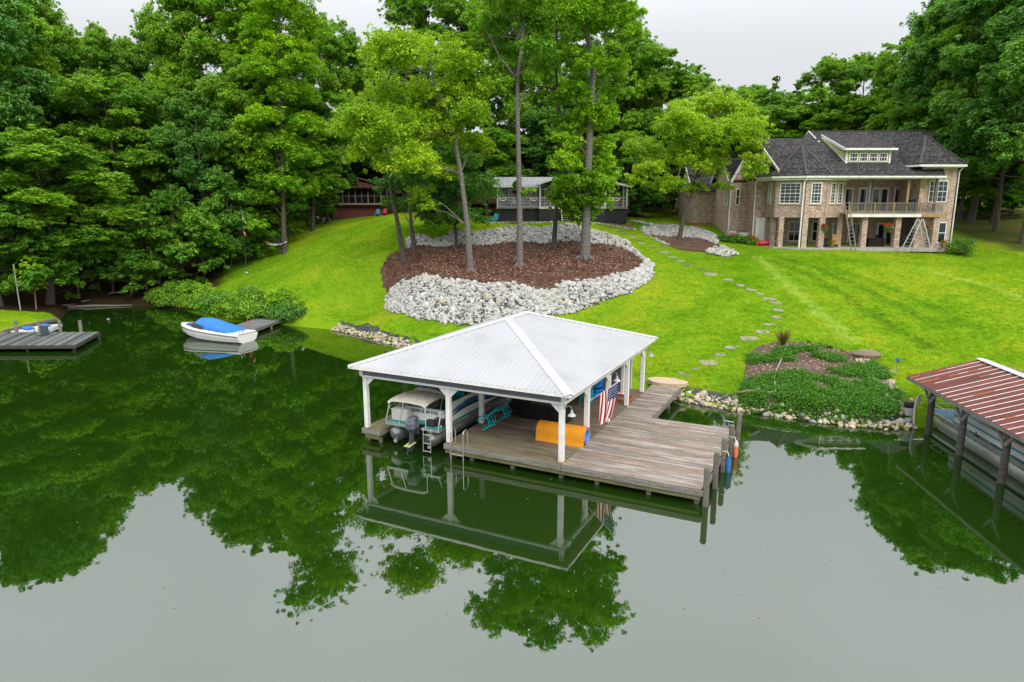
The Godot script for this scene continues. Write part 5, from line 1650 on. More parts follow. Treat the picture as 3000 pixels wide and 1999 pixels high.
	var gm := MB.new()
	for q in 420:
		var az := r.randf() * TAU
		var tilt := absf(r.randfn()) * 0.30
		var len := 0.75 + r.randf() * 0.5
		var d0 := Vector3(cos(az) * sin(tilt), cos(tilt), sin(az) * sin(tilt))
		var p0 := Vector3(cos(az), 0, sin(az)) * r.randf() * 0.12
		var p1 := p0 + d0 * len * 0.6
		var p2 := p1 + (d0 + Vector3(cos(az), -0.25, sin(az)) * 0.35).normalized() * len * 0.4
		var sd := d0.cross(Vector3(sin(az), 0.2, -cos(az))).normalized() * 0.006
		gm.col = Color(0.26, 0.19, 0.09).lerp(Color(0.20, 0.19, 0.06), r.randf()) * (0.7 + r.randf() * 0.6)
		gm.quad(p0 - sd, p0 + sd, p1 + sd, p1 - sd)
		gm.tri(p1 - sd, p1 + sd, p2)
	part(gm, "blades", M.leaf, og)
	var hs := thing("garden_hose", "pale grey hose lying across the weedy shoreline bed", "hose", Vector3.ZERO)
	var hp := []
	for q in GARDEN_HOSE.size() - 1:
		for w in 6:
			var p: Vector2 = GARDEN_HOSE[q].cubic_interpolate(GARDEN_HOSE[q + 1], GARDEN_HOSE[maxi(0, q - 1)], GARDEN_HOSE[mini(GARDEN_HOSE.size() - 1, q + 2)], w / 6.0)
			hp.append(on(p.x, p.y, 0.16))
	part(pipe(hp, 0.03, 6), "tube", M.hose_grey, hs)
	var ti := thing("driftwood", "short weathered log lying at the left edge of the shoreline bed", "log", on(TIMBER.x, TIMBER.y))
	var tm := MB.new()
	tm.smooth = true
	tm.tube([Vector3(-0.55, 0.08, 0.06), Vector3(-0.1, 0.12, -0.02), Vector3(0.3, 0.14, 0.02), Vector3(0.55, 0.2, -0.08)], [0.05, 0.09, 0.1, 0.12], 8)
	part(tm, "wood", M.bark_tan, ti)
	var tp := thing("garden_tap", "blue tap head on a thin pipe standing in the lawn near the red boathouse", "tap", on(TAP.x, TAP.y))
	part(pipe([Vector3(0, -0.05, 0), Vector3(0, 0.62, 0)], 0.022), "pipe", M.lamp_grey, tp)
	var th := MB.new()
	th.box(Vector3(0, 0.68, 0), Vector3(0.09, 0.16, 0.09), Basis(), 0.02)
	th.box(Vector3(0.12, 0.66, 0), Vector3(0.16, 0.06, 0.06), Basis(), 0.015)
	part(th, "tap_head", M.tap_blue, tp)
	var hd := MB.new()
	hd.box(Vector3(-0.03, 0.79, 0), Vector3(0.24, 0.05, 0.06), Basis(), 0.015)
	part(hd, "handle", M.tap_blue, tp)
	var pu := thing("water_pump", "white plastic pipe and black pump standing on the bank by the red roofed boathouse", "pump", Vector3(18.2, 0.0, -29.75))
	part(pipe([Vector3(0.35, 1.45, 0.0), Vector3(0.22, 1.42, 0.0), Vector3(0.12, 1.2, 0.02), Vector3(0.02, 0.8, 0.1), Vector3(-0.15, -0.9, 0.55)], 0.055, 10), "intake_pipe", M.pvc, pu)
	part(pipe([Vector3(0.2, 1.42, 0.0), Vector3(0.3, 1.1, -0.02), Vector3(0.12, 0.95, 0.0)], 0.05, 10), "elbow_pipe", M.pvc, pu)
	var pb := MB.new()
	pb.smooth = true
	pb.tube([Vector3(-0.28, 0.95, -0.15), Vector3(-0.26, 0.95, -0.15), Vector3(0.1, 0.95, -0.12)], [0.12, 0.16, 0.16], 12)
	part(pb, "pump_body", M.black_plastic, pu)
	var pf := MB.new()
	pf.box(Vector3(-0.1, 0.62, -0.15), Vector3(0.3, 0.36, 0.25), Basis(), 0.02)
	part(pf, "pump_base", M.grey_plastic, pu)
	part(pipe([Vector3(0.5, 1.0, -0.1), Vector3(0.8, 0.72, 0.0), Vector3(1.5, 0.62, 0.2), Vector3(2.0, 0.55, 0.3)], 0.02), "red_cable", M.red_hose, pu)
	var wp := thing("wood_stake", "thin grey wooden stake standing in the mulch bed near its right hand rocks", "stake", on(WOOD_POST.x, WOOD_POST.y))
	var wm := MB.new()
	wm.box(Vector3(0, 0.85, 0), Vector3(0.09, 2.0, 0.06), Basis(Vector3.BACK, 0.02), 0.01)
	part(wm, "shaft", M.pile, wp)
	# loose stones edging the shoreline bed on the right
	var ed := thing("stone_border", "pinkish loose stones bordering the shoreline bed below the boulder", "stone border", on(GARDEN_EDGE[2].x, GARDEN_EDGE[2].y))
	var edge := []
	for q in GARDEN_EDGE.size() - 1:
		for w in 34:
			var p: Vector2 = GARDEN_EDGE[q].lerp(GARDEN_EDGE[q + 1], r.randf()) + Vector2(r.randfn(), r.randfn()) * 0.32
			var s := 0.2 * clampf(exp(r.randfn() * 0.5), 0.4, 2.4)
			edge.append([s, Transform3D(rock_basis(r, s), on(p.x, p.y, 0.04) - ed.position)])
	place_rocks(ed, edge, [M.rock_pink, M.rock_tan, M.rock_grey, M.rock_pink], 200, r)

# leaves and scraps drifting on the water
func make_drift() -> void:
	var r := RandomNumberGenerator.new()
	r.seed = 404
	var lists := [[], []]
	while lists[0].size() + lists[1].size() < 170:
		var f := 14.0 + 36.0 * r.randf()
		var x := r.randf_range(-0.7, 0.7) * f
		if shore_distance(x, -f) > -1.0: continue
		lists[r.randi() % 2].append(Transform3D(Basis(Vector3.UP, r.randf() * TAU).scaled(Vector3.ONE * (0.25 + r.randf() * 0.45)), Vector3(x, 0.004, -f)))
	tag(multi(chip_mesh(), M.chip_light, "floating_leaves", lists[0]), "tan leaves drifting here and there on the lake", "leaf litter")
	tag(multi(chip_mesh(), M.drift, "floating_twigs", lists[1]), "pale scraps and twigs drifting here and there on the lake", "debris")

# mown grass: short tufts over the near lawns
func make_grass() -> void:
	var r := RandomNumberGenerator.new()
	r.seed = 66
	var tuft := MB.new()
	for q in 9:
		var az := r.randf() * TAU
		var p := Vector3(cos(az), 0, sin(az)) * r.randf() * 0.10
		var tip := p + Vector3(r.randfn() * 0.035, 0.05 + r.randf() * 0.045, r.randfn() * 0.035)
		var sd := Vector3(sin(az * 3.0), 0, cos(az * 3.0)) * 0.012
		tuft.tri(p - sd, p + sd, tip)
	tuft.t.clear()
	var xf := []
	var cols := []
	while xf.size() < 90000:
		# denser where the lawn is nearer
		var f := 29.0 + pow(r.randf(), 1.25) * 58.0
		var x := r.randf_range(-0.82, 0.78) * f
		var z := -f
		if x > 47.0: continue
		var h := ground(x, z)
		if h < 0.40 or shore_distance(x, z) < 0.45: continue
		if woods(x, z) > 0.3: continue
		var p := Vector2(x, z)
		if inside(p, MULCH_BED) or inside(p, GARDEN_BED) or inside(p, SIDE_MULCH): continue
		var s := 0.8 + r.randf() * 0.8
		xf.append(Transform3D(Basis(Vector3.UP, r.randf() * TAU).scaled(Vector3(s, s * (0.6 + r.randf() * 0.7), s)), Vector3(x, h - 0.01, z)))
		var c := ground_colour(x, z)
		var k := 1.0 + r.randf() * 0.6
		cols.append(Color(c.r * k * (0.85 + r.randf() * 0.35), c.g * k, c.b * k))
	tag(multi(tuft.mesh(), M.blade, "grass", xf, self, cols), "short mown grass covering the sloping lawns", "grass")

# ------------------------------------------------------------------ houses
func brick_texture() -> ImageTexture:
	var n := 260
	var im := Image.create(n, n, false, Image.FORMAT_RGB8)
	im.fill(Color(0.74, 0.69, 0.65))
	var r := RandomNumberGenerator.new()
	r.seed = 88
	var tones := [Color(0.60, 0.49, 0.42), Color(0.54, 0.42, 0.36), Color(0.66, 0.57, 0.50), Color(0.48, 0.39, 0.35), Color(0.70, 0.62, 0.56), Color(0.58, 0.49, 0.44)]
	for row in 26:
		for q in range(-1, 10):
			var c: Color = tones[r.randi() % 6] * (1.0 + r.randf() * 0.2)
			im.fill_rect(Rect2i(q * 26 + (13 if row % 2 else 0) + 1, row * 10 + 1, 24, 8), c)
	return ImageTexture.create_from_image(im)

func shingle_texture() -> ImageTexture:
	var im := Image.create(256, 256, false, Image.FORMAT_RGB8)
	var r := RandomNumberGenerator.new()
	r.seed = 89
	for row in 16:
		for q in 16:
			var k := 0.55 + r.randf() * 0.45
			im.fill_rect(Rect2i(q * 16 + (8 if row % 2 else 0), row * 16, 16, 16), grey(k))
		im.fill_rect(Rect2i(0, row * 16, 256, 3), grey(0.28))
	return ImageTexture.create_from_image(im)

# a flat roof or wall polygon with thickness; u runs along the first edge, v across it
func slab(m: MB, pts: Array, thick: float) -> void:
	var x: Vector3 = (pts[1] - pts[0]).normalized()
	var nrm: Vector3 = Vector3.ZERO
	for k in range(1, pts.size() - 1): nrm += (pts[k] - pts[0]).cross(pts[k + 1] - pts[0])
	nrm = nrm.normalized()
	var y := nrm.cross(x)
	var n := pts.size()
	for side in 2:
		var k := m.v.size()
		for p in pts:
			m.v.append(p - nrm * thick * side)
			m.c.append(m.col)
			m.t.append(Vector2((p - pts[0]).dot(x), -(p - pts[0]).dot(y)))
		for q in range(1, n - 1):
			if side == 0: m.i.append_array(PackedInt32Array([k, k + q + 1, k + q]))
			else: m.i.append_array(PackedInt32Array([k, k + q, k + q + 1]))
	for q in n:
		var b := (q + 1) % n
		m.quad(pts[q] - nrm * thick, pts[b] - nrm * thick, pts[b], pts[q])

func roof_slab(parent: Node, called: String, pts: Array, mt: Material, thick := 0.14) -> MeshInstance3D:
	var m := MB.new()
	slab(m, pts, thick)
	return part(m, called, mt, parent)

func block(parent: Node, called: String, x0: float, x1: float, y0: float, y1: float, z0: float, z1: float, mt: Material, bev := 0.0) -> MeshInstance3D:
	var m := MB.new()
	m.box(Vector3((x0 + x1) * 0.5, (y0 + y1) * 0.5, (z0 + z1) * 0.5), Vector3(absf(x1 - x0), absf(y1 - y0), absf(z1 - z0)), Basis(), bev)
	return part(m, called, mt, parent)

# window or glazed door lying in the plane through 'at' facing 'out'
func window(parent: Node, called: String, at: Vector3, out: Vector3, w: float, h: float, cols: int, rows: int, frame_mat: Material, trim := 0.09, glass: Material = null) -> Node3D:
	var o := Node3D.new()
	o.name = called
	parent.add_child(o, true)
	o.transform = Transform3D(Basis(Vector3.UP.cross(out).normalized(), Vector3.UP, out.normalized()), at)
	var f := MB.new()
	f.box(Vector3(-w * 0.5 + trim * 0.5, 0, 0.03), Vector3(trim, h, 0.09), Basis(), 0.008)
	f.box(Vector3(w * 0.5 - trim * 0.5, 0, 0.03), Vector3(trim, h, 0.09), Basis(), 0.008)
	f.box(Vector3(0, h * 0.5 - trim * 0.5, 0.031), Vector3(w - trim * 2.0, trim, 0.088), Basis(), 0.008)
	f.box(Vector3(0, -h * 0.5 + trim * 0.5, 0.031), Vector3(w - trim * 2.0, trim, 0.088), Basis(), 0.008)
	part(f, "frame", frame_mat, o)
	var g := MB.new()
	g.box(Vector3(0, 0, 0.004), Vector3(w - trim * 1.6, h - trim * 1.6, 0.012))
	part(g, "pane", glass if glass else M.glass, o)
	if cols > 1 or rows > 1:
		var b := MB.new()
		for k in range(1, cols): b.box(Vector3(-w * 0.5 + w * k / cols, 0, 0.022), Vector3(0.03 if cols > 2 or rows > 3 else 0.05, h - trim * 2.0, 0.025))
		for k in range(1, rows): b.box(Vector3(0, -h * 0.5 + h * k / rows, 0.0225), Vector3(w - trim * 2.0, 0.03 if k * 2 != rows else 0.06, 0.024))
		part(b, "glazing_bars", frame_mat, o)
	return o

func wall_quad(parent: Node, called: String, a: Vector2, b: Vector2, y0: float, y1: float, mt: Material, thick := 0.25) -> MeshInstance3D:
	var m := MB.new()
	var p := Vector3(a.x, (y0 + y1) * 0.5, a.y)
	var q := Vector3(b.x, (y0 + y1) * 0.5, b.y)
	m.bar(p, q, thick, y1 - y0)
	return part(m, called, mt, parent)

func adirondack(called: String, label: String, mt: Material, at: Vector3, turn: float, group := "") -> Node3D:
	var t := thing(called, label, "chair", at, turn, group)
	var s := MB.new()
	s.box(Vector3(0, 0.33, 0.0), Vector3(0.52, 0.03, 0.5), Basis(Vector3.RIGHT, 0.2), 0.01)
	part(s, "seat", mt, t)
	for k in 5:
		var m := MB.new()
		var h: float = [0.60, 0.70, 0.75, 0.70, 0.60][k]
		m.box(Vector3(-0.2 + k * 0.1, 0.27 + h * 0.5, -0.30 - 0.10), Vector3(0.09, h, 0.025), Basis(Vector3.RIGHT, -0.32) * Basis(Vector3.BACK, (k - 2) * -0.05), 0.008)
		part(m, "back_slat", mt, t)
	for x in [-1, 1]:
		var a := MB.new()
		a.box(Vector3(x * 0.33, 0.52, 0.0), Vector3(0.13, 0.025, 0.66), Basis(), 0.01)
		part(a, "armrest", mt, t)
		var l := MB.new()
		l.bar(Vector3(x * 0.3, 0.5, 0.27), Vector3(x * 0.32, 0.0, 0.3), 0.05, 0.09)
		part(l, "leg", mt, t)
		var l2 := MB.new()
		l2.bar(Vector3(x * 0.28, 0.36, 0.22), Vector3(x * 0.28, 0.0, -0.42), 0.04, 0.09)
		part(l2, "leg", mt, t)
	return t

func make_cabin() -> void:
	var t := thing("cabin", "low grey lakeside cabin with a white metal roof, porch rails and dark skirting", "house", Vector3(0, 0, 0))
	# skirting boards
	var runs := [[-1.6, 2.93, -75.0], [2.93, 5.25, -74.4], [6.85, 10.0, -74.4], [10.0, 12.4, -75.0]]
	var bd := MB.new()
	bd.box(Vector3.ZERO, Vector3(0.19, 1.5, 0.03), Basis(), 0.012)
	var bdm := bd.mesh()
	for e in runs:
		block(t, "skirting", e[0], e[1], 7.7, 9.27, e[2], e[2] - 0.12, M.charcoal)
		var n := int((e[1] - e[0]) / 0.2)
		for k in n: put(bdm, "skirting_board", M.charcoal, t, Vector3(e[0] + 0.1 + (e[1] - e[0]) * k / n, 8.52, e[2] + 0.016))
		block(t, "deck_edge", e[0] - 0.05, e[1] + 0.05, 9.27, 9.49, e[2] + 0.05, e[2] - 0.15, M.white_paint)
	for e in [[-1.6, -75.0, -78.0], [12.4, -75.0, -81.0]]:
		block(t, "skirting", e[0] - 0.05, e[0] + 0.05, 7.7, 9.27, e[1] - 0.13, e[2], M.charcoal)
	block(t, "porch_floor", -1.6, 12.4, 9.38, 9.46, -74.55, -78.2, M.porch_floor)
	# walls
	block(t, "wall", -1.5, 9.8, 9.46, 11.75, -77.4, -77.6, M.cabin_grey)
	block(t, "wall", -1.6, -1.45, 7.9, 11.75, -77.6, -84.0, M.cabin_grey)
	block(t, "wall", 9.8, 9.95, 9.46, 12.0, -75.6, -84.0, M.cabin_grey)
	block(t, "wall", 10.0, 12.4, 9.46, 11.4, -80.9, -81.1, M.cabin_grey)
	block(t, "wall", 2.5, 9.8, 11.75, 12.2, -77.2, -77.4, M.cabin_grey)
	for x in [2.0, 4.3, 8.2]:
		for d in [-0.36, 0.36]:
			window(t, "french_door", Vector3(x + d, 10.52, -77.36), Vector3(0, 0, 1), 0.7, 2.08, 2, 5, M.white_paint, 0.1)
	window(t, "window", Vector3(0.1, 10.75, -77.36), Vector3(0, 0, 1), 1.0, 1.2, 1, 2, M.white_paint)
	window(t, "window", Vector3(6.2, 10.75, -77.36), Vector3(0, 0, 1), 1.2, 1.3, 2, 2, M.white_paint)
	# porch posts and rails
	for e in [[-1.55, -74.95, 11.7], [3.0, -74.45, 11.85], [5.2, -74.45, 12.3], [6.9, -74.45, 12.4], [9.9, -74.45, 12.05], [10.1, -74.95, 12.0], [12.35, -74.95, 11.6], [12.35, -77.4, 11.6], [11.2, -77.4, 11.7]]:
		block(t, "porch_post", e[0] - 0.07, e[0] + 0.07, 9.49, e[2], e[1] + 0.07, e[1] - 0.07, M.white_paint, 0.01)
	for e in [[-1.55, 3.0, -74.95], [3.0, 5.2, -74.45], [6.9, 9.9, -74.45], [10.1, 12.35, -74.95]]:
		for k in 6:
			var y := 9.64 + k * 0.166
			var m := MB.new()
			m.bar(Vector3(e[0], y, e[2]), Vector3(e[1], y, e[2]), 0.05, 0.05 if k == 5 else 0.03)
			part(m, "rail", M.white_paint, t)
	# roof: long low slope, a cross gable over the steps and a lean-to on the right
	var rf := Node3D.new()
	rf.name = "roof"
	t.add_child(rf)
	roof_face(rf, Vector3(-2.06, 11.68, -74.4), Vector3(9.9, 11.68, -74.4), Vector3(9.9, 12.75, -79.6), Vector3(-2.06, 12.75, -79.6), 0.9, 2, M.white_roof)
	roof_slab(rf, "back_slope", [Vector3(9.9, 12.75, -79.6), Vector3(9.9, 11.7, -85.0), Vector3(-2.06, 11.7, -85.0), Vector3(-2.06, 12.75, -79.6)], M.white_roof, 0.05)
	block(rf, "eave_board", -2.06, 2.9, 11.5, 11.66, -74.38, -74.42, M.white_paint)
	roof_slab(rf, "gable_slope", [Vector3(2.62, 11.9, -73.7), Vector3(6.15, 13.0, -73.7), Vector3(6.15, 13.0, -80.0), Vector3(2.62, 11.9, -80.0)], M.white_roof, 0.05)
	roof_slab(rf, "gable_slope", [Vector3(6.15, 13.0, -73.7), Vector3(10.5, 12.0, -73.7), Vector3(10.5, 12.0, -80.0), Vector3(6.15, 13.0, -80.0)], M.white_roof, 0.05)
	for e in [[Vector3(2.62, 11.8, -73.68), Vector3(6.15, 12.9, -73.68)], [Vector3(6.15, 12.9, -73.68), Vector3(10.5, 11.9, -73.68)]]:
		var m := MB.new()
		m.bar(e[0], e[1], 0.05, 0.2)
		part(m, "rake_board", M.white_paint, rf)
	roof_slab(rf, "lean_to", [Vector3(10.2, 12.18, -74.3), Vector3(12.75, 11.66, -74.3), Vector3(12.75, 11.66, -81.5), Vector3(10.2, 12.18, -81.5)], M.white_roof, 0.05)
	var lm := MB.new()
	lm.bar(Vector3(10.2, 12.08, -74.28), Vector3(12.75, 11.56, -74.28), 0.05, 0.17)
	part(lm, "rake_board", M.white_paint, rf)
	roof_slab(rf, "rear_lean_to", [Vector3(11.7, 12.25, -80.0), Vector3(13.2, 11.98, -80.0), Vector3(13.2, 11.98, -83.0), Vector3(11.7, 12.25, -83.0)], M.white_roof, 0.05)
	# steps
	var st := Node3D.new()
	st.name = "steps"
	t.add_child(st)
	for k in 7: block(st, "step", 5.3, 6.8, 9.28 - k * 0.19, 9.33 - k * 0.19, -74.3 + k * 0.28, -74.62 + k * 0.28, M.pale_wood, 0.008)
	for x in [5.26, 6.84]:
		var m := MB.new()
		m.bar(Vector3(x, 9.25, -74.4), Vector3(x, 8.0, -72.5), 0.05, 0.22)
		part(m, "stringer", M.white_paint, st)
	# grill and chairs on the porch
	var gr := thing("grill", "black kettle grill standing on the cabin's right hand porch", "grill", Vector3(11.3, 9.46, -76.6))
	var gm := MB.new()
	gm.lathe(Vector3(0, 0.7, 0), [Vector2(0.05, 0.0), Vector2(0.25, 0.1), Vector2(0.32, 0.25), Vector2(0.26, 0.42), Vector2(0.05, 0.5)], 14)
	part(gm, "bowl", M.black_plastic, gr)
	for k in 3:
		part(pipe([Vector3(cos(k * TAU / 3) * 0.12, 0.8, sin(k * TAU / 3) * 0.12), Vector3(cos(k * TAU / 3) * 0.3, 0.0, sin(k * TAU / 3) * 0.3)], 0.015), "leg", M.black_plastic, gr)
	for e in [[0.2, "first"], [1.0, "second"]]:
		var c := plastic_chair("porch_chair", "white porch chair near the bunting at the cabin's left end" if e[0] < 0.5 else "white porch chair standing beside the cabin's french doors", M.white_paint, "white chairs on the cabin porch")
		c.position = Vector3(e[0], 9.46, -76.2)
		c.rotation.y = PI
	# half round buntings on the rails
	var where := ["at the rail's left end", "beside the cabin's french doors", "beside the porch steps", "under the right hand lean-to"]
	var n := 0
	for x in [-0.95, 2.35, 8.85, 11.2]:
		var b := thing("bunting", "half round tricolour bunting on the cabin rail " + where[n], "bunting", Vector3(x, 10.47, -74.36 if (x > 3.0 and x < 10.0) else -74.86), 0.0, "buntings on the cabin rail")
		n += 1
		var bands := [[0.0, 0.10, Color(0.55, 0.02, 0.04)], [0.10, 0.18, Color(0.85, 0.83, 0.80)], [0.18, 0.30, Color(0.03, 0.06, 0.22)], [0.30, 0.40, Color(0.85, 0.83, 0.80)], [0.40, 0.46, Color(0.55, 0.02, 0.04)]]
		for q in bands:
			var m := MB.new()
			m.col = q[2]
			for k in 14:
				var a0 := PI + PI * k / 14.0
				var a1 := PI + PI * (k + 1) / 14.0
				var z0 := 0.02 * (k % 2)
				var z1 := 0.02 * ((k + 1) % 2)
				m.quad(Vector3(cos(a0) * q[0], sin(a0) * q[0], z0), Vector3(cos(a0) * q[1], sin(a0) * q[1], z0), Vector3(cos(a1) * q[1], sin(a1) * q[1], z1), Vector3(cos(a1) * q[0], sin(a1) * q[0], z1))
			part(m, "band", M.cloth_vc, b)
	adirondack("lawn_chair", "teal lawn chair set tight against the cabin's left corner, behind the other", M.teal_chair, on(-2.15, -74.7), -0.9, "teal lawn chairs by the cabin")
	adirondack("lawn_chair", "teal lawn chair in front of the other one at the cabin's left corner", M.teal_chair, on(-1.9, -73.6), -0.7, "teal lawn chairs by the cabin")
	# gravel strip with a white stone edge in front of the cabin
	var strip := []
	var edge := []
	for k in 33:
		var x := -2.6 + k * 0.49
		var z := -73.0 + 0.45 * sin(x * 1.1) + (0.4 if x < -1.0 else 0.0)
		strip.append(Vector2(x, z))
		edge.append(Vector2(x, z))
	var ring := strip.duplicate()
	ring.append(Vector2(13.2, -75.3))
	ring.append(Vector2(-2.6, -75.3))
	var paint := func(x: float, z: float) -> Color: return Color(0.50, 0.33, 0.22) * (0.75 + patchy.get_noise_2d(x * 40.0, z * 40.0) * 0.5)
	structure(draped(ring, 0.2, 0.045, paint, 0.05), "gravel_strip", M.mulch)
	var sb := thing("stone_border", "row of small white stones edging the gravel in front of the cabin", "stone border", on(5.0, -73.0))
	var list := []
	var r := RandomNumberGenerator.new()
	r.seed = 41
	for k in edge.size() - 1:
		for q in 7:
			var p: Vector2 = edge[k].lerp(edge[k + 1], r.randf()) + Vector2(r.randfn(), r.randfn()) * 0.08
			var w := 0.19 * clampf(exp(r.randfn() * 0.3), 0.6, 1.7)
			list.append([w, Transform3D(rock_basis(r, w), on(p.x, p.y, 0.05) - sb.position)])
	place_rocks(sb, list, [M.rock_white, M.rock_pale, M.rock_grey], 230, r)
	var far := thing("stone_border", "line of white rocks climbing the lawn between the cabin and the brick house", "stone border", on(17.0, -80.0))
	list = []
	for k in 150:
		var g := r.randf()
		var p := Vector2(13.6, -78.5).lerp(Vector2(19.5, -73.5), g) + Vector2(r.randfn(), r.randfn()) * 0.3
		var w := 0.26 * clampf(exp(r.randfn() * 0.4), 0.5, 1.8)
		list.append([w, Transform3D(rock_basis(r, w), on(p.x, p.y, 0.05) - far.position)])
	place_rocks(far, list, [M.rock_white, M.rock_pale, M.rock_grey], 150, r)
	var pl := thing("wood_planter", "small round wooden planter on the lawn before the cabin's gravel", "planter", on(PLANTER.x, PLANTER.y + 1.8))
	var pm := MB.new()
	pm.lathe(Vector3.ZERO, [Vector2(0.36, 0.0), Vector2(0.40, 0.12), Vector2(0.40, 0.26), Vector2(0.3, 0.26), Vector2(0.0, 0.22)], 12)
	part(pm, "tub", M.bark_tan, pl)

func make_brown_house() -> void:
	var t := thing("brown_cottage", "dark brown cottage with a screened porch above a red wall at the wood's edge", "house", Vector3.ZERO)
	block(t, "lower_wall", -25.3, -17.6, 7.0, 9.6, -97.6, -97.8, M.red_wall)
	block(t, "lower_wall", -25.4, -25.2, 7.0, 9.6, -97.8, -104.0, M.red_wall)
	block(t, "side_wall", -17.7, -17.5, 7.5, 12.0, -98.0, -104.0, M.dark_brown)
	block(t, "deck_beam", -25.4, -17.3, 9.58, 9.82, -96.9, -97.1, M.tan_paint)
	block(t, "porch_floor", -25.3, -17.4, 9.72, 9.8, -97.1, -100.0, M.dark_brown)
	block(t, "back_wall", -25.3, -17.5, 9.8, 12.0, -100.0, -100.2, M.dark_brown)
	window(t, "window", Vector3(-20.2, 10.95, -99.95), Vector3(0, 0, 1), 1.0, 1.2, 1, 1, M.tan_paint)
	window(t, "window", Vector3(-21.1, 10.95, -99.95), Vector3(0, 0, 1), 0.5, 1.2, 1, 1, M.tan_paint)
	for k in 10:
		var x := -25.35 + k * 0.89
		block(t, "screen_post", x - (0.06 if k % 2 == 0 else 0.03), x + (0.06 if k % 2 == 0 else 0.03), 9.82, 11.85, -96.95, -97.05, M.tan_paint)
	block(t, "screen_rail", -25.35, -17.35, 10.76, 10.82, -96.96, -97.04, M.tan_paint)
	var sc := MB.new()
	sc.quad(Vector3(-25.3, 9.82, -97.02), Vector3(-17.4, 9.82, -97.02), Vector3(-17.4, 11.85, -97.02), Vector3(-25.3, 11.85, -97.02))
	part(sc, "screen", M.screen, t)
	var rf := Node3D.new()
	rf.name = "roof"
	t.add_child(rf)
	var a := Vector3(-26.15, 11.98, -96.2)
	var b := Vector3(-17.6, 11.98, -96.2)
	var c := Vector3(-17.6, 11.98, -104.8)
	var d := Vector3(-26.15, 11.98, -104.8)
	roof_slab(rf, "front_slope", [a, b, Vector3(-20.15, 12.85, -98.7), Vector3(-23.5, 12.85, -98.7)], M.shingle_brown)
	roof_slab(rf, "side_slope", [b, c, Vector3(-21.8, 13.3, -103.0), Vector3(-21.8, 13.3, -98.6), Vector3(-20.15, 12.85, -98.7)], M.shingle_brown)
	roof_slab(rf, "side_slope", [d, a, Vector3(-23.5, 12.85, -98.7), Vector3(-21.8, 13.3, -98.6), Vector3(-21.8, 13.3, -103.0)], M.shingle_brown)
	roof_slab(rf, "gablet", [Vector3(-23.4, 12.8, -98.75), Vector3(-20.25, 12.8, -98.75), Vector3(-21.8, 13.25, -98.75)], M.dark_brown, 0.05)
	for e in [[Vector3(-23.6, 12.86, -98.5), Vector3(-21.8, 13.36, -98.5)], [Vector3(-21.8, 13.36, -98.5), Vector3(-20.0, 12.86, -98.5)]]:
		var m := MB.new()
		m.bar(e[0], e[1], 0.12, 0.08)
		part(m, "rake_board", M.tan_paint, rf)
	block(rf, "gutter", -26.15, -17.6, 11.85, 11.97, -96.1, -96.2, M.dark_brown)
	adirondack("garden_chair", "turquoise garden chair standing before the brown cottage's red wall", M.teal_chair, on(-18.65, -96.4), 0.0)
	adirondack("garden_chair", "red garden chair standing beside the turquoise one by the brown cottage", M.red_chair, on(-17.75, -96.6), -0.1)
	var tp := thing("log_tarp", "grey tarpaulin arched over a log pile at the brown cottage's left corner", "tarpaulin", on(-26.6, -95.5))
	var m := MB.new()
	var rings := []
	for k in 5:
		var ring := []
		for q in 7:
			var g := PI * q / 6.0
			ring.append(Vector3(-cos(g) * 0.6 + k * 0.35 - 0.6, sin(g) * 0.75 + 0.05, -k * 0.2))
		rings.append(ring)
	for k in 4:
		for q in 6: m.quad(rings[k][q], rings[k][q + 1], rings[k + 1][q + 1], rings[k + 1][q])
	part(m, "cover", M.boat_grey, tp)
	for q in 8:
		var lg := MB.new()
		lg.smooth = true
		var p := Vector3(-0.6 + (q % 4) * 0.3, 0.12 + (q / 4) * 0.22, 0.0)
		lg.tube([p + Vector3(0, 0, 0.3), p + Vector3(0.3, 0, -0.9)], [0.1], 8)
		part(lg, "log", M.bark_tan, tp)
	var br := thing("brush_pile", "low heap of dark brushwood lying on the grass below the red wall", "brush pile", on(-24.9, -95.2))
	var bm := MB.new()
	var r := RandomNumberGenerator.new()
	r.seed = 6
	for q in 60:
		var p := Vector3(r.randfn() * 0.45, r.randf() * 0.25, r.randfn() * 0.25)
		bm.tube([p, p + Vector3(r.randfn() * 0.5, r.randf() * 0.15, r.randfn() * 0.3)], [0.02, 0.008], 4, false)
	part(bm, "twigs", M.bark, br)

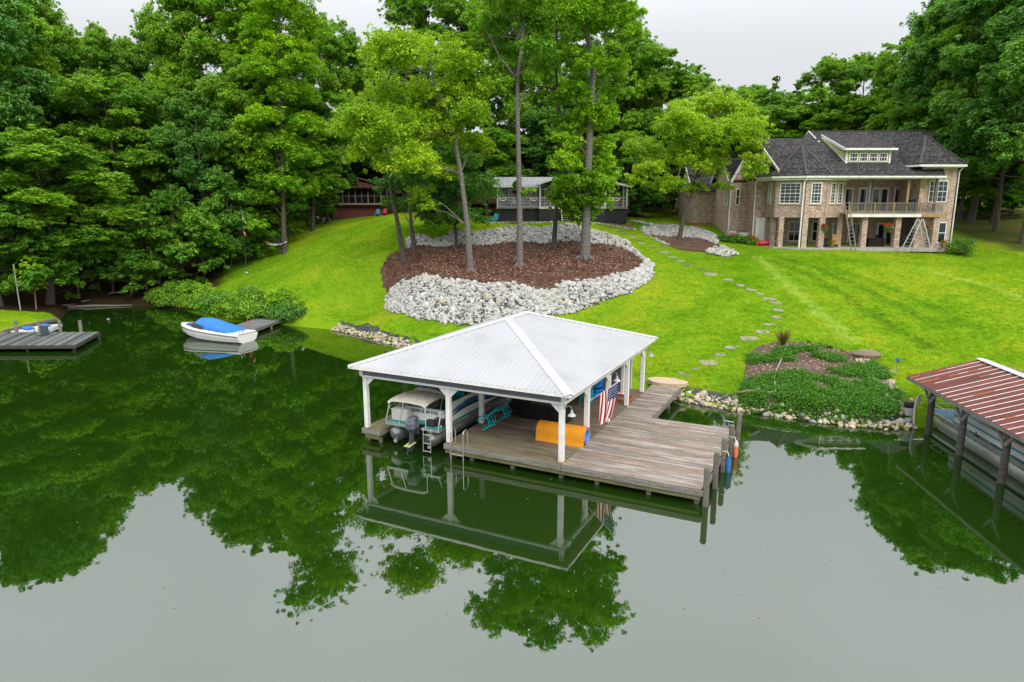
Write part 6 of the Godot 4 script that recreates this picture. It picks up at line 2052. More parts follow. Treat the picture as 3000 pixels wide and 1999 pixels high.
func make_brick_house() -> void:
	var t := thing("brick_house", "large two storey pinkish brick house with dark shingle roofs and a wooden balcony", "house", Vector3.ZERO)
	var zb := -69.5    # recessed wall behind the porches
	# main walls
	block(t, "wall", 25.7, 41.6, 5.2, 12.2, zb, zb - 0.3, M.brick)
	block(t, "wall", 25.7, 26.0, 5.2, 12.4, zb - 0.3, -79.0, M.brick)
	block(t, "wall", 41.45, 41.75, 5.2, 13.2, -66.1, -79.0, M.brick)
	# left gable triangle
	roof_slab(t, "gable_wall", [Vector3(25.7, 12.2, -67.2), Vector3(25.7, 16.2, -73.0), Vector3(25.7, 12.2, -78.8)], M.brick, 0.2)
	window(t, "window", Vector3(25.66, 13.6, -71.5), Vector3(-1, 0, 0), 0.5, 1.4, 1, 2, M.white_paint)
	# right wing
	block(t, "wing_wall", 38.4, 41.75, 5.3, 13.2, -65.8, -66.1, M.brick)
	block(t, "wing_wall", 38.4, 38.7, 8.9, 13.2, -66.1, zb, M.brick)
	window(t, "window", Vector3(40.1, 10.95, -65.77), Vector3(0, 0, 1), 1.75, 2.0, 4, 4, M.white_paint)
	window(t, "window", Vector3(41.77, 10.95, -67.5), Vector3(1, 0, 0), 0.8, 2.0, 2, 4, M.white_paint)
	window(t, "window", Vector3(40.6, 7.1, -65.77), Vector3(0, 0, 1), 1.4, 2.0, 2, 2, M.white_paint)
	# bay on the left: upper room over an arcade
	var plan := [Vector2(25.4, -69.4), Vector2(25.3, -66.8), Vector2(27.35, -65.1), Vector2(29.25, -65.1), Vector2(31.85, -66.9), Vector2(31.85, -69.5)]
	for k in 5: wall_quad(t, "bay_wall", plan[k], plan[k + 1], 8.55, 12.25, M.brick)
	var floor_ := MB.new()
	var ring := []
	for p in plan: ring.append(Vector3(p.x, 8.56, p.y))
	ring.reverse()
	slab(floor_, ring, 0.12)
	part(floor_, "bay_floor", M.soffit, t)
	var wins := [[1, 0.5, 1.95, 4], [2, 0.5, 1.0, 3], [3, 0.30, 0.78, 2], [3, 0.68, 0.78, 2], [0, 0.45, 0.7, 2]]
	for e in wins:
		var a: Vector2 = plan[e[0]]
		var b: Vector2 = plan[e[0] + 1]
		var p := a.lerp(b, e[1])
		var d := (b - a).normalized()
		var o := Vector3(-d.y, 0, d.x)
		if o.z < 0 and e[0] != 0: o = -o
		if e[0] == 0: o = Vector3(-absf(d.y), 0, absf(d.x))
		window(t, "window", Vector3(p.x, 10.78, p.y) + o * 0.13, o, e[2], 1.95, e[3], 6, M.white_paint, 0.1)
		var s := MB.new()
		s.box(Vector3(p.x, 9.76, p.y) + o * 0.16, Vector3(e[2] + 0.15, 0.09, 0.12), Basis(Vector3.UP.cross(o).normalized(), Vector3.UP, o))
		part(s, "window_sill", M.brick, t)
	# brick piers of the arcade and porch
	for e in [[25.5, -67.6, 0.45], [25.75, -66.3, 0.45], [27.5, -65.1, 0.5], [29.1, -65.1, 0.5], [31.6, -66.9, 0.5], [33.35, -65.6, 0.52], [36.5, -65.6, 0.52], [39.9, -65.3, 0.5]]:
		block(t, "brick_pier", e[0] - e[2] * 0.5, e[0] + e[2] * 0.5, 5.3, 8.6, e[1] - e[2] * 0.5, e[1] + e[2] * 0.5, M.brick, 0.01)
	# patio
	var patio := MB.new()
	ring = [Vector3(24.2, 5.74, -68.8), Vector3(24.9, 5.74, -65.6), Vector3(27.2, 5.74, -64.4), Vector3(29.5, 5.74, -64.4), Vector3(31.5, 5.74, -65.1), Vector3(40.7, 5.74, -64.7), Vector3(40.7, 5.74, zb), Vector3(24.2, 5.74, zb)]
	slab(patio, ring, 0.35)
	part(patio, "patio", M.concrete, t)
	# ground floor windows and doors behind the piers
	for e in [[28.4, 7.1, 1.3, 2.0, 2], [30.6, 7.1, 0.9, 2.0, 1], [26.8, 7.1, 0.9, 2.0, 1]]:
		window(t, "window", Vector3(e[0], e[1], zb + 0.03), Vector3(0, 0, 1), e[2], e[3], e[4], 2, M.white_paint)
	for x in [32.6, 34.2, 35.0, 37.1, 37.95, 38.6]:
		window(t, "glazed_door", Vector3(x, 6.72, zb + 0.03), Vector3(0, 0, 1), 0.92, 2.45, 1, 1, M.white_paint, 0.18)
	# first floor doors on the balcony
	for x in [32.3, 33.5, 34.9, 36.2, 37.05]:
		window(t, "glazed_door", Vector3(x, 10.2, zb + 0.03), Vector3(0, 0, 1), 0.92, 2.4, 1, 1, M.white_paint, 0.18)
	window(t, "glazed_door", Vector3(38.45, 10.2, zb + 0.03), Vector3(0, 0, 1), 0.9, 2.35, 1, 1, M.white_paint, 0.14)
	# balcony
	var bal := Node3D.new()
	bal.name = "balcony"
	t.add_child(bal)
	block(bal, "floor", 31.45, 40.3, 8.86, 8.98, -64.95, zb + 0.01, M.pale_wood)
	block(bal, "edge_board", 31.45, 38.3, 8.6, 8.86, -64.92, -65.0, M.white_paint)
	block(bal, "edge_board", 38.3, 40.35, 8.6, 8.86, -64.92, -65.0, M.new_wood)
	var bm := MB.new()
	bm.box(Vector3.ZERO, Vector3(0.04, 0.8, 0.04))
	var bmm := bm.mesh()
	for k in 65:
		var x := 31.6 + k * 0.132
		put(bmm, "baluster", M.rim, bal, Vector3(x, 9.44, -65.02))
	for e in [[31.5, 38.3, M.rim], [38.3, 40.35, M.new_wood]]:
		block(bal, "top_rail", e[0], e[1], 9.84, 9.92, -64.95, -65.1, e[2])
		block(bal, "bottom_rail", e[0], e[1], 9.04, 9.1, -64.99, -65.05, M.pale_wood)
	for e in [[31.5, M.new_wood], [33.9, M.new_wood], [35.7, M.new_wood], [38.2, M.new_wood], [40.25, M.pale_wood]]:
		block(bal, "rail_post", e[0] - 0.05, e[0] + 0.05, 8.98, 9.95, -64.94, -65.04, e[1])
	for e in [[33.4, M.pile], [37.0, M.new_wood], [34.5, M.pile], [39.6, M.pile]]:
		block(bal, "roof_post", e[0] - 0.09, e[0] + 0.09, 8.98, 12.2, -65.2 if e[0] != 34.5 else -67.0, -65.38 if e[0] != 34.5 else -67.18, e[1])
	# roofs
	var rf := Node3D.new()
	rf.name = "roof"
	t.add_child(rf)
	var ey := 12.42
	roof_slab(rf, "main_slope", [Vector3(29.0, ey, -64.6), Vector3(39.9, ey, -64.6), Vector3(44.3, 17.3, -75.0), Vector3(31.4, 17.3, -75.0), Vector3(29.0, 15.9, -72.1)], M.shingle)
	roof_slab(rf, "left_slope", [Vector3(25.2, 12.9, -66.3), Vector3(29.2, 12.9, -66.3), Vector3(31.6, 16.4, -73.0), Vector3(25.2, 16.4, -73.0)], M.shingle)
	roof_slab(rf, "back_slope", [Vector3(31.4, 17.3, -75.0), Vector3(44.3, 17.3, -75.0), Vector3(44.0, 12.4, -85.0), Vector3(31.0, 12.4, -85.0)], M.shingle)
	roof_slab(rf, "back_slope", [Vector3(25.2, 16.4, -73.0), Vector3(31.6, 16.4, -73.0), Vector3(31.6, 12.6, -79.6), Vector3(25.2, 12.6, -79.6)], M.shingle)
	roof_slab(rf, "end_slope", [Vector3(39.9, ey, -64.6), Vector3(44.0, 12.4, -85.0), Vector3(44.3, 17.3, -75.0)], M.shingle)
	roof_slab(rf, "gable_end", [Vector3(31.4, 15.0, -70.4), Vector3(31.4, 17.2, -75.0), Vector3(31.4, 15.0, -79.4)], M.brick, 0.1)
	for e in [[Vector3(25.15, 12.8, -66.2), Vector3(25.15, 16.32, -73.0)], [Vector3(25.15, 16.32, -73.0), Vector3(25.15, 12.5, -79.7)], [Vector3(31.3, 15.85, -72.2), Vector3(31.3, 17.2, -75.0)], [Vector3(31.3, 17.2, -75.0), Vector3(31.3, 15.8, -77.8)]]:
		var m := MB.new()
		m.bar(e[0], e[1], 0.08, 0.26)
		part(m, "rake_board", M.white_paint, rf)
	# bay roof: a faceted hip
	var eave := [Vector2(24.1, -69.4), Vector2(24.6, -66.3), Vector2(27.1, -64.5), Vector2(29.5, -64.5), Vector2(32.2, -66.4), Vector2(32.2, -70.5)]
	var top0 := Vector3(28.1, 15.4, -68.6)
	var top1 := Vector3(29.4, 15.3, -70.5)
	for k in 5:
		var a: Vector2 = eave[k]
		var b: Vector2 = eave[k + 1]
		var pts := [Vector3(a.x, ey, a.y), Vector3(b.x, ey, b.y), top0] if k < 3 else ([Vector3(a.x, ey, a.y), Vector3(b.x, ey, b.y), top1, top0] if k == 3 else [Vector3(a.x, ey, a.y), Vector3(b.x, ey, b.y), top1])
		roof_slab(rf, "bay_slope", pts, M.shingle)
		var m := MB.new()
		m.bar(Vector3(a.x, ey - 0.16, a.y), Vector3(b.x, ey - 0.16, b.y), 0.12, 0.16)
		m.bar(Vector3(a.x, ey - 0.34, a.y).lerp(Vector3(28, ey - 0.34, -68), 0.06), Vector3(b.x, ey - 0.34, b.y).lerp(Vector3(28, ey - 0.34, -68), 0.06), 0.1, 0.2)
		part(m, "gutter", M.white_paint, rf)
		var hc := MB.new()
		hc.bar(Vector3(b.x, ey + 0.03, b.y), (top0 if k < 3 else top1) + Vector3(0, 0.03, 0), 0.22, 0.05)
		if k < 4: part(hc, "hip_cap", M.shingle_cap, rf)
	block(rf, "ridge", 28.0, 28.2, 15.38, 15.46, -68.6, -68.65, M.shingle_cap)
	block(rf, "gutter", 29.5, 40.0, ey - 0.24, ey - 0.08, -64.48, -64.6, M.white_paint)
	block(rf, "soffit", 29.3, 39.8, ey - 0.32, ey - 0.26, -64.65, zb, M.white_paint)
	block(rf, "ridge", 31.4, 44.3, 17.28, 17.38, -74.9, -75.1, M.shingle_cap)
	# right wing roof
	var wy := 13.45
	var wt := Vector3(39.8, 16.2, -68.2)
	var wr := Vector3(39.0, 16.2, -73.5)
	var we := [Vector3(36.6, wy, -68.6), Vector3(37.7, wy, -65.0), Vector3(42.0, wy, -65.0), Vector3(42.3, wy, -76.0)]
	roof_slab(rf, "wing_slope", [we[1], we[2], wt], M.shingle)
	roof_slab(rf, "wing_slope", [we[2], we[3], wr, wt], M.shingle)
	roof_slab(rf, "wing_slope", [we[0], we[1], wt, wr], M.shingle)
	for e in [[we[0], we[1]], [we[1], we[2]], [we[2], we[3]]]:
		var m := MB.new()
		m.bar(e[0] - Vector3(0, 0.17, 0), e[1] - Vector3(0, 0.17, 0), 0.14, 0.18)
		part(m, "gutter", M.white_paint, rf)
	for e in [we[1], we[2]]:
		var hc := MB.new()
		hc.bar(e + Vector3(0, 0.03, 0), wt + Vector3(0, 0.03, 0), 0.22, 0.05)
		part(hc, "hip_cap", M.shingle_cap, rf)
	block(t, "wing_soffit", 38.4, 41.9, 13.1, 13.25, -65.4, -69.0, M.white_paint)
	# shed dormer
	var dm := Node3D.new()
	dm.name = "dormer"
	t.add_child(dm)
	block(dm, "front", 31.8, 36.0, 13.4, 14.9, -67.2, -67.35, M.green_siding)
	for k in 8: block(dm, "siding_board", 31.8, 36.0, 13.5 + k * 0.18, 13.66 + k * 0.18, -67.17, -67.2, M.green_siding)
	for x in [31.85, 35.95]:
		roof_slab(dm, "cheek", [Vector3(x, 13.3, -67.2), Vector3(x, 14.9, -67.2), Vector3(x, 16.5, -73.2)], M.green_siding, 0.1)
	roof_slab(dm, "dormer_roof", [Vector3(31.4, 15.0, -66.7), Vector3(36.4, 15.0, -66.7), Vector3(36.9, 16.85, -73.8), Vector3(32.2, 16.85, -73.8)], M.shingle)
	block(dm, "eave_board", 31.4, 36.4, 14.78, 14.97, -66.62, -66.7, M.white_paint)
	var rk := MB.new()
	rk.bar(Vector3(31.36, 14.88, -66.7), Vector3(32.16, 16.74, -73.8), 0.06, 0.26)
	part(rk, "rake_board", M.white_paint, dm)
	for x in [31.83, 35.96]: block(dm, "corner_board", x - 0.08, x + 0.08, 13.4, 14.8, -67.1, -67.17, M.white_paint)
	block(dm, "sill_board", 31.75, 36.05, 13.4, 13.52, -67.08, -67.17, M.white_paint)
	var ck := MB.new()
	ck.bar(Vector3(31.78, 13.7, -67.25), Vector3(32.1, 16.3, -72.7), 0.06, 0.12)
	part(ck, "corner_board", M.white_paint, dm)
	for k in 4: window(dm, "window", Vector3(32.5 + k * 0.94, 14.14, -67.14), Vector3(0, 0, 1), 0.84, 0.84, 3, 2, M.white_paint, 0.1)
	# left wings, stepping back behind the tree
	block(t, "wing_wall", 24.3, 26.0, 5.6, 12.1, -69.6, -72.4, M.brick)
	block(t, "wing_wall", 22.7, 26.0, 6.0, 12.1, -72.4, -78.0, M.brick)
	block(t, "wing_wall", 20.5, 26.0, 6.6, 11.2, -78.0, -86.0, M.brick)
	block(t, "clay_footing", 20.42, 22.6, 6.6, 7.7, -77.94, -86.1, M.red_clay)
	roof_slab(rf, "wing_slope", [Vector3(22.3, 12.1, -72.2), Vector3(26.5, 12.1, -72.2), Vector3(26.5, 14.6, -75.2), Vector3(22.3, 14.6, -75.2)], M.shingle)
	roof_slab(rf, "wing_slope", [Vector3(22.3, 14.6, -75.2), Vector3(26.5, 14.6, -75.2), Vector3(26.5, 12.1, -78.4), Vector3(22.3, 12.1, -78.4)], M.shingle)
	roof_slab(rf, "gable_end", [Vector3(22.7, 12.1, -72.4), Vector3(22.7, 14.4, -75.2), Vector3(22.7, 12.1, -78.0)], M.brick, 0.1)
	roof_slab(rf, "gable_end", [Vector3(22.9, 12.1, -72.36), Vector3(24.6, 12.1, -72.36), Vector3(23.8, 14.1, -72.36)], M.brick, 0.1)
	for e in [[Vector3(22.6, 12.0, -72.2), Vector3(23.8, 14.3, -72.2)], [Vector3(23.8, 14.3, -72.2), Vector3(25.0, 12.0, -72.2)], [Vector3(22.25, 12.0, -72.0), Vector3(22.25, 14.6, -75.2)], [Vector3(22.25, 14.6, -75.2), Vector3(22.25, 12.0, -78.5)]]:
		var m := MB.new()
		m.bar(e[0], e[1], 0.07, 0.24)
		part(m, "rake_board", M.white_paint, rf)
	roof_slab(rf, "garage_slope", [Vector3(20.0, 11.2, -77.6), Vector3(26.0, 11.2, -77.6), Vector3(26.0, 14.8, -82.0), Vector3(20.0, 14.8, -82.0)], M.shingle)
	roof_slab(rf, "garage_slope", [Vector3(20.0, 14.8, -82.0), Vector3(26.0, 14.8, -82.0), Vector3(26.0, 11.2, -86.4), Vector3(20.0, 11.2, -86.4)], M.shingle)
	roof_slab(rf, "gable_end", [Vector3(20.5, 11.2, -78.0), Vector3(20.5, 14.6, -82.0), Vector3(20.5, 11.2, -86.0)], M.brick, 0.1)
	for e in [[Vector3(19.95, 11.1, -77.5), Vector3(19.95, 14.8, -82.0)], [Vector3(19.95, 14.8, -82.0), Vector3(19.95, 11.1, -86.5)]]:
		var m := MB.new()
		m.bar(e[0], e[1], 0.07, 0.26)
		part(m, "rake_board", M.white_paint, rf)
	block(rf, "gutter", 24.2, 25.7, 11.95, 12.15, -69.4, -69.56, M.white_paint)
	roof_slab(rf, "wing_slope", [Vector3(24.1, 12.1, -69.4), Vector3(25.7, 12.1, -69.4), Vector3(25.7, 14.0, -72.6), Vector3(24.1, 14.0, -72.6)], M.shingle)
	for z in [-73.2, -74.2]: window(t, "window", Vector3(22.66, 10.5, z), Vector3(-1, 0, 0), 0.45, 1.7, 1, 2, M.white_paint)
	window(t, "window", Vector3(23.4, 10.5, -72.36), Vector3(0, 0, 1), 0.45, 1.7, 1, 2, M.white_paint)
	# white side door
	var dr := Node3D.new()
	dr.name = "side_door"
	t.add_child(dr)
	block(dr, "leaf", 24.5, 25.42, 6.05, 8.3, -69.5, -69.58, M.white_paint)
	block(dr, "frame", 24.42, 25.5, 8.3, 8.42, -69.46, -69.58, M.white_paint)
	for y in [6.75, 7.75]:
		for x in [24.72, 25.2]: block(dr, "panel", x - 0.16, x + 0.16, y - 0.32, y + 0.32, -69.48, -69.5, M.white_paint, 0.008)
	var kb := MB.new()
	kb.lathe(Vector3(25.34, 7.05, -69.44), [Vector2(0.0, -0.03), Vector2(0.035, 0.0), Vector2(0.0, 0.03)], 8)
	part(kb, "handle", M.lamp_grey, dr)
	# downspouts
	part(pipe([Vector3(27.15, 12.15, -64.5), Vector3(27.1, 11.8, -64.9), Vector3(27.05, 5.7, -64.85), Vector3(26.8, 5.55, -64.5)], 0.075, 8), "downspout", M.white_paint, t)
	part(pipe([Vector3(24.22, 12.0, -69.45), Vector3(24.22, 6.2, -69.45)], 0.06, 8), "downspout", M.white_paint, t)
	part(pipe([Vector3(22.62, 12.0, -72.3), Vector3(22.62, 6.8, -72.3)], 0.06, 8), "downspout", M.white_paint, t)
	part(pipe([Vector3(41.95, 13.2, -65.2), Vector3(41.85, 12.8, -65.7), Vector3(41.85, 5.8, -65.7)], 0.06, 8), "downspout", M.white_paint, t)

func ladder(called: String, label: String, foot: Vector3, head: Vector3, wide: float, rungs: int, mt: Material) -> Node3D:
	var t := thing(called, label, "ladder", foot)
	var d := head - foot
	var side := d.cross(Vector3.BACK).normalized() * wide * 0.5
	for s in [-1, 1]:
		var m := MB.new()
		m.bar(side * s, d + side * s * 0.9, 0.05, 0.09)
		part(m, "side_rail", mt, t)
	for k in rungs:
		var p := d * ((k + 0.7) / rungs)
		part(pipe([p - side, p + side], 0.02, 6), "rung", mt, t)
	return t

func make_house_things() -> void:
	ladder("extension_ladder", "long weathered wooden ladder leaning on the brick house's balcony", Vector3(31.75, 5.5, -63.8), Vector3(31.15, 10.0, -64.8), 0.45, 13, M.pale_wood)
	# trestle ladder
	var t := thing("step_ladder", "tall white folding ladder standing astride under the balcony's right end", "ladder", Vector3(37.6, 5.45, -63.9))
	for e in [[Vector3(-1.25, 0, 0.2), Vector3(0.0, 3.0, 0.0), 0.5], [Vector3(1.0, 0, 0.2), Vector3(0.12, 3.0, 0.0), 0.42]]:
		for s in [-1, 1]:
			var o := Vector3(0.32 * s * e[2], 0, 0.32 * s)
			var m := MB.new()
			m.bar(e[0] + o, e[1] + o * 0.6, 0.06, 0.08)
			part(m, "side_rail", M.white_metal, t)
		for k in 9:
			var p: Vector3 = e[0].lerp(e[1], (k + 0.8) / 9.6)
			var o2 := Vector3(0.30 * e[2], 0, 0.30) * (1.0 - 0.035 * k)
			part(pipe([p - o2, p + o2], 0.022, 6), "rung", M.white_metal, t)
	# kayak
	var ky := thing("red_kayak", "red plastic kayak lying by the brick house's side door", "kayak", on(25.0, -67.8, 0.05))
	var km := MB.new()
	var rings := []
	for e in [[-0.9, 0.03, 0.4], [-0.65, 0.25, 0.46], [-0.2, 0.36, 0.5], [0.3, 0.36, 0.48], [0.7, 0.26, 0.4], [0.95, 0.03, 0.3]]:
		var ring := []
		for q in 10:
			var g := TAU * q / 10.0
			ring.append(Vector3(e[0], e[2] * 0.5 + sin(g) * e[2] * 0.5, cos(g) * e[1]))
		rings.append(ring)
	km.loft(rings)
	part(km, "hull", M.kayak_red, ky)
	# outdoor furniture on the patio: dark chairs and tables
	var n := 0
	var where := ["behind the bay's first pier", "between the bay's two front piers", "right of the leaning ladder", "at the foot of the folding ladder", "behind the middle porch pier"]
	for e in [[26.3, -67.0, 0.4], [28.3, -66.6, -0.5], [33.9, -67.2, 0.2], [38.0, -66.6, -0.6], [36.0, -67.5, 0.5]]:
		var c := thing("patio_chair", "black metal patio chair " + where[n], "chair", Vector3(e[0], 5.74, e[1]), e[2], "black chairs on the patio")
		n += 1
		var s := MB.new()
		s.box(Vector3(0, 0.42, 0), Vector3(0.55, 0.08, 0.55), Basis(), 0.02)
		part(s, "seat", M.black_cloth, c)
		var b := MB.new()
		b.box(Vector3(0, 0.78, -0.28), Vector3(0.55, 0.6, 0.06), Basis(Vector3.RIGHT, -0.15), 0.02)
		part(b, "backrest", M.black_plastic, c)
		for x in [-1, 1]:
			for z in [-1, 1]: part(pipe([Vector3(x * 0.26, 0.4, z * 0.26), Vector3(x * 0.28, 0, z * 0.28)], 0.02), "leg", M.black_plastic, c)
			part(pipe([Vector3(x * 0.28, 0.4, 0.26), Vector3(x * 0.29, 0.64, 0.24), Vector3(x * 0.29, 0.66, -0.26)], 0.02), "armrest", M.black_plastic, c)
	for e in [[29.9, -66.2, 0.9, "black wicker bench standing between the bay's last piers"], [35.2, -66.8, 1.5, "black wicker chest between the two porch piers"]]:
		var c := thing("wicker_chest", e[3], "chest", Vector3(e[0], 5.74, e[1]))
		block(c, "body", -e[2] * 0.5, e[2] * 0.5, 0.0, 0.75, -0.3, 0.3, M.wicker, 0.02)
		block(c, "lid", -e[2] * 0.5 - 0.02, e[2] * 0.5 + 0.02, 0.75, 0.82, -0.32, 0.32, M.black_cloth, 0.02)
	var wd := thing("wooden_hutch", "honey coloured wooden hutch standing on the patio left of the leaning ladder", "hutch", Vector3(30.9, 5.74, -66.0))
	block(wd, "body", -0.35, 0.35, 0.25, 1.15, -0.25, 0.25, M.new_wood, 0.02)
	block(wd, "top", -0.4, 0.4, 1.15, 1.22, -0.28, 0.28, M.new_wood, 0.01)
	for x in [-0.3, 0.3]: block(wd, "leg", x - 0.04, x + 0.04, 0.0, 0.25, -0.2, 0.2, M.new_wood)
	# hanging baskets
	n = 0
	for e in [[29.2, 7.55, -64.75, 0.28, "red flowers in a basket hanging at the bay's front pier"], [35.3, 7.6, -64.9, 0.45, "bushy yellow green basket with red blooms hanging between porch piers"], [38.9, 7.5, -64.9, 0.28, "small flower basket hanging behind the folding ladder"]]:
		var b := thing("hanging_basket", e[4], "flower basket", Vector3(e[0], e[1], e[2]), 0.0, "hanging baskets under the balcony")
		var m := MB.new()
		var r := RandomNumberGenerator.new()
		r.seed = 50 + n
		n += 1
		for q in 5: add_puff(m, Vector3(r.randfn() * 0.1, 0.15 - q * e[3] * 0.28, r.randfn() * 0.1), e[3] * (0.9 - q * 0.12), 70, 0.07, [Color(0.10, 0.22, 0.02), Color(0.30, 0.36, 0.03)] if e[3] > 0.4 else GREENS[5], r)
		m.t.clear()
		part(m, "foliage", M.leaf, b)
		var fm := MB.new()
		for q in 46: add_leaf(fm, Vector3(r.randfn() * e[3] * 0.5, 0.3 + r.randfn() * 0.08, r.randfn() * e[3] * 0.5), Vector3(r.randfn(), 1, r.randfn()).normalized(), 0.07, 0.06, Color(0.62, 0.015, 0.02), r)
		fm.t.clear()
		part(fm, "blossom", M.leaf, b)
		var pt := MB.new()
		pt.lathe(Vector3(0, -0.12, 0), [Vector2(0.08, 0.0), Vector2(0.16, 0.1), Vector2(0.2, 0.22)], 12)
		part(pt, "pot", M.bark_tan, b)
		part(pipe([Vector3(0, 0.1, 0), Vector3(0, 8.6 - e[1], 0)], 0.008, 4), "hanger", M.black_plastic, b)
	# potted red flowers
	for e in [[30.1, -64.75, "potted red geranium on the patio edge in front of the hutch"], [40.4, -64.4, "potted red geranium at the foot of the porch's last pier"]]:
		var b := thing("flower_pot", e[2], "flower pot", Vector3(e[0], 5.74, e[1]))
		var r := RandomNumberGenerator.new()
		r.seed = 71
		var pt := MB.new()
		pt.lathe(Vector3.ZERO, [Vector2(0.14, 0.0), Vector2(0.2, 0.3), Vector2(0.17, 0.3), Vector2(0.0, 0.26)], 12)
		part(pt, "pot", M.bark_tan, b)
		var m := MB.new()
		for q in 4: add_puff(m, Vector3(r.randfn() * 0.1, 0.42 + q * 0.06, r.randfn() * 0.1), 0.26, 60, 0.06, GREENS[5], r)
		m.t.clear()
		part(m, "foliage", M.leaf, b)
		var fm := MB.new()
		for q in 40: add_leaf(fm, Vector3(r.randfn() * 0.16, 0.66 + r.randfn() * 0.06, r.randfn() * 0.16), Vector3(r.randfn(), 1, r.randfn()).normalized(), 0.06, 0.05, Color(0.6, 0.01, 0.015), r)
		fm.t.clear()
		part(fm, "blossom", M.leaf, b)
	# air conditioners and shrubs by the side wall
	for e in [[23.6, -70.6, "grey air conditioner nearer the white side door"], [22.6, -71.2, "grey air conditioner behind the red flowering shrubs"]]:
		var b := thing("air_conditioner", e[2], "air conditioner", on(e[0], e[1]))
		block(b, "cabinet", -0.4, 0.4, 0.0, 0.95, -0.4, 0.4, M.grey_plastic, 0.03)
		for k in 7: block(b, "louvre", -0.36, 0.36, 0.1 + k * 0.12, 0.15 + k * 0.12, 0.4, 0.415, M.lamp_grey)
		block(b, "fan_guard", -0.3, 0.3, 0.95, 0.98, -0.3, 0.3, M.black_plastic)
	var shrubs := [[22.4, -69.9, 0.75, 5, "dark green shrub with red lilies below the air conditioners"], [23.3, -69.4, 0.8, 5, "leafy green shrub between the air conditioner and the white flowers"], [24.0, -68.6, 0.7, 0, "white flowered shrub beside the brick house's side door"], [41.9, -64.3, 1.25, 1, "dark rounded shrub at the brick house's right hand corner"], [21.7, -70.4, 0.6, 1, "low dark shrub at the corner of the small rock bank"]]
	for e in shrubs:
		var s := bush("shrub", e[4], on(e[0], e[1]), e[2], e[2] * (1.55 if e[2] > 1.0 else 1.0), e[3], int(e[0] * 10))
		if e[4].contains("red") or e[4].contains("white"):
			var r := RandomNumberGenerator.new()
			r.seed = 3
			var fm := MB.new()
			for q in 40: add_leaf(fm, Vector3(r.randfn() * e[2] * 0.5, e[2] * (1.0 + r.randf() * 0.35), r.randfn() * e[2] * 0.5), Vector3(r.randfn(), 1, 0.5).normalized(), 0.08, 0.06, Color(0.6, 0.012, 0.02) if e[4].contains("red") else Color(0.75, 0.75, 0.72), r)
			fm.t.clear()
			part(fm, "blossom", M.leaf, s)
	# balcony clutter
	var gr := thing("gas_grill", "black gas grill with a blue cover flap on the balcony", "grill", Vector3(38.3, 8.98, -66.5))
	block(gr, "cart", -0.55, 0.55, 0.0, 0.8, -0.3, 0.3, M.black_plastic, 0.02)
	block(gr, "hood", -0.4, 0.4, 0.8, 1.2, -0.28, 0.28, M.black_plastic, 0.1)
	block(gr, "cover_flap", -0.5, 0.1, 1.2, 1.26, -0.3, 0.3, M.tap_blue, 0.02)
	var tb := thing("balcony_table", "round dark table with chairs' height on the balcony before the doors", "table", Vector3(35.6, 8.98, -66.6))
	var tm := MB.new()
	tm.lathe(Vector3(0, 0.7, 0), [Vector2(0.0, 0.0), Vector2(0.6, 0.0), Vector2(0.6, 0.04), Vector2(0.0, 0.05)], 18)
	part(tm, "top", M.black_plastic, tb)
	part(pipe([Vector3(0, 0, 0), Vector3(0, 0.7, 0)], 0.05), "pedestal", M.black_plastic, tb)

# a shrub: stems and a crown of leaf clumps down to the ground
func bush(called: String, label: String, at: Vector3, rad: float, high: float, tone: int, seed_: int, group := "", leaf := 0.085) -> Node3D:
	var t := thing(called, label, "shrub", at, 0.0, group)
	var r := RandomNumberGenerator.new()
	r.seed = seed_
	var m := MB.new()
	var w := MB.new()
	var n := int(26 + rad * rad * 16)
	for q in n:
		var az := r.randf() * TAU
		var d := sqrt(r.randf()) * rad * 0.85
		var y := high * (0.12 + 0.78 * r.randf()) * (1.0 - 0.45 * pow(d / rad, 2.0))
		var p := Vector3(cos(az) * d, y, sin(az) * d)
		add_puff(m, p, 0.28 + rad * 0.12, 46, leaf, GREENS[tone], r)
		if q % 4 == 0: w.tube([Vector3(cos(az) * 0.1, 0, sin(az) * 0.1), p], [0.025, 0.01], 4, false)
	m.t.clear()
	part(w, "stems", M.bark, t)
	part(m, "foliage", M.leaf, t)
	return t

# ------------------------------------------------------------------ trees of the beds, boats and docks along the shore
func add_cluster(m: MB, at: Vector3, rad: float, pal: Array, r: RandomNumberGenerator, leaf: float, deep := 1.0, droop := 0.0) -> void:
	var mid: Color = pal[0].lerp(pal[1], clampf(r.randfn(0.5, 0.3), 0.0, 1.0))
	var mine := [mid * 0.86, mid * 1.14]
	var n := maxi(5, int(pow(rad / 0.62, 2.0) * 5.2))
	for q in n:
		var d := Vector3(r.randfn(), r.randfn(), r.randfn()).normalized()
		if d.y < -0.35: d.y = -d.y * 0.6
		var s := rad * pow(r.randf(), 0.45)
		var stray := r.randf() < 0.22   # sprays that reach out of the mass
		if stray: s = rad * (0.95 + 0.45 * r.randf())
		add_puff(m, at + Vector3(d.x * s, d.y * s * 0.82, d.z * s * deep), clampf(rad * 0.34, 0.3, 0.62) * (0.45 if stray else 0.65 + r.randf() * 0.55), 20 if stray else 54, leaf, mine, r, 0.7, droop)

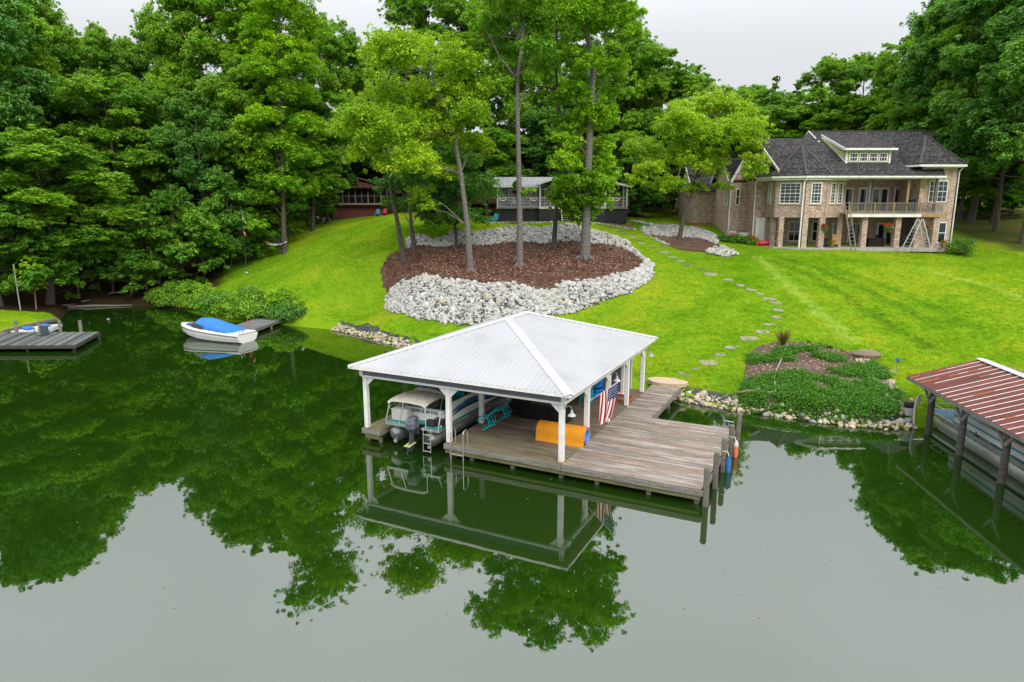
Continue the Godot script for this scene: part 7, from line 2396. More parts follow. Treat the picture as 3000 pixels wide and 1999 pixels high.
func make_bed_trees() -> void:
	var words := ["slender tree leaning left at the mulch bed's left end", "dark leaved tree behind the leaning one at the mulch bed's left end", "small dark leafy tree by the mulch bed's back rocks", "leaning grey barked tree with a wide yellow green crown", "straight bare grey trunk with a high forked crown in the mulch bed's middle", "slim rough barked tree in front of the cabin's steps", "stout tree wrapped in bright leaves down its trunk, tallest of the mulch bed", "spreading yellow green tree in the small bed beside the brick house", "tall bright green sweetgum with the hammock at its foot"]
	var names := ["leaning_tree", "oak_tree", "small_tree", "yellow_green_tree", "tall_tree", "tall_tree", "sweetgum_tree", "yellow_green_tree", "sweetgum_tree"]
	var k := 0
	for e in BED_TREES:
		var r := RandomNumberGenerator.new()
		r.seed = 900 + k
		var t := thing(names[k], words[k], "tree", on(e[0], e[1]), 0.0, "")
		var w := MB.new()
		w.smooth = true
		var path := [Vector3(0, -0.2, 0), Vector3(0, 0.25, 0)]
		var radii := [e[3] * 1.75, e[3] * 1.15]
		var n: int = e[2].size()
		for q in n:
			path.append(Vector3(e[2][q][0], e[2][q][1], 0.25 * sin(q * 1.9 + k)))
			radii.append(e[3] * (1.0 - 0.78 * float(q + 1) / n))
		w.tube(path, radii, 12)
		for q in 5:   # root flare
			var az := q * TAU / 5 + r.randf()
			w.tube([Vector3(0, 0.45, 0), Vector3(cos(az), 0.12, sin(az)) * e[3] * 1.5, Vector3(cos(az) * e[3] * 3.0, -0.1, sin(az) * e[3] * 3.0)], [e[3] * 0.55, e[3] * 0.4, e[3] * 0.15], 6, false)
		var c := MB.new()
		var kind: int = e[4]
		for q in e[5]:
			var at := Vector3(q[0], q[1], r.randfn() * minf(2.2, 0.6 + q[2] * 0.9))
			add_cluster(c, at, q[2], GREENS[kind], r, 0.125 if kind == 3 else 0.15, 1.25, 0.5 if kind == 3 else 0.0)
			if k in [3, 7]: add_cluster(c, at + Vector3(r.randfn(), r.randfn(), r.randfn() * 2.0) * 0.5, q[2] * 0.8, GREENS[kind], r, 0.125, 1.2, 0.6)
			if k == 6 and q[1] < 14.0: add_cluster(c, at + Vector3(r.randfn(), r.randfn(), 0.8) * 0.4, q[2] * 0.9, GREENS[kind], r, 0.15)
			var best := 2
			for z in path.size():
				if path[z].y < at.y - q[2] * 0.15: best = z
			var from: Vector3 = path[best]
			var mid := from.lerp(at, 0.5) + Vector3(0, 0.35, 0)
			w.tube([from, mid, at], [minf(radii[best] * 0.4, 0.065), 0.035, 0.015], 6, false)
		if e[5].size() == 0:
			for q in 4: add_cluster(c, Vector3(-2.0 + q * 0.8, 9.5 + r.randf() * 2.0, r.randfn()), 1.3, GREENS[3], r, 0.125)
		if k == 4: w.tube([path[5], path[5] + Vector3(-1.4, 1.6, 0.3), path[5] + Vector3(-2.8, 4.2, 0.5)], [0.09, 0.06, 0.03], 6, false)
		c.t.clear()
		part(w, "trunk", M.bark_grey if k in [3, 4, 6] else M.bark, t)
		part(c, "crown", M.leaf, t)
		k += 1

func hull_ring(x: float, half: float, keel: float, chine: float, sheer: float) -> Array:
	return [Vector3(x, keel, 0), Vector3(x, chine, half * 0.80), Vector3(x, (chine + sheer) * 0.55, half * 0.96), Vector3(x, sheer, half), Vector3(x, sheer, -half), Vector3(x, (chine + sheer) * 0.55, -half * 0.96), Vector3(x, chine, -half * 0.80)]

func make_bowrider() -> void:
	var t := thing("covered_motorboat", "white motorboat under a bright blue cover moored by the small grey dock", "boat", Vector3(-22.0, 0.0, -49.75), 2.752)
	var st := [[-3.05, 1.02, -0.25, 0.12, 0.62], [-2.0, 1.1, -0.3, 0.1, 0.66], [-0.5, 1.14, -0.32, 0.1, 0.72], [0.9, 1.08, -0.28, 0.16, 0.8], [2.0, 0.85, -0.12, 0.3, 0.88], [2.8, 0.5, 0.15, 0.5, 0.93], [3.3, 0.08, 0.6, 0.8, 0.96]]
	var m := MB.new()
	var rings := []
	for s in st: rings.append(hull_ring(s[0], s[1], s[2], s[3], s[4]))
	m.loft(rings)
	part(m, "hull", M.gelcoat, t)
	for side in [-1, 1]:
		var pts := []
		for s in st: pts.append(Vector3(s[0], s[4] - 0.10, side * (s[1] * 0.985 + 0.01)))
		part(pipe(pts, 0.028, 6), "rub_rail", M.black_plastic, t)
		var rim := MB.new()
		for q in st.size() - 1:
			var a: Array = st[q]
			var b: Array = st[q + 1]
			rim.quad(Vector3(a[0], a[4], side * a[1]), Vector3(b[0], b[4], side * b[1]), Vector3(b[0], b[4] + 0.1, side * b[1] * 0.72), Vector3(a[0], a[4] + 0.1, side * a[1] * 0.72))
		part(rim, "gunwale", M.gelcoat, t)
	var cover := MB.new()
	var rr := []
	for e in [[-2.35, 0.9, 0.74, 0.06], [-1.8, 0.95, 0.84, 0.22], [-1.0, 0.93, 0.90, 0.42], [-0.1, 0.9, 0.95, 0.60], [0.6, 0.84, 1.0, 0.66], [1.15, 0.78, 1.1, 0.52], [1.45, 0.72, 1.12, 0.28]]:
		var ring := []
		for q in 11:
			var g := PI * q / 10.0
			ring.append(Vector3(e[0], e[2] - 0.08 + sin(g) * e[3] + 0.02 * sin(q * 2.0 + e[0] * 3.0), cos(g) * e[1]))
		rr.append(ring)
	for q in rr.size() - 1:
		for s in 10: cover.quad(rr[q][s], rr[q + 1][s], rr[q + 1][s + 1], rr[q][s + 1])
	part(cover, "blue_cover", M.cover_blue, t)
	var bow := MB.new()
	bow.quad(Vector3(1.5, 0.98, 0.62), Vector3(2.75, 1.0, 0.22), Vector3(2.75, 1.0, -0.22), Vector3(1.5, 0.98, -0.62))
	bow.quad(Vector3(1.5, 0.86, 0.64), Vector3(2.75, 0.93, 0.24), Vector3(2.75, 1.0, 0.22), Vector3(1.5, 0.98, 0.62))
	part(bow, "bow_cover", M.cover_dark, t)
	for side in [-1, 1]:
		var ws := MB.new()
		ws.quad(Vector3(1.55, 0.95, side * 0.8), Vector3(0.2, 0.9, side * 1.0), Vector3(0.3, 1.12, side * 0.92), Vector3(1.3, 1.28, side * 0.74))
		part(ws, "windscreen", M.glass, t)
	var deck := MB.new()
	deck.box(Vector3(-2.65, 0.70, 0), Vector3(0.8, 0.1, 1.75), Basis(), 0.03)
	part(deck, "stern_deck", M.gelcoat, t)
	part(pipe([Vector3(-3.0, 0.7, -0.75), Vector3(-3.12, 1.0, -0.75), Vector3(-3.12, 1.0, -0.45), Vector3(-3.0, 0.7, -0.45)], 0.025), "grab_rail", M.aluminium, t)
	var fl := MB.new()
	fl.col = Color(0.6, 0.03, 0.04)
	fl.quad(Vector3(-2.5, 0.85, 0.9), Vector3(-2.42, 0.85, 0.9), Vector3(-2.2, 1.45, 0.92), Vector3(-2.3, 1.45, 0.92))
	part(fl, "furled_flag", M.cloth_vc, t)

# planks across a platform given by a corner and two edges (planks run along e1)
func plank_platform(t: Node3D, at: Vector3, e1: Vector3, e2: Vector3, y: float, tones: Array, seed_: int, mt: Material) -> void:
	var r := RandomNumberGenerator.new()
	r.seed = seed_
	var n := int(e2.length() / 0.147)
	var d := e2 / n
	for k in n:
		var m := MB.new()
		m.col = tones[0].lerp(tones[1], clampf(r.randfn(0.5, 0.35), 0.0, 1.0))
		m.uvo = Vector2(r.randf() * 4.0, r.randf() * 4.0)
		var a := at + d * (k + 0.03) + Vector3(0, y + r.randf() * 0.008, 0) - e1.normalized() * r.randf() * 0.05
		var b := a + e1
		var w := d * 0.94
		m.sheet([a, b, b + w, a + w] if e1.cross(w).y > 0 else [a, a + w, b + w, b], 0.04)
		for q in range(0, m.t.size()): m.t[q] = m.uvo + Vector2((m.v[q] - a).dot(e1.normalized()), (m.v[q] - a).dot(w.normalized()))
		part(m, "plank", mt, t)

func post_at(t: Node3D, p: Vector3, y0: float, y1: float, rad: float, mt: Material) -> void:
	var m := MB.new()
	m.smooth = true
	m.tube([Vector3(p.x, y0, p.z), Vector3(p.x, y1 - 0.02, p.z), Vector3(p.x, y1, p.z)], [rad, rad * 0.95, rad * 0.8], 10)
	part(m, "post", mt, t)

func make_shore_things() -> void:
	# small grey dock by the motorboat
	var d := thing("grey_dock", "small grey plank dock running ashore behind the blue covered motorboat", "dock", Vector3(-19.66, 0, -51.4))
	plank_platform(d, Vector3.ZERO, Vector3(-2.35, 0, -0.5), Vector3(0.7, 0, -5.2), 0.45, [Color(0.17, 0.18, 0.19), Color(0.24, 0.25, 0.26)], 4, M.deck)
	for e in [[Vector3(0, 0.33, 0), Vector3(0.7, 0.33, -5.2)], [Vector3(-2.35, 0.33, -0.5), Vector3(-1.65, 0.33, -5.7)], [Vector3(0, 0.33, 0), Vector3(-2.35, 0.33, -0.5)]]:
		var m := MB.new()
		m.bar(e[0], e[1], 0.05, 0.2)
		part(m, "rim_board", M.pile, d)
	for p in [Vector3(-0.1, 0, -0.2), Vector3(0.3, 0, -2.6), Vector3(-2.2, 0, -0.8), Vector3(-1.9, 0, -3.0)]: post_at(d, p, -1.5, 0.4, 0.1, M.pile)
	# old dock on the left
	var l := thing("old_dock", "old dark weathered plank dock with four posts on the far left shore", "dock", Vector3(-29.63, 0, -45.29))
	plank_platform(l, Vector3.ZERO, Vector3(-1.2, 0, -4.75), Vector3(-10.5, 0, 0.4), 0.5, [Color(0.09, 0.10, 0.095), Color(0.26, 0.27, 0.255)], 5, M.deck)
	for e in [[Vector3(0.05, 0.36, 0.02), Vector3(-10.5, 0.36, 0.42)], [Vector3(0.05, 0.36, 0.02), Vector3(-1.15, 0.36, -4.8)]]:
		var m := MB.new()
		m.bar(e[0], e[1], 0.06, 0.2)
		part(m, "rim_board", M.dark_pile, l)
	for p in [Vector3(-0.3, 0, -0.3), Vector3(-3.4, 0, -0.2), Vector3(-6.6, 0, -0.1), Vector3(-1.1, 0, -4.5)]: post_at(l, p, -1.5, 0.42, 0.12, M.dark_pile)
	for p in [Vector3(-7.34, 0, -4.75), Vector3(-5.6, 0, -4.8), Vector3(-4.12, 0, -4.85), Vector3(-2.66, 0, -4.95)]: post_at(l, p, -1.5, 1.32, 0.13, M.rim)
	# overturned mesh chair
	var c := thing("mesh_chair", "dark mesh armchair tipped on its side on the old dock", "chair", Vector3(-34.0, 0.52, -48.6), 0.4)
	for e in [[Vector3(-0.5, 0.75, 0), Vector3(-0.5, 0.12, 0), Vector3(-0.3, 0.02, 0.1), Vector3(0.2, 0.02, 0.3)], [Vector3(-0.1, 0.7, 0.2), Vector3(0.35, 0.68, 0.25), Vector3(0.45, 0.1, 0.3), Vector3(0.2, 0.02, 0.35)], [Vector3(-0.2, 0.6, -0.2), Vector3(0.6, 0.62, -0.1)]]:
		part(pipe(e, 0.022, 6), "frame_tube", M.black_plastic, c)
	for e in [[Vector3(-0.1, 0.08, 0.28), Vector3(0.42, 0.08, 0.3), Vector3(0.4, 0.66, 0.26), Vector3(-0.1, 0.66, 0.22)], [Vector3(-0.1, 0.08, 0.28), Vector3(-0.1, 0.66, 0.22), Vector3(-0.2, 0.6, -0.2), Vector3(-0.2, 0.1, -0.15)]]:
		var m := MB.new()
		m.sheet(e, 0.01)
		part(m, "mesh_panel", M.motor_dark, c)
	# little white boat between the old dock and the bank
	var b := thing("small_boat", "small white boat with blue seats lying behind the old dock", "boat", Vector3(-36.6, 0, -51.9), 1.05)
	var hm := MB.new()
	var rings := []
	for s in [[-1.7, 0.55, -0.1, 0.05, 0.42], [-0.4, 0.68, -0.12, 0.05, 0.45], [0.8, 0.55, -0.08, 0.1, 0.48], [1.7, 0.06, 0.25, 0.32, 0.52]]: rings.append(hull_ring(s[0], s[1], s[2], s[3], s[4]))
	hm.loft(rings)
	part(hm, "hull", M.gelcoat, b)
	for x in [-0.75, 0.45]:
		var m := MB.new()
		m.box(Vector3(x, 0.56, 0), Vector3(0.5, 0.2, 0.8), Basis(), 0.06)
		part(m, "seat", M.cover_blue, b)
	var mid := MB.new()
	mid.box(Vector3(-0.15, 0.52, 0), Vector3(0.6, 0.12, 0.7), Basis(), 0.05)
	part(mid, "console", M.gelcoat, b)
	# timber sea wall, white pole, driftwood
	var sw := thing("timber_wall", "low grey timber sea wall holding the left hand lawn at the water", "sea wall", Vector3.ZERO)
	for k in range(2, 4):
		var p := Vector3(SHORE[k].x + 0.15, 0.30, SHORE[k].y)
		var q := Vector3(SHORE[k + 1].x + 0.15, 0.30, SHORE[k + 1].y)
		for y in [0.0, -0.26]:
			var m := MB.new()
			m.bar(p + Vector3(0, y, 0), q + Vector3(0, y, 0), 0.18, 0.24, Vector3.UP, 0.02)
			part(m, "timber", M.rim if y == 0.0 else M.dark_pile, sw)
	var po := thing("white_pole", "tall thin white pole standing at the left hand lawn's edge", "pole", on(-42.6, -58.5))
	part(pipe([Vector3(0, -0.2, 0), Vector3(-0.05, 4.0, 0)], 0.05, 8), "shaft", M.pvc, po)
	var wb := thing("white_board", "white board end lying on the left hand lawn by the wood", "board", on(-43.9, -57.0))
	block(wb, "board", -1.3, 0.5, 0.15, 0.35, -0.2, 0.2, M.white_paint, 0.01)
	var logs := [[Vector3(-43.0, 0.05, -65.2), Vector3(-37.2, 0.10, -66.2), 0.11, "long pale log half sunk along the cove's back shore"], [Vector3(-42.4, 0.35, -66.6), Vector3(-39.8, 0.5, -68.2), 0.12, "grey fallen log lying on the cove's muddy bank"], [Vector3(-40.6, 0.9, -68.4), Vector3(-39.2, 1.2, -67.9), 0.09, "short broken log propped on the cove's bank under the leaves"], [Vector3(-43.2, 0.2, -64.2), Vector3(-42.6, 0.25, -66.0), 0.08, "thin bleached branch at the cove's left hand corner"], [Vector3(-39.3, 0.3, -67.2), Vector3(-36.6, 0.7, -67.8), 0.07, "slim dark branch slanting up the cove's bank"]]
	for e in logs:
		var t := thing("fallen_log", e[3], "log", e[0], 0.0, "driftwood in the cove")
		var m := MB.new()
		m.smooth = true
		var w: Vector3 = e[1] - e[0]
		m.tube([Vector3.ZERO, w * 0.4 + Vector3(0, 0.06, 0.08), w * 0.75 + Vector3(0, -0.02, -0.05), w], [e[2], e[2] * 0.95, e[2] * 0.7, e[2] * 0.35], 8)
		part(m, "wood", M.drift, t)
	# young broad-leaved tree
	var ct := thing("young_tree", "young tree with very large bright leaves beside the white pole", "tree", on(-42.0, -59.6))
	var cr := RandomNumberGenerator.new()
	cr.seed = 12
	var cw := MB.new()
	cw.smooth = true
	cw.tube([Vector3(0, -0.1, 0), Vector3(0.08, 1.6, 0), Vector3(-0.05, 3.2, 0), Vector3(-0.15, 4.6, 0)], [0.07, 0.055, 0.04, 0.015], 8)
	var cc := MB.new()
	for q in 260:
		var g := q * 2.4
		var y := 1.7 + 3.0 * cr.randf()
		var rad := 1.45 * sqrt(maxf(0.05, 1.0 - pow((y - 3.0) / 1.9, 2.0))) * (0.35 + 0.65 * cr.randf())
		var p := Vector3(cos(g) * rad, y, sin(g) * rad)
		if q % 12 == 0: cw.tube([Vector3(0, y - 0.5, 0), p], [0.02, 0.008], 4, false)
		add_leaf(cc, p, Vector3(cos(g) * 0.5 + cr.randfn() * 0.2, 0.9, sin(g) * 0.5 + cr.randfn() * 0.2).normalized(), 0.2, 0.15, GREENS[2][0].lerp(GREENS[2][1], cr.randf()), cr)
	cc.t.clear()
	part(cw, "trunk", M.bark_tan, ct)
	part(cc, "crown", M.leaf, ct)
	# flagpole with two limp flags
	var fp := thing("flagpole", "dark flagpole with two limp flags on the lawn's left edge", "flagpole", on(FLAGPOLE.x, FLAGPOLE.y))
	part(pipe([Vector3(0, -0.1, 0), Vector3(0, 3.0, 0), Vector3(-0.12, 6.9, 0)], 0.035, 8), "pole", M.motor_dark, fp)
	var pb := MB.new()
	pb.lathe(Vector3.ZERO, [Vector2(0.2, 0.0), Vector2(0.2, 0.08), Vector2(0.05, 0.1)], 12)
	part(pb, "base", M.white_paint, fp)
	for e in [[6.75, 1.75, 0.50, M.flag, "stars_flag"], [4.95, 1.25, 0.42, M.state_flag, "striped_flag"]]:
		var m := MB.new()
		var n := 12
		var grid := []
		for i in n + 1:
			var row := []
			for j in n + 1:
				var s := i / float(n)
				var f := j / float(n)
				row.append(Vector3(-0.1 + e[2] * f * (0.35 + 0.65 * s) * 0.9, e[0] - e[1] * (0.62 * s + 0.38 * f), 0.10 * sin(f * 9.0 + s * 2.0) * f))
			grid.append(row)
		for i in n:
			for j in n: m.quad_uv([grid[i][j], grid[i][j + 1], grid[i + 1][j + 1], grid[i + 1][j]], [Vector2(j / float(n), i / float(n)), Vector2((j + 1) / float(n), i / float(n)), Vector2((j + 1) / float(n), (i + 1) / float(n)), Vector2(j / float(n), (i + 1) / float(n))])
		part(m, e[4], e[3], fp)
	# hammock
	var hk := thing("hammock", "tan rope hammock slung below the tall bright sweetgum", "hammock", Vector3(-25.9, ground(-25.9, -76.6) + 1.0, -76.4))
	var hm2 := MB.new()
	for k in 10:
		var x0 := -1.5 + k * 0.24
		var x1 := x0 + 0.24
		var f := func(x: float) -> float: return 0.32 * pow((x + 0.3) / 1.2, 2.0)
		var w := func(x: float) -> float: return 0.5 * (1.0 - pow(absf(x + 0.3) / 1.25, 4.0)) + 0.04
		hm2.quad(Vector3(x0, f.call(x0), w.call(x0)), Vector3(x1, f.call(x1), w.call(x1)), Vector3(x1, f.call(x1) + 0.15, -w.call(x1)), Vector3(x0, f.call(x0) + 0.15, -w.call(x0)))
	part(hm2, "net", M.canvas, hk)
	part(pipe([Vector3(-1.5, 0.35, 0), Vector3(-2.4, 1.0, 0)], 0.015, 5), "rope", M.rope_white, hk)
	part(pipe([Vector3(0.9, 0.35, 0), Vector3(0.55, 0.9, -0.2)], 0.015, 5), "rope", M.rope_white, hk)
	# shrubs along the bank
	var r := RandomNumberGenerator.new()
	r.seed = 19
	var n := 0
	for k in 30:
		var g := k / 29.0
		var along := g * 4.99 + 9.0
		var p: Vector2 = SHORE[int(along)].lerp(SHORE[int(along) + 1], along - int(along))
		var inland := Vector2(0.75, -0.66) if g > 0.4 else Vector2(0.25, -0.95)
		for row in 2:
			var q := p + inland * (0.3 + row * 1.35 + r.randf() * 0.4)
			if g > 0.9 and row == 1: continue
			var rad := 0.6 + pow(r.randf(), 1.6) * 1.15 - (0.15 if g > 0.8 else 0.0)
			bush("bank_shrub", "leafy green shrub growing on the bank between the cove and the flagpole lawn", on(q.x, q.y, -0.15), rad, rad * (0.9 + r.randf() * 0.7 if g < 0.5 else 0.7 + r.randf() * 0.5), [0, 5, 2, 0, 5, 1][r.randi() % 6], 300 + n, "shrubs along the cove bank", 0.115)
			n += 1

func make_red_boathouse() -> void:
	var at := Vector3(18.28, 0, -28.58)
	var turn := -0.0994
	var t := thing("red_roof_boathouse", "old open boathouse with a rusty red and white striped metal roof", "boathouse", at, turn)
	for x in [0.0, 5.3]:
		for z in [0.0, 2.54, 5.38, 8.2, 11.0]:
			var m := MB.new()
			m.smooth = true
			m.tube([Vector3(x, -1.5, z), Vector3(x, 0.35, z), Vector3(x, 2.15, z)], [0.15, 0.14, 0.12], 10)
			part(m, "post", M.dark_pile if x == 0.0 and z == 0.0 else M.post_grey, t)
			for s in [-1, 1]:
				if z + s * 0.6 < -1.2: continue
				var k := MB.new()
				k.bar(Vector3(x - 0.1, 1.45, z + s * 0.05), Vector3(x - 0.1, 2.08, z + s * 0.62), 0.07, 0.12)
				part(k, "brace", M.rim, t)
	for x in [0.0, 5.3]:
		var m := MB.new()
		m.bar(Vector3(x, 2.1, -1.5), Vector3(x, 2.1, 12.0), 0.1, 0.16)
		part(m, "beam", M.post_grey, t)
	var rf := Node3D.new()
	rf.name = "roof"
	t.add_child(rf)
	var r := RandomNumberGenerator.new()
	r.seed = 2
	for side in 2:
		var e := Vector3(-0.42, 2.2, 0) if side == 0 else Vector3(5.72, 2.2, 0)
		var top := Vector3(2.65, 3.08, 0)
		for k in 15:   # ribbed sheets 0.9 m wide
			var z0 := -1.6 + k * 0.9
			var m := MB.new()
			var up := (top - e).normalized()
			var nrm := up.cross(Vector3.BACK).normalized()
			if nrm.y < 0: nrm = -nrm
			var len := (top - e).length()
			var old := r.randf_range(0.85, 1.1)
			var seg := 8
			var prof := [[0.0, 0.0], [0.30, 0.0], [0.34, 0.028], [0.40, 0.028], [0.44, 0.0], [0.60, 0.0], [0.64, 0.012], [0.68, 0.0], [0.75, 0.0], [0.79, 0.028], [0.85, 0.028], [0.895, 0.0]]
			for q in prof.size() - 1:
				var crest: bool = prof[q][1] > 0.02 and prof[q + 1][1] > 0.02
				for w in seg:
					var s0 := len * w / seg
					var s1 := len * (w + 1) / seg
					var nz := patchy.get_noise_2d(z0 * 30.0 + q * 70.0, s0 * 6.0)
					m.col = Color(0.150, 0.032, 0.022) * old * (0.9 + nz * 0.5)
					if crest:
						var worn := nz + (0.42 if k > 2 else 0.02) + s0 * 0.05
						if worn > 0.0: m.col = Color(0.66, 0.63, 0.60) * (0.85 + r.randf() * 0.2)
						elif worn > -0.16: m.col = Color(0.50, 0.17, 0.03)
					var a: Vector3 = e + up * s0 + Vector3(0, 0, z0 + prof[q][0]) + nrm * prof[q][1]
					var b: Vector3 = e + up * s0 + Vector3(0, 0, z0 + prof[q + 1][0]) + nrm * prof[q + 1][1]
					var a1: Vector3 = a + up * (s1 - s0)
					var b1: Vector3 = b + up * (s1 - s0)
					m.quad(a, b, b1, a1)
			part(m, "roof_sheet", M.rust, rf)
	for s in [-1, 1]:
		var m := MB.new()
		m.quad(Vector3(2.65, 3.14, -1.62), Vector3(2.65, 3.14, 11.9), Vector3(2.65 + s * 0.22, 3.09, 11.9), Vector3(2.65 + s * 0.22, 3.09, -1.62))
		part(m, "ridge_cap", M.white_metal, rf)
	var fb := MB.new()
	fb.bar(Vector3(-0.4, 2.12, -1.6), Vector3(-0.4, 2.12, 11.9), 0.04, 0.14)
	part(fb, "fascia", M.rim, rf)
	# pontoon boat inside
	var b := thing("grey_pontoon_boat", "grey pontoon boat with blue side stripes moored under the rusty red roof", "boat", at, turn)
	for x in [1.0, 2.95]:
		part(float_tube(x, 0.22, 0.34, 8.5, -1.75), "float_tube", M.aluminium, b)
	block(b, "deck", 0.72, 3.22, 0.60, 0.68, -1.5, 8.4, M.sea_blue)
	for x in [0.7, 3.24]: block(b, "deck_trim", x - 0.03, x + 0.03, 0.54, 0.70, -1.55, 8.4, M.aluminium)
	block(b, "bow_trim", 0.7, 3.24, 0.54, 0.70, -1.6, -1.54, M.aluminium)
	for x in [0.78, 3.16]:
		for e in [[0.78, 0.98, M.boat_grey], [0.98, 1.08, M.sea_blue], [1.08, 1.28, M.boat_grey]]:
			block(b, "side_panel", x - 0.015, x + 0.015, e[0], e[1], 0.4, 8.0, e[2])
		part(pipe([Vector3(x, 0.68, 0.4), Vector3(x, 1.34, 0.4), Vector3(x, 1.34, 8.0)], 0.02), "rail", M.aluminium, b)
		for z in [1.6, 3.0, 4.4, 5.8, 7.2]: part(pipe([Vector3(x, 0.68, z), Vector3(x, 1.34, z)], 0.018), "rail_post", M.aluminium, b)
		part(pipe([Vector3(x, 0.68, -0.2), Vector3(x, 0.98, -0.3), Vector3(x, 1.0, -1.4), Vector3(x, 0.68, -1.45)], 0.022), "bow_rail", M.aluminium, b)
	part(pipe([Vector3(0.78, 1.0, -1.4), Vector3(2.2, 1.0, -1.45)], 0.022), "bow_rail", M.aluminium, b)
	for e in [[2.2, "black fender hanging on the grey pontoon boat's side beside a post"], [3.3, "black fender hanging low on the grey pontoon boat's side between posts"]]:
		var f := thing("black_fender", e[1], "fender", Vector3(at.x + 0.62, 0.35, at.z + e[0]), turn, "black fenders on the grey pontoon boat")
		var m := MB.new()
		m.smooth = true
		m.tube([Vector3(0, 0, 0), Vector3(0, 0.06, 0), Vector3(0, 0.5, 0), Vector3(0, 0.58, 0)], [0.03, 0.09, 0.09, 0.03], 10)
		part(m, "body", M.black_plastic, f)
		part(pipe([Vector3(0, 0.56, 0), Vector3(0.12, 0.95, 0)], 0.012, 5), "cord", M.rope_white, f)

# ------------------------------------------------------------------ scene
func set_camera_and_light() -> void:
	var cam := Camera3D.new()
	cam.name = "camera"
	cam.position = Vector3(0, 10, 0)
	cam.rotation_degrees = Vector3(-11.53, 0, 0)
	cam.fov = 53.1
	cam.far = 800.0
	cam.current = true
	add_child(cam)
	var env := Environment.new()
	env.background_mode = Environment.BG_SKY
	var sky := Sky.new()
	var pano := PanoramaSkyMaterial.new()
	var im := Image.create(512, 256, false, Image.FORMAT_RGBF)
	var f := FastNoiseLite.new()
	f.seed = 5
	f.frequency = 0.9
	f.fractal_octaves = 4
	for y in 256:
		var el := PI * (0.5 - (y + 0.5) / 256.0)
		for x in 512:
			var az := TAU * (x + 0.5) / 512.0
			var d := Vector3(cos(el) * cos(az), sin(el), cos(el) * sin(az))
			var b := 0.57 * (1.0 + 1.45 * smoothstep(0.16, 0.55, sin(el)) + 0.45 * maxf(0.0, sin(el)))   # an overcast sky is brighter overhead
			b *= 1.0 + 0.07 * f.get_noise_3d(d.x * 2.0, d.y * 4.0, d.z * 2.0)
			im.set_pixel(x, y, Color(b * 0.955, b * 0.985, b * 1.03))
	pano.panorama = ImageTexture.create_from_image(im)
	sky.sky_material = pano
	env.sky = sky
	env.tonemap_mode = Environment.TONE_MAPPER_LINEAR
	env.tonemap_exposure = 1.3
	env.sdfgi_enabled = true
	env.ssao_enabled = true
	env.ssil_enabled = true
	var we := WorldEnvironment.new()
	we.name = "environment"
	we.environment = env
	add_child(we)
	var sun := DirectionalLight3D.new()
	sun.name = "sun"
	sun.light_energy = 0.5
	sun.light_color = Color(1.0, 0.97, 0.92)
	sun.light_angular_distance = 30.0
	sun.shadow_enabled = true
	sun.rotation_degrees = Vector3(-40, 24, 0)
	add_child(sun)

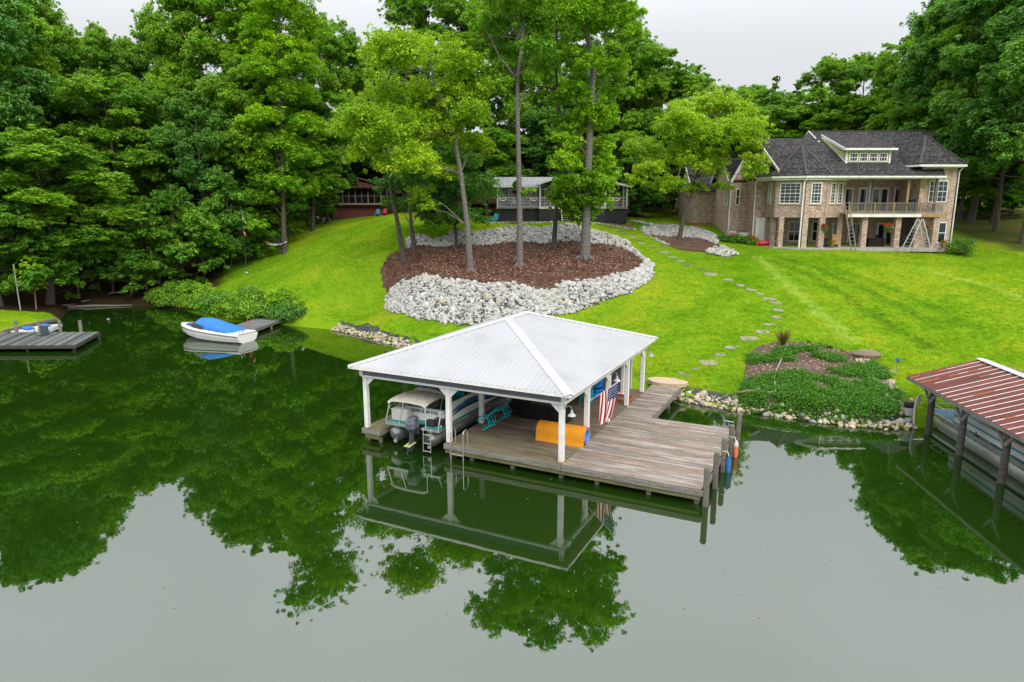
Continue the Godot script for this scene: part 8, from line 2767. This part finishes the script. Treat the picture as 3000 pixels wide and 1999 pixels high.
func make_materials() -> void:
	patchy.seed = 11
	patchy.frequency = 0.06
	patchy.fractal_octaves = 4
	var fine_grass := noise_tex(0.09, [[0.0, grey(0.74)], [0.45, grey(0.95)], [1.0, grey(1.0)]], 3, 512)
	M.ground = textured(Color.WHITE, fine_grass, 0.55, 0.95, true, 6.0, true)
	M.ground.specular_mode = BaseMaterial3D.SPECULAR_DISABLED
	M.leaf = vcol(0.45)
	M.leaf.metallic_specular = 0.45
	M.leaf.backlight_enabled = true
	M.leaf.backlight = Color(0.9, 0.95, 0.5)
	var bark_tex := noise_tex(0.02, [[0.0, grey(0.35)], [0.5, grey(0.7)], [1.0, grey(1.0)]], 8, 256)
	M.bark = textured(lin(0.20, 0.165, 0.135), bark_tex, 1.0, 0.95, false, 2.0)
	M.bark.uv1_scale = Vector3(2.5, 0.6, 2.5)
	M.bark_grey = textured(lin(0.34, 0.31, 0.28), bark_tex, 1.0, 0.95, false, 2.0)
	M.bark_grey.uv1_scale = Vector3(3.0, 0.7, 3.0)
	var w := mat(lin(0.009, 0.030, 0.002), 0.015)
	w.refraction_enabled = true
	w.refraction_scale = 0.13
	w.normal_enabled = true
	w.normal_texture = noise_tex(0.012, [], 21, 512, FastNoiseLite.TYPE_SIMPLEX_SMOOTH, 3)
	w.normal_texture.as_normal_map = true
	w.normal_texture.bump_strength = 4.0
	w.normal_scale = 0.010
	w.uv1_triplanar = true
	w.uv1_world_triplanar = true
	w.uv1_scale = Vector3(0.22, 0.22, 0.22)
	M.water = w
	# beds and rocks
	var crumbs := noise_tex(0.12, [[0.0, grey(0.35)], [0.5, grey(0.75)], [1.0, grey(1.0)]], 41, 512)
	M.mulch = textured(Color.WHITE, crumbs, 0.9, 0.95, true, 5.0, true)
	M.chip_dark = mat(lin(0.17, 0.06, 0.04), 0.9)
	M.chip_light = mat(lin(0.38, 0.25, 0.16), 0.9)
	var stone := noise_tex(0.05, [[0.0, grey(0.62)], [0.5, grey(0.92)], [1.0, grey(1.0)]], 43, 256)
	M.rock_pale = textured(lin(0.55, 0.54, 0.51), stone, 1.2, 0.9, false)
	M.rock_white = textured(lin(0.72, 0.71, 0.69), stone, 1.2, 0.9, false)
	M.rock_grey = textured(lin(0.34, 0.34, 0.33), stone, 1.2, 0.9, false)
	M.rock_tan = textured(lin(0.58, 0.48, 0.34), stone, 1.2, 0.9, false)
	M.rock_cream = textured(lin(0.68, 0.61, 0.48), stone, 1.2, 0.9, false)
	M.rock_pink = textured(lin(0.58, 0.41, 0.32), stone, 1.2, 0.9, false)
	M.rock_brown = textured(lin(0.24, 0.18, 0.13), stone, 0.8, 0.9, false, 2.0)
	M.slate_red = textured(lin(0.36, 0.245, 0.20), crumbs, 0.8, 0.9)
	M.slate_pale = textured(lin(0.62, 0.52, 0.43), crumbs, 0.8, 0.9)
	M.slate_grey = textured(lin(0.46, 0.40, 0.36), crumbs, 0.8, 0.9)
	M.black_sheet = mat(lin(0.02, 0.022, 0.027), 0.45)
	M.hose_grey = mat(lin(0.36, 0.33, 0.29), 0.7)
	M.bark_tan = textured(lin(0.40, 0.29, 0.19), crumbs, 1.0, 0.95, false)
	M.tap_blue = mat(lin(0.01, 0.09, 0.42), 0.4)
	M.pvc = textured(lin(0.74, 0.72, 0.66), crumbs, 0.4, 0.5)
	M.blade = vcol(0.8)
	M.blade.specular_mode = BaseMaterial3D.SPECULAR_DISABLED
	M.blade.backlight_enabled = true
	M.blade.backlight = Color(0.5, 0.55, 0.3)
	# dock and boathouse
	var wood := make_wood_texture()
	var plank := func(col: Color, vertex: bool) -> StandardMaterial3D:
		var m := mat(col, 0.9)
		m.albedo_texture = wood
		m.uv1_scale = Vector3(0.35, 2.2, 1.0)
		m.vertex_color_use_as_albedo = vertex
		m.heightmap_enabled = true
		m.heightmap_texture = wood
		m.heightmap_scale = 0.6
		m.metallic_specular = 0.25
		return m
	M.deck = plank.call(Color(1, 1, 1), true)
	M.deck.albedo_color = lin(1.25, 1.25, 1.25)
	M.rim = plank.call(lin(0.32, 0.30, 0.265), false)
	M.rim_green = plank.call(lin(0.22, 0.225, 0.10), false)
	M.pile = plank.call(lin(0.27, 0.245, 0.205), false)
	M.pale_wood = plank.call(lin(0.55, 0.46, 0.35), false)
	M.new_wood = plank.call(lin(0.62, 0.40, 0.19), false)
	M.dark_pile = mat(lin(0.05, 0.045, 0.04), 0.9)
	M.moss = mat(lin(0.12, 0.16, 0.04), 1.0)
	var dirt := noise_tex(0.006, [[0.0, grey(0.86)], [0.35, grey(0.95)], [1.0, grey(1.0)]], 17, 512)
	M.white_roof = textured(lin(0.41, 0.415, 0.43), dirt, 0.12, 0.42)
	M.white_metal = textured(lin(0.50, 0.505, 0.515), dirt, 0.3, 0.4)
	M.white_paint = textured(lin(0.80, 0.79, 0.77), dirt, 0.5, 0.6)
	M.soffit = mat(lin(0.40, 0.33, 0.25), 0.9)
	M.grey_siding = textured(lin(0.15, 0.165, 0.195), dirt, 0.8, 0.7)
	M.lamp_grey = mat(lin(0.42, 0.43, 0.45), 0.35, 0.7)
	M.aluminium = textured(lin(0.62, 0.62, 0.62), dirt, 0.9, 0.38)
	M.aluminium.metallic = 0.85
	M.boat_white = mat(lin(0.74, 0.73, 0.70), 0.35)
	M.boat_blue = mat(lin(0.02, 0.14, 0.30), 0.35)
	M.boat_navy = mat(lin(0.008, 0.02, 0.06), 0.35)
	M.boat_grey = mat(lin(0.50, 0.49, 0.46), 0.5)
	M.black_print = mat(lin(0.012, 0.012, 0.014), 0.6)
	M.teal_carpet = mat(lin(0.02, 0.26, 0.24), 0.95)
	M.canvas = textured(lin(0.70, 0.665, 0.57), dirt, 0.9, 0.9)
	M.cloth_vc = vcol(0.9)
	M.grey_plastic = textured(lin(0.50, 0.49, 0.46), dirt, 1.2, 0.7)
	M.black_plastic = mat(lin(0.025, 0.026, 0.03), 0.5)
	M.motor_grey = textured(lin(0.16, 0.17, 0.21), noise_tex(0.02, [[0.0, grey(0.5)], [0.55, grey(0.8)], [0.62, grey(1.0)], [0.75, Color(1.6, 1.6, 1.6)]], 23, 256), 1.2, 0.35)
	M.motor_dark = mat(lin(0.045, 0.05, 0.065), 0.4)
	M.motor_plate = mat(lin(0.40, 0.42, 0.16), 0.6)
	M.turquoise = mat(lin(0.0, 0.36, 0.42), 0.45)
	M.pool_blue = mat(lin(0.005, 0.20, 0.62), 0.35)
	M.wicker = textured(lin(0.05, 0.046, 0.043), noise_tex(0.35, [[0.0, grey(0.2)], [0.5, grey(0.6)], [1.0, grey(1.0)]], 29, 256, FastNoiseLite.TYPE_CELLULAR, 1), 1.5, 0.75, false, 4.0)
	M.black_cloth = mat(lin(0.015, 0.015, 0.017), 0.95)
	M.orange_foam = textured(lin(0.80, 0.31, 0.008), dirt, 2.0, 0.8)
	M.blue_foam = mat(lin(0.10, 0.28, 0.72), 0.8)
	M.yellow_rope = mat(lin(0.62, 0.47, 0.06), 0.85)
	M.rope_white = mat(lin(0.68, 0.66, 0.62), 0.85)
	M.bumper_blue = textured(lin(0.03, 0.17, 0.40), dirt, 1.5, 0.5)
	M.bumper_orange = textured(lin(0.66, 0.17, 0.09), dirt, 1.5, 0.55)
	M.red_hose = mat(lin(0.56, 0.06, 0.02), 0.45)
	M.tan_stone = textured(lin(0.52, 0.40, 0.27), dirt, 1.0, 0.9)
	# houses
	M.charcoal = textured(lin(0.035, 0.038, 0.045), dirt, 0.8, 0.7)
	M.porch_floor = mat(lin(0.30, 0.25, 0.19), 0.85)
	M.cabin_grey = textured(lin(0.185, 0.20, 0.235), dirt, 0.8, 0.7)
	M.teal_chair = mat(lin(0.01, 0.30, 0.36), 0.5)
	M.red_chair = mat(lin(0.48, 0.04, 0.07), 0.5)
	M.red_wall = textured(lin(0.10, 0.022, 0.020), dirt, 0.8, 0.85)
	M.dark_brown = mat(lin(0.030, 0.022, 0.017), 0.85)
	M.tan_paint = mat(lin(0.20, 0.155, 0.115), 0.8)
	M.screen = mat(Color(0.02, 0.02, 0.02, 0.55), 0.9)
	M.screen.transparency = BaseMaterial3D.TRANSPARENCY_ALPHA
	M.glass = mat(lin(0.018, 0.024, 0.030), 0.04)
	M.glass.metallic_specular = 0.6
	M.brick = textured(Color(1.0, 1.0, 1.0), brick_texture(), 0.5, 0.9)
	M.concrete = textured(lin(0.40, 0.38, 0.35), dirt, 0.5, 0.9)
	M.red_clay = textured(lin(0.42, 0.17, 0.075), dirt, 1.0, 0.95)
	var shingles := shingle_texture()
	var roofing := func(col: Color) -> StandardMaterial3D:
		var m := mat(col, 0.95)
		m.albedo_texture = shingles
		m.uv1_scale = Vector3(0.35, 0.42, 1.0)
		m.metallic_specular = 0.2
		return m
	M.shingle = roofing.call(lin(0.105, 0.098, 0.10))
	M.shingle_cap = mat(lin(0.06, 0.055, 0.053), 0.95)
	M.shingle_brown = roofing.call(lin(0.16, 0.085, 0.06))
	M.green_siding = mat(lin(0.46, 0.52, 0.24), 0.7)
	M.kayak_red = mat(lin(0.52, 0.012, 0.025), 0.4)
	M.gelcoat = mat(lin(0.72, 0.71, 0.68), 0.3)
	M.cover_blue = textured(lin(0.03, 0.19, 0.56), dirt, 1.2, 0.9)
	M.cover_dark = mat(lin(0.02, 0.07, 0.30), 0.9)
	M.drift = textured(lin(0.40, 0.37, 0.33), crumbs, 0.7, 0.95, false)
	M.post_grey = plank.call(lin(0.15, 0.14, 0.125), false)
	M.rust = vcol(0.75)
	M.rust.albedo_texture = dirt
	M.rust.uv1_triplanar = true
	M.sea_blue = mat(lin(0.06, 0.23, 0.33), 0.6)
	M.state_flag = mat(Color.WHITE, 0.9)
	var sf := Image.create(96, 60, false, Image.FORMAT_RGB8)
	sf.fill(Color(0.85, 0.05, 0.06))
	sf.fill_rect(Rect2i(0, 20, 96, 20), Color(0.93, 0.93, 0.93))
	sf.fill_rect(Rect2i(0, 0, 40, 40), Color(0.05, 0.1, 0.35))
	M.state_flag.albedo_texture = ImageTexture.create_from_image(sf)
	M.state_flag.texture_repeat = false
	M.flag = mat(Color.WHITE, 0.9)
	M.flag.albedo_texture = make_flag_texture()
	M.flag.texture_repeat = false
	M.flag.backlight_enabled = true
	M.flag.backlight = Color(0.4, 0.4, 0.4)

func make_setting() -> void:
	bake_terrain()
	structure(terrain_mesh(FX0, FZ0, 204, 164, 0.5), "lawn", M.ground)
	structure(terrain_mesh(CX0, CZ0, 70, 55, 6.0, Rect2(FX0 + 6.0, FZ0 + 6.0, 90, 70)), "ground", M.ground)
	var m := MB.new()
	m.smooth = true
	m.quad(Vector3(-400, 0, 200), Vector3(400, 0, 200), Vector3(400, 0, -90), Vector3(-400, 0, -90))
	structure(m.mesh(), "lake_water", M.water)

const TREE_WORDS := ["hardwood_tree", "oak_tree", "sweetgum_tree", "yellow_green_tree", "pine_tree", "understorey_tree", "cypress_tree", "understorey_tree"]
func tree_label(kind: int, x: float, z: float, high: float) -> String:
	var look: String = ["mid green broadleaf tree", "dark green oak", "bright green sweetgum", "yellow green bushy tree", "pine with a dark needle top", "low leafy tree", "pointed narrow tree", "dark low undergrowth tree"][kind]
	var size := "very tall " if high > 29.0 else ("tall " if high > 20.0 else ("medium " if high > 12.0 else "small "))
	if kind in [5, 7]: size = "" if high > 6.0 else "small "
	var where := ""
	if x < -27.0: where = "at the cove's edge" if z > -72.0 else ("close behind the cove" if z > -86.0 else "deep in the wood behind the cove")
	elif x < -12.0: where = "beside the brown cottage" if z > -97.0 else "behind the brown cottage"
	elif x < 17.0: where = "close behind the grey cabin" if z > -95.0 else "deep in the wood behind the grey cabin"
	elif x < 50.0: where = "between the grey cabin and the brick house" if z > -100.0 and x < 26.0 else "on the skyline behind the brick house"
	else: where = "beside the brick house's right hand lawn" if z > -88.0 else "behind the brick house's right end"
	return size + look + " " + where

func make_forest() -> void:
	var protos := {}
	var size := [[24.0, 6.0], [20.0, 6.0], [32.0, 5.0], [15.0, 6.5], [28.0, 4.5], [7.0, 3.4], [20.0, 3.0], [9.0, 5.0]]
	for e in FOREST:
		if not protos.has(e[5]): protos[e[5]] = []
	for kind in protos:
		for s in (4 if kind < 2 else 2):
			protos[kind].append(grow(kind, size[kind][0], size[kind][1], 100 + kind * 10 + s, 1.0, 0.17))
	var k := 0
	for e in FOREST:
		k += 1
		var kind: int = e[5]
		var p: Array = protos[kind][k % protos[kind].size()]
		var label := tree_label(kind, e[0], e[1], e[3])
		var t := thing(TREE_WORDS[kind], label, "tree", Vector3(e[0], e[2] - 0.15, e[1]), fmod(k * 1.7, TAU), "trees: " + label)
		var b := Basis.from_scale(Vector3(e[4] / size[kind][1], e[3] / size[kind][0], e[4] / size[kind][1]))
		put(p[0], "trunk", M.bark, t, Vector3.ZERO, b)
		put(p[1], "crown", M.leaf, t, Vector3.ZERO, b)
	print("forest done ", Time.get_ticks_msec())

func _ready() -> void:
	rng.seed = 7
	set_camera_and_light()
	make_materials()
	make_setting()
	print("terrain ", Time.get_ticks_msec())
	make_landscape()
	make_grass()
	make_drift()
	print("landscape ", Time.get_ticks_msec())
	make_dock()
	make_boathouse()
	make_pontoon()
	make_dock_things()
	make_cabin()
	make_brown_house()
	make_brick_house()
	make_house_things()
	make_red_boathouse()
	make_bowrider()
	make_shore_things()
	make_bed_trees()
	make_forest()
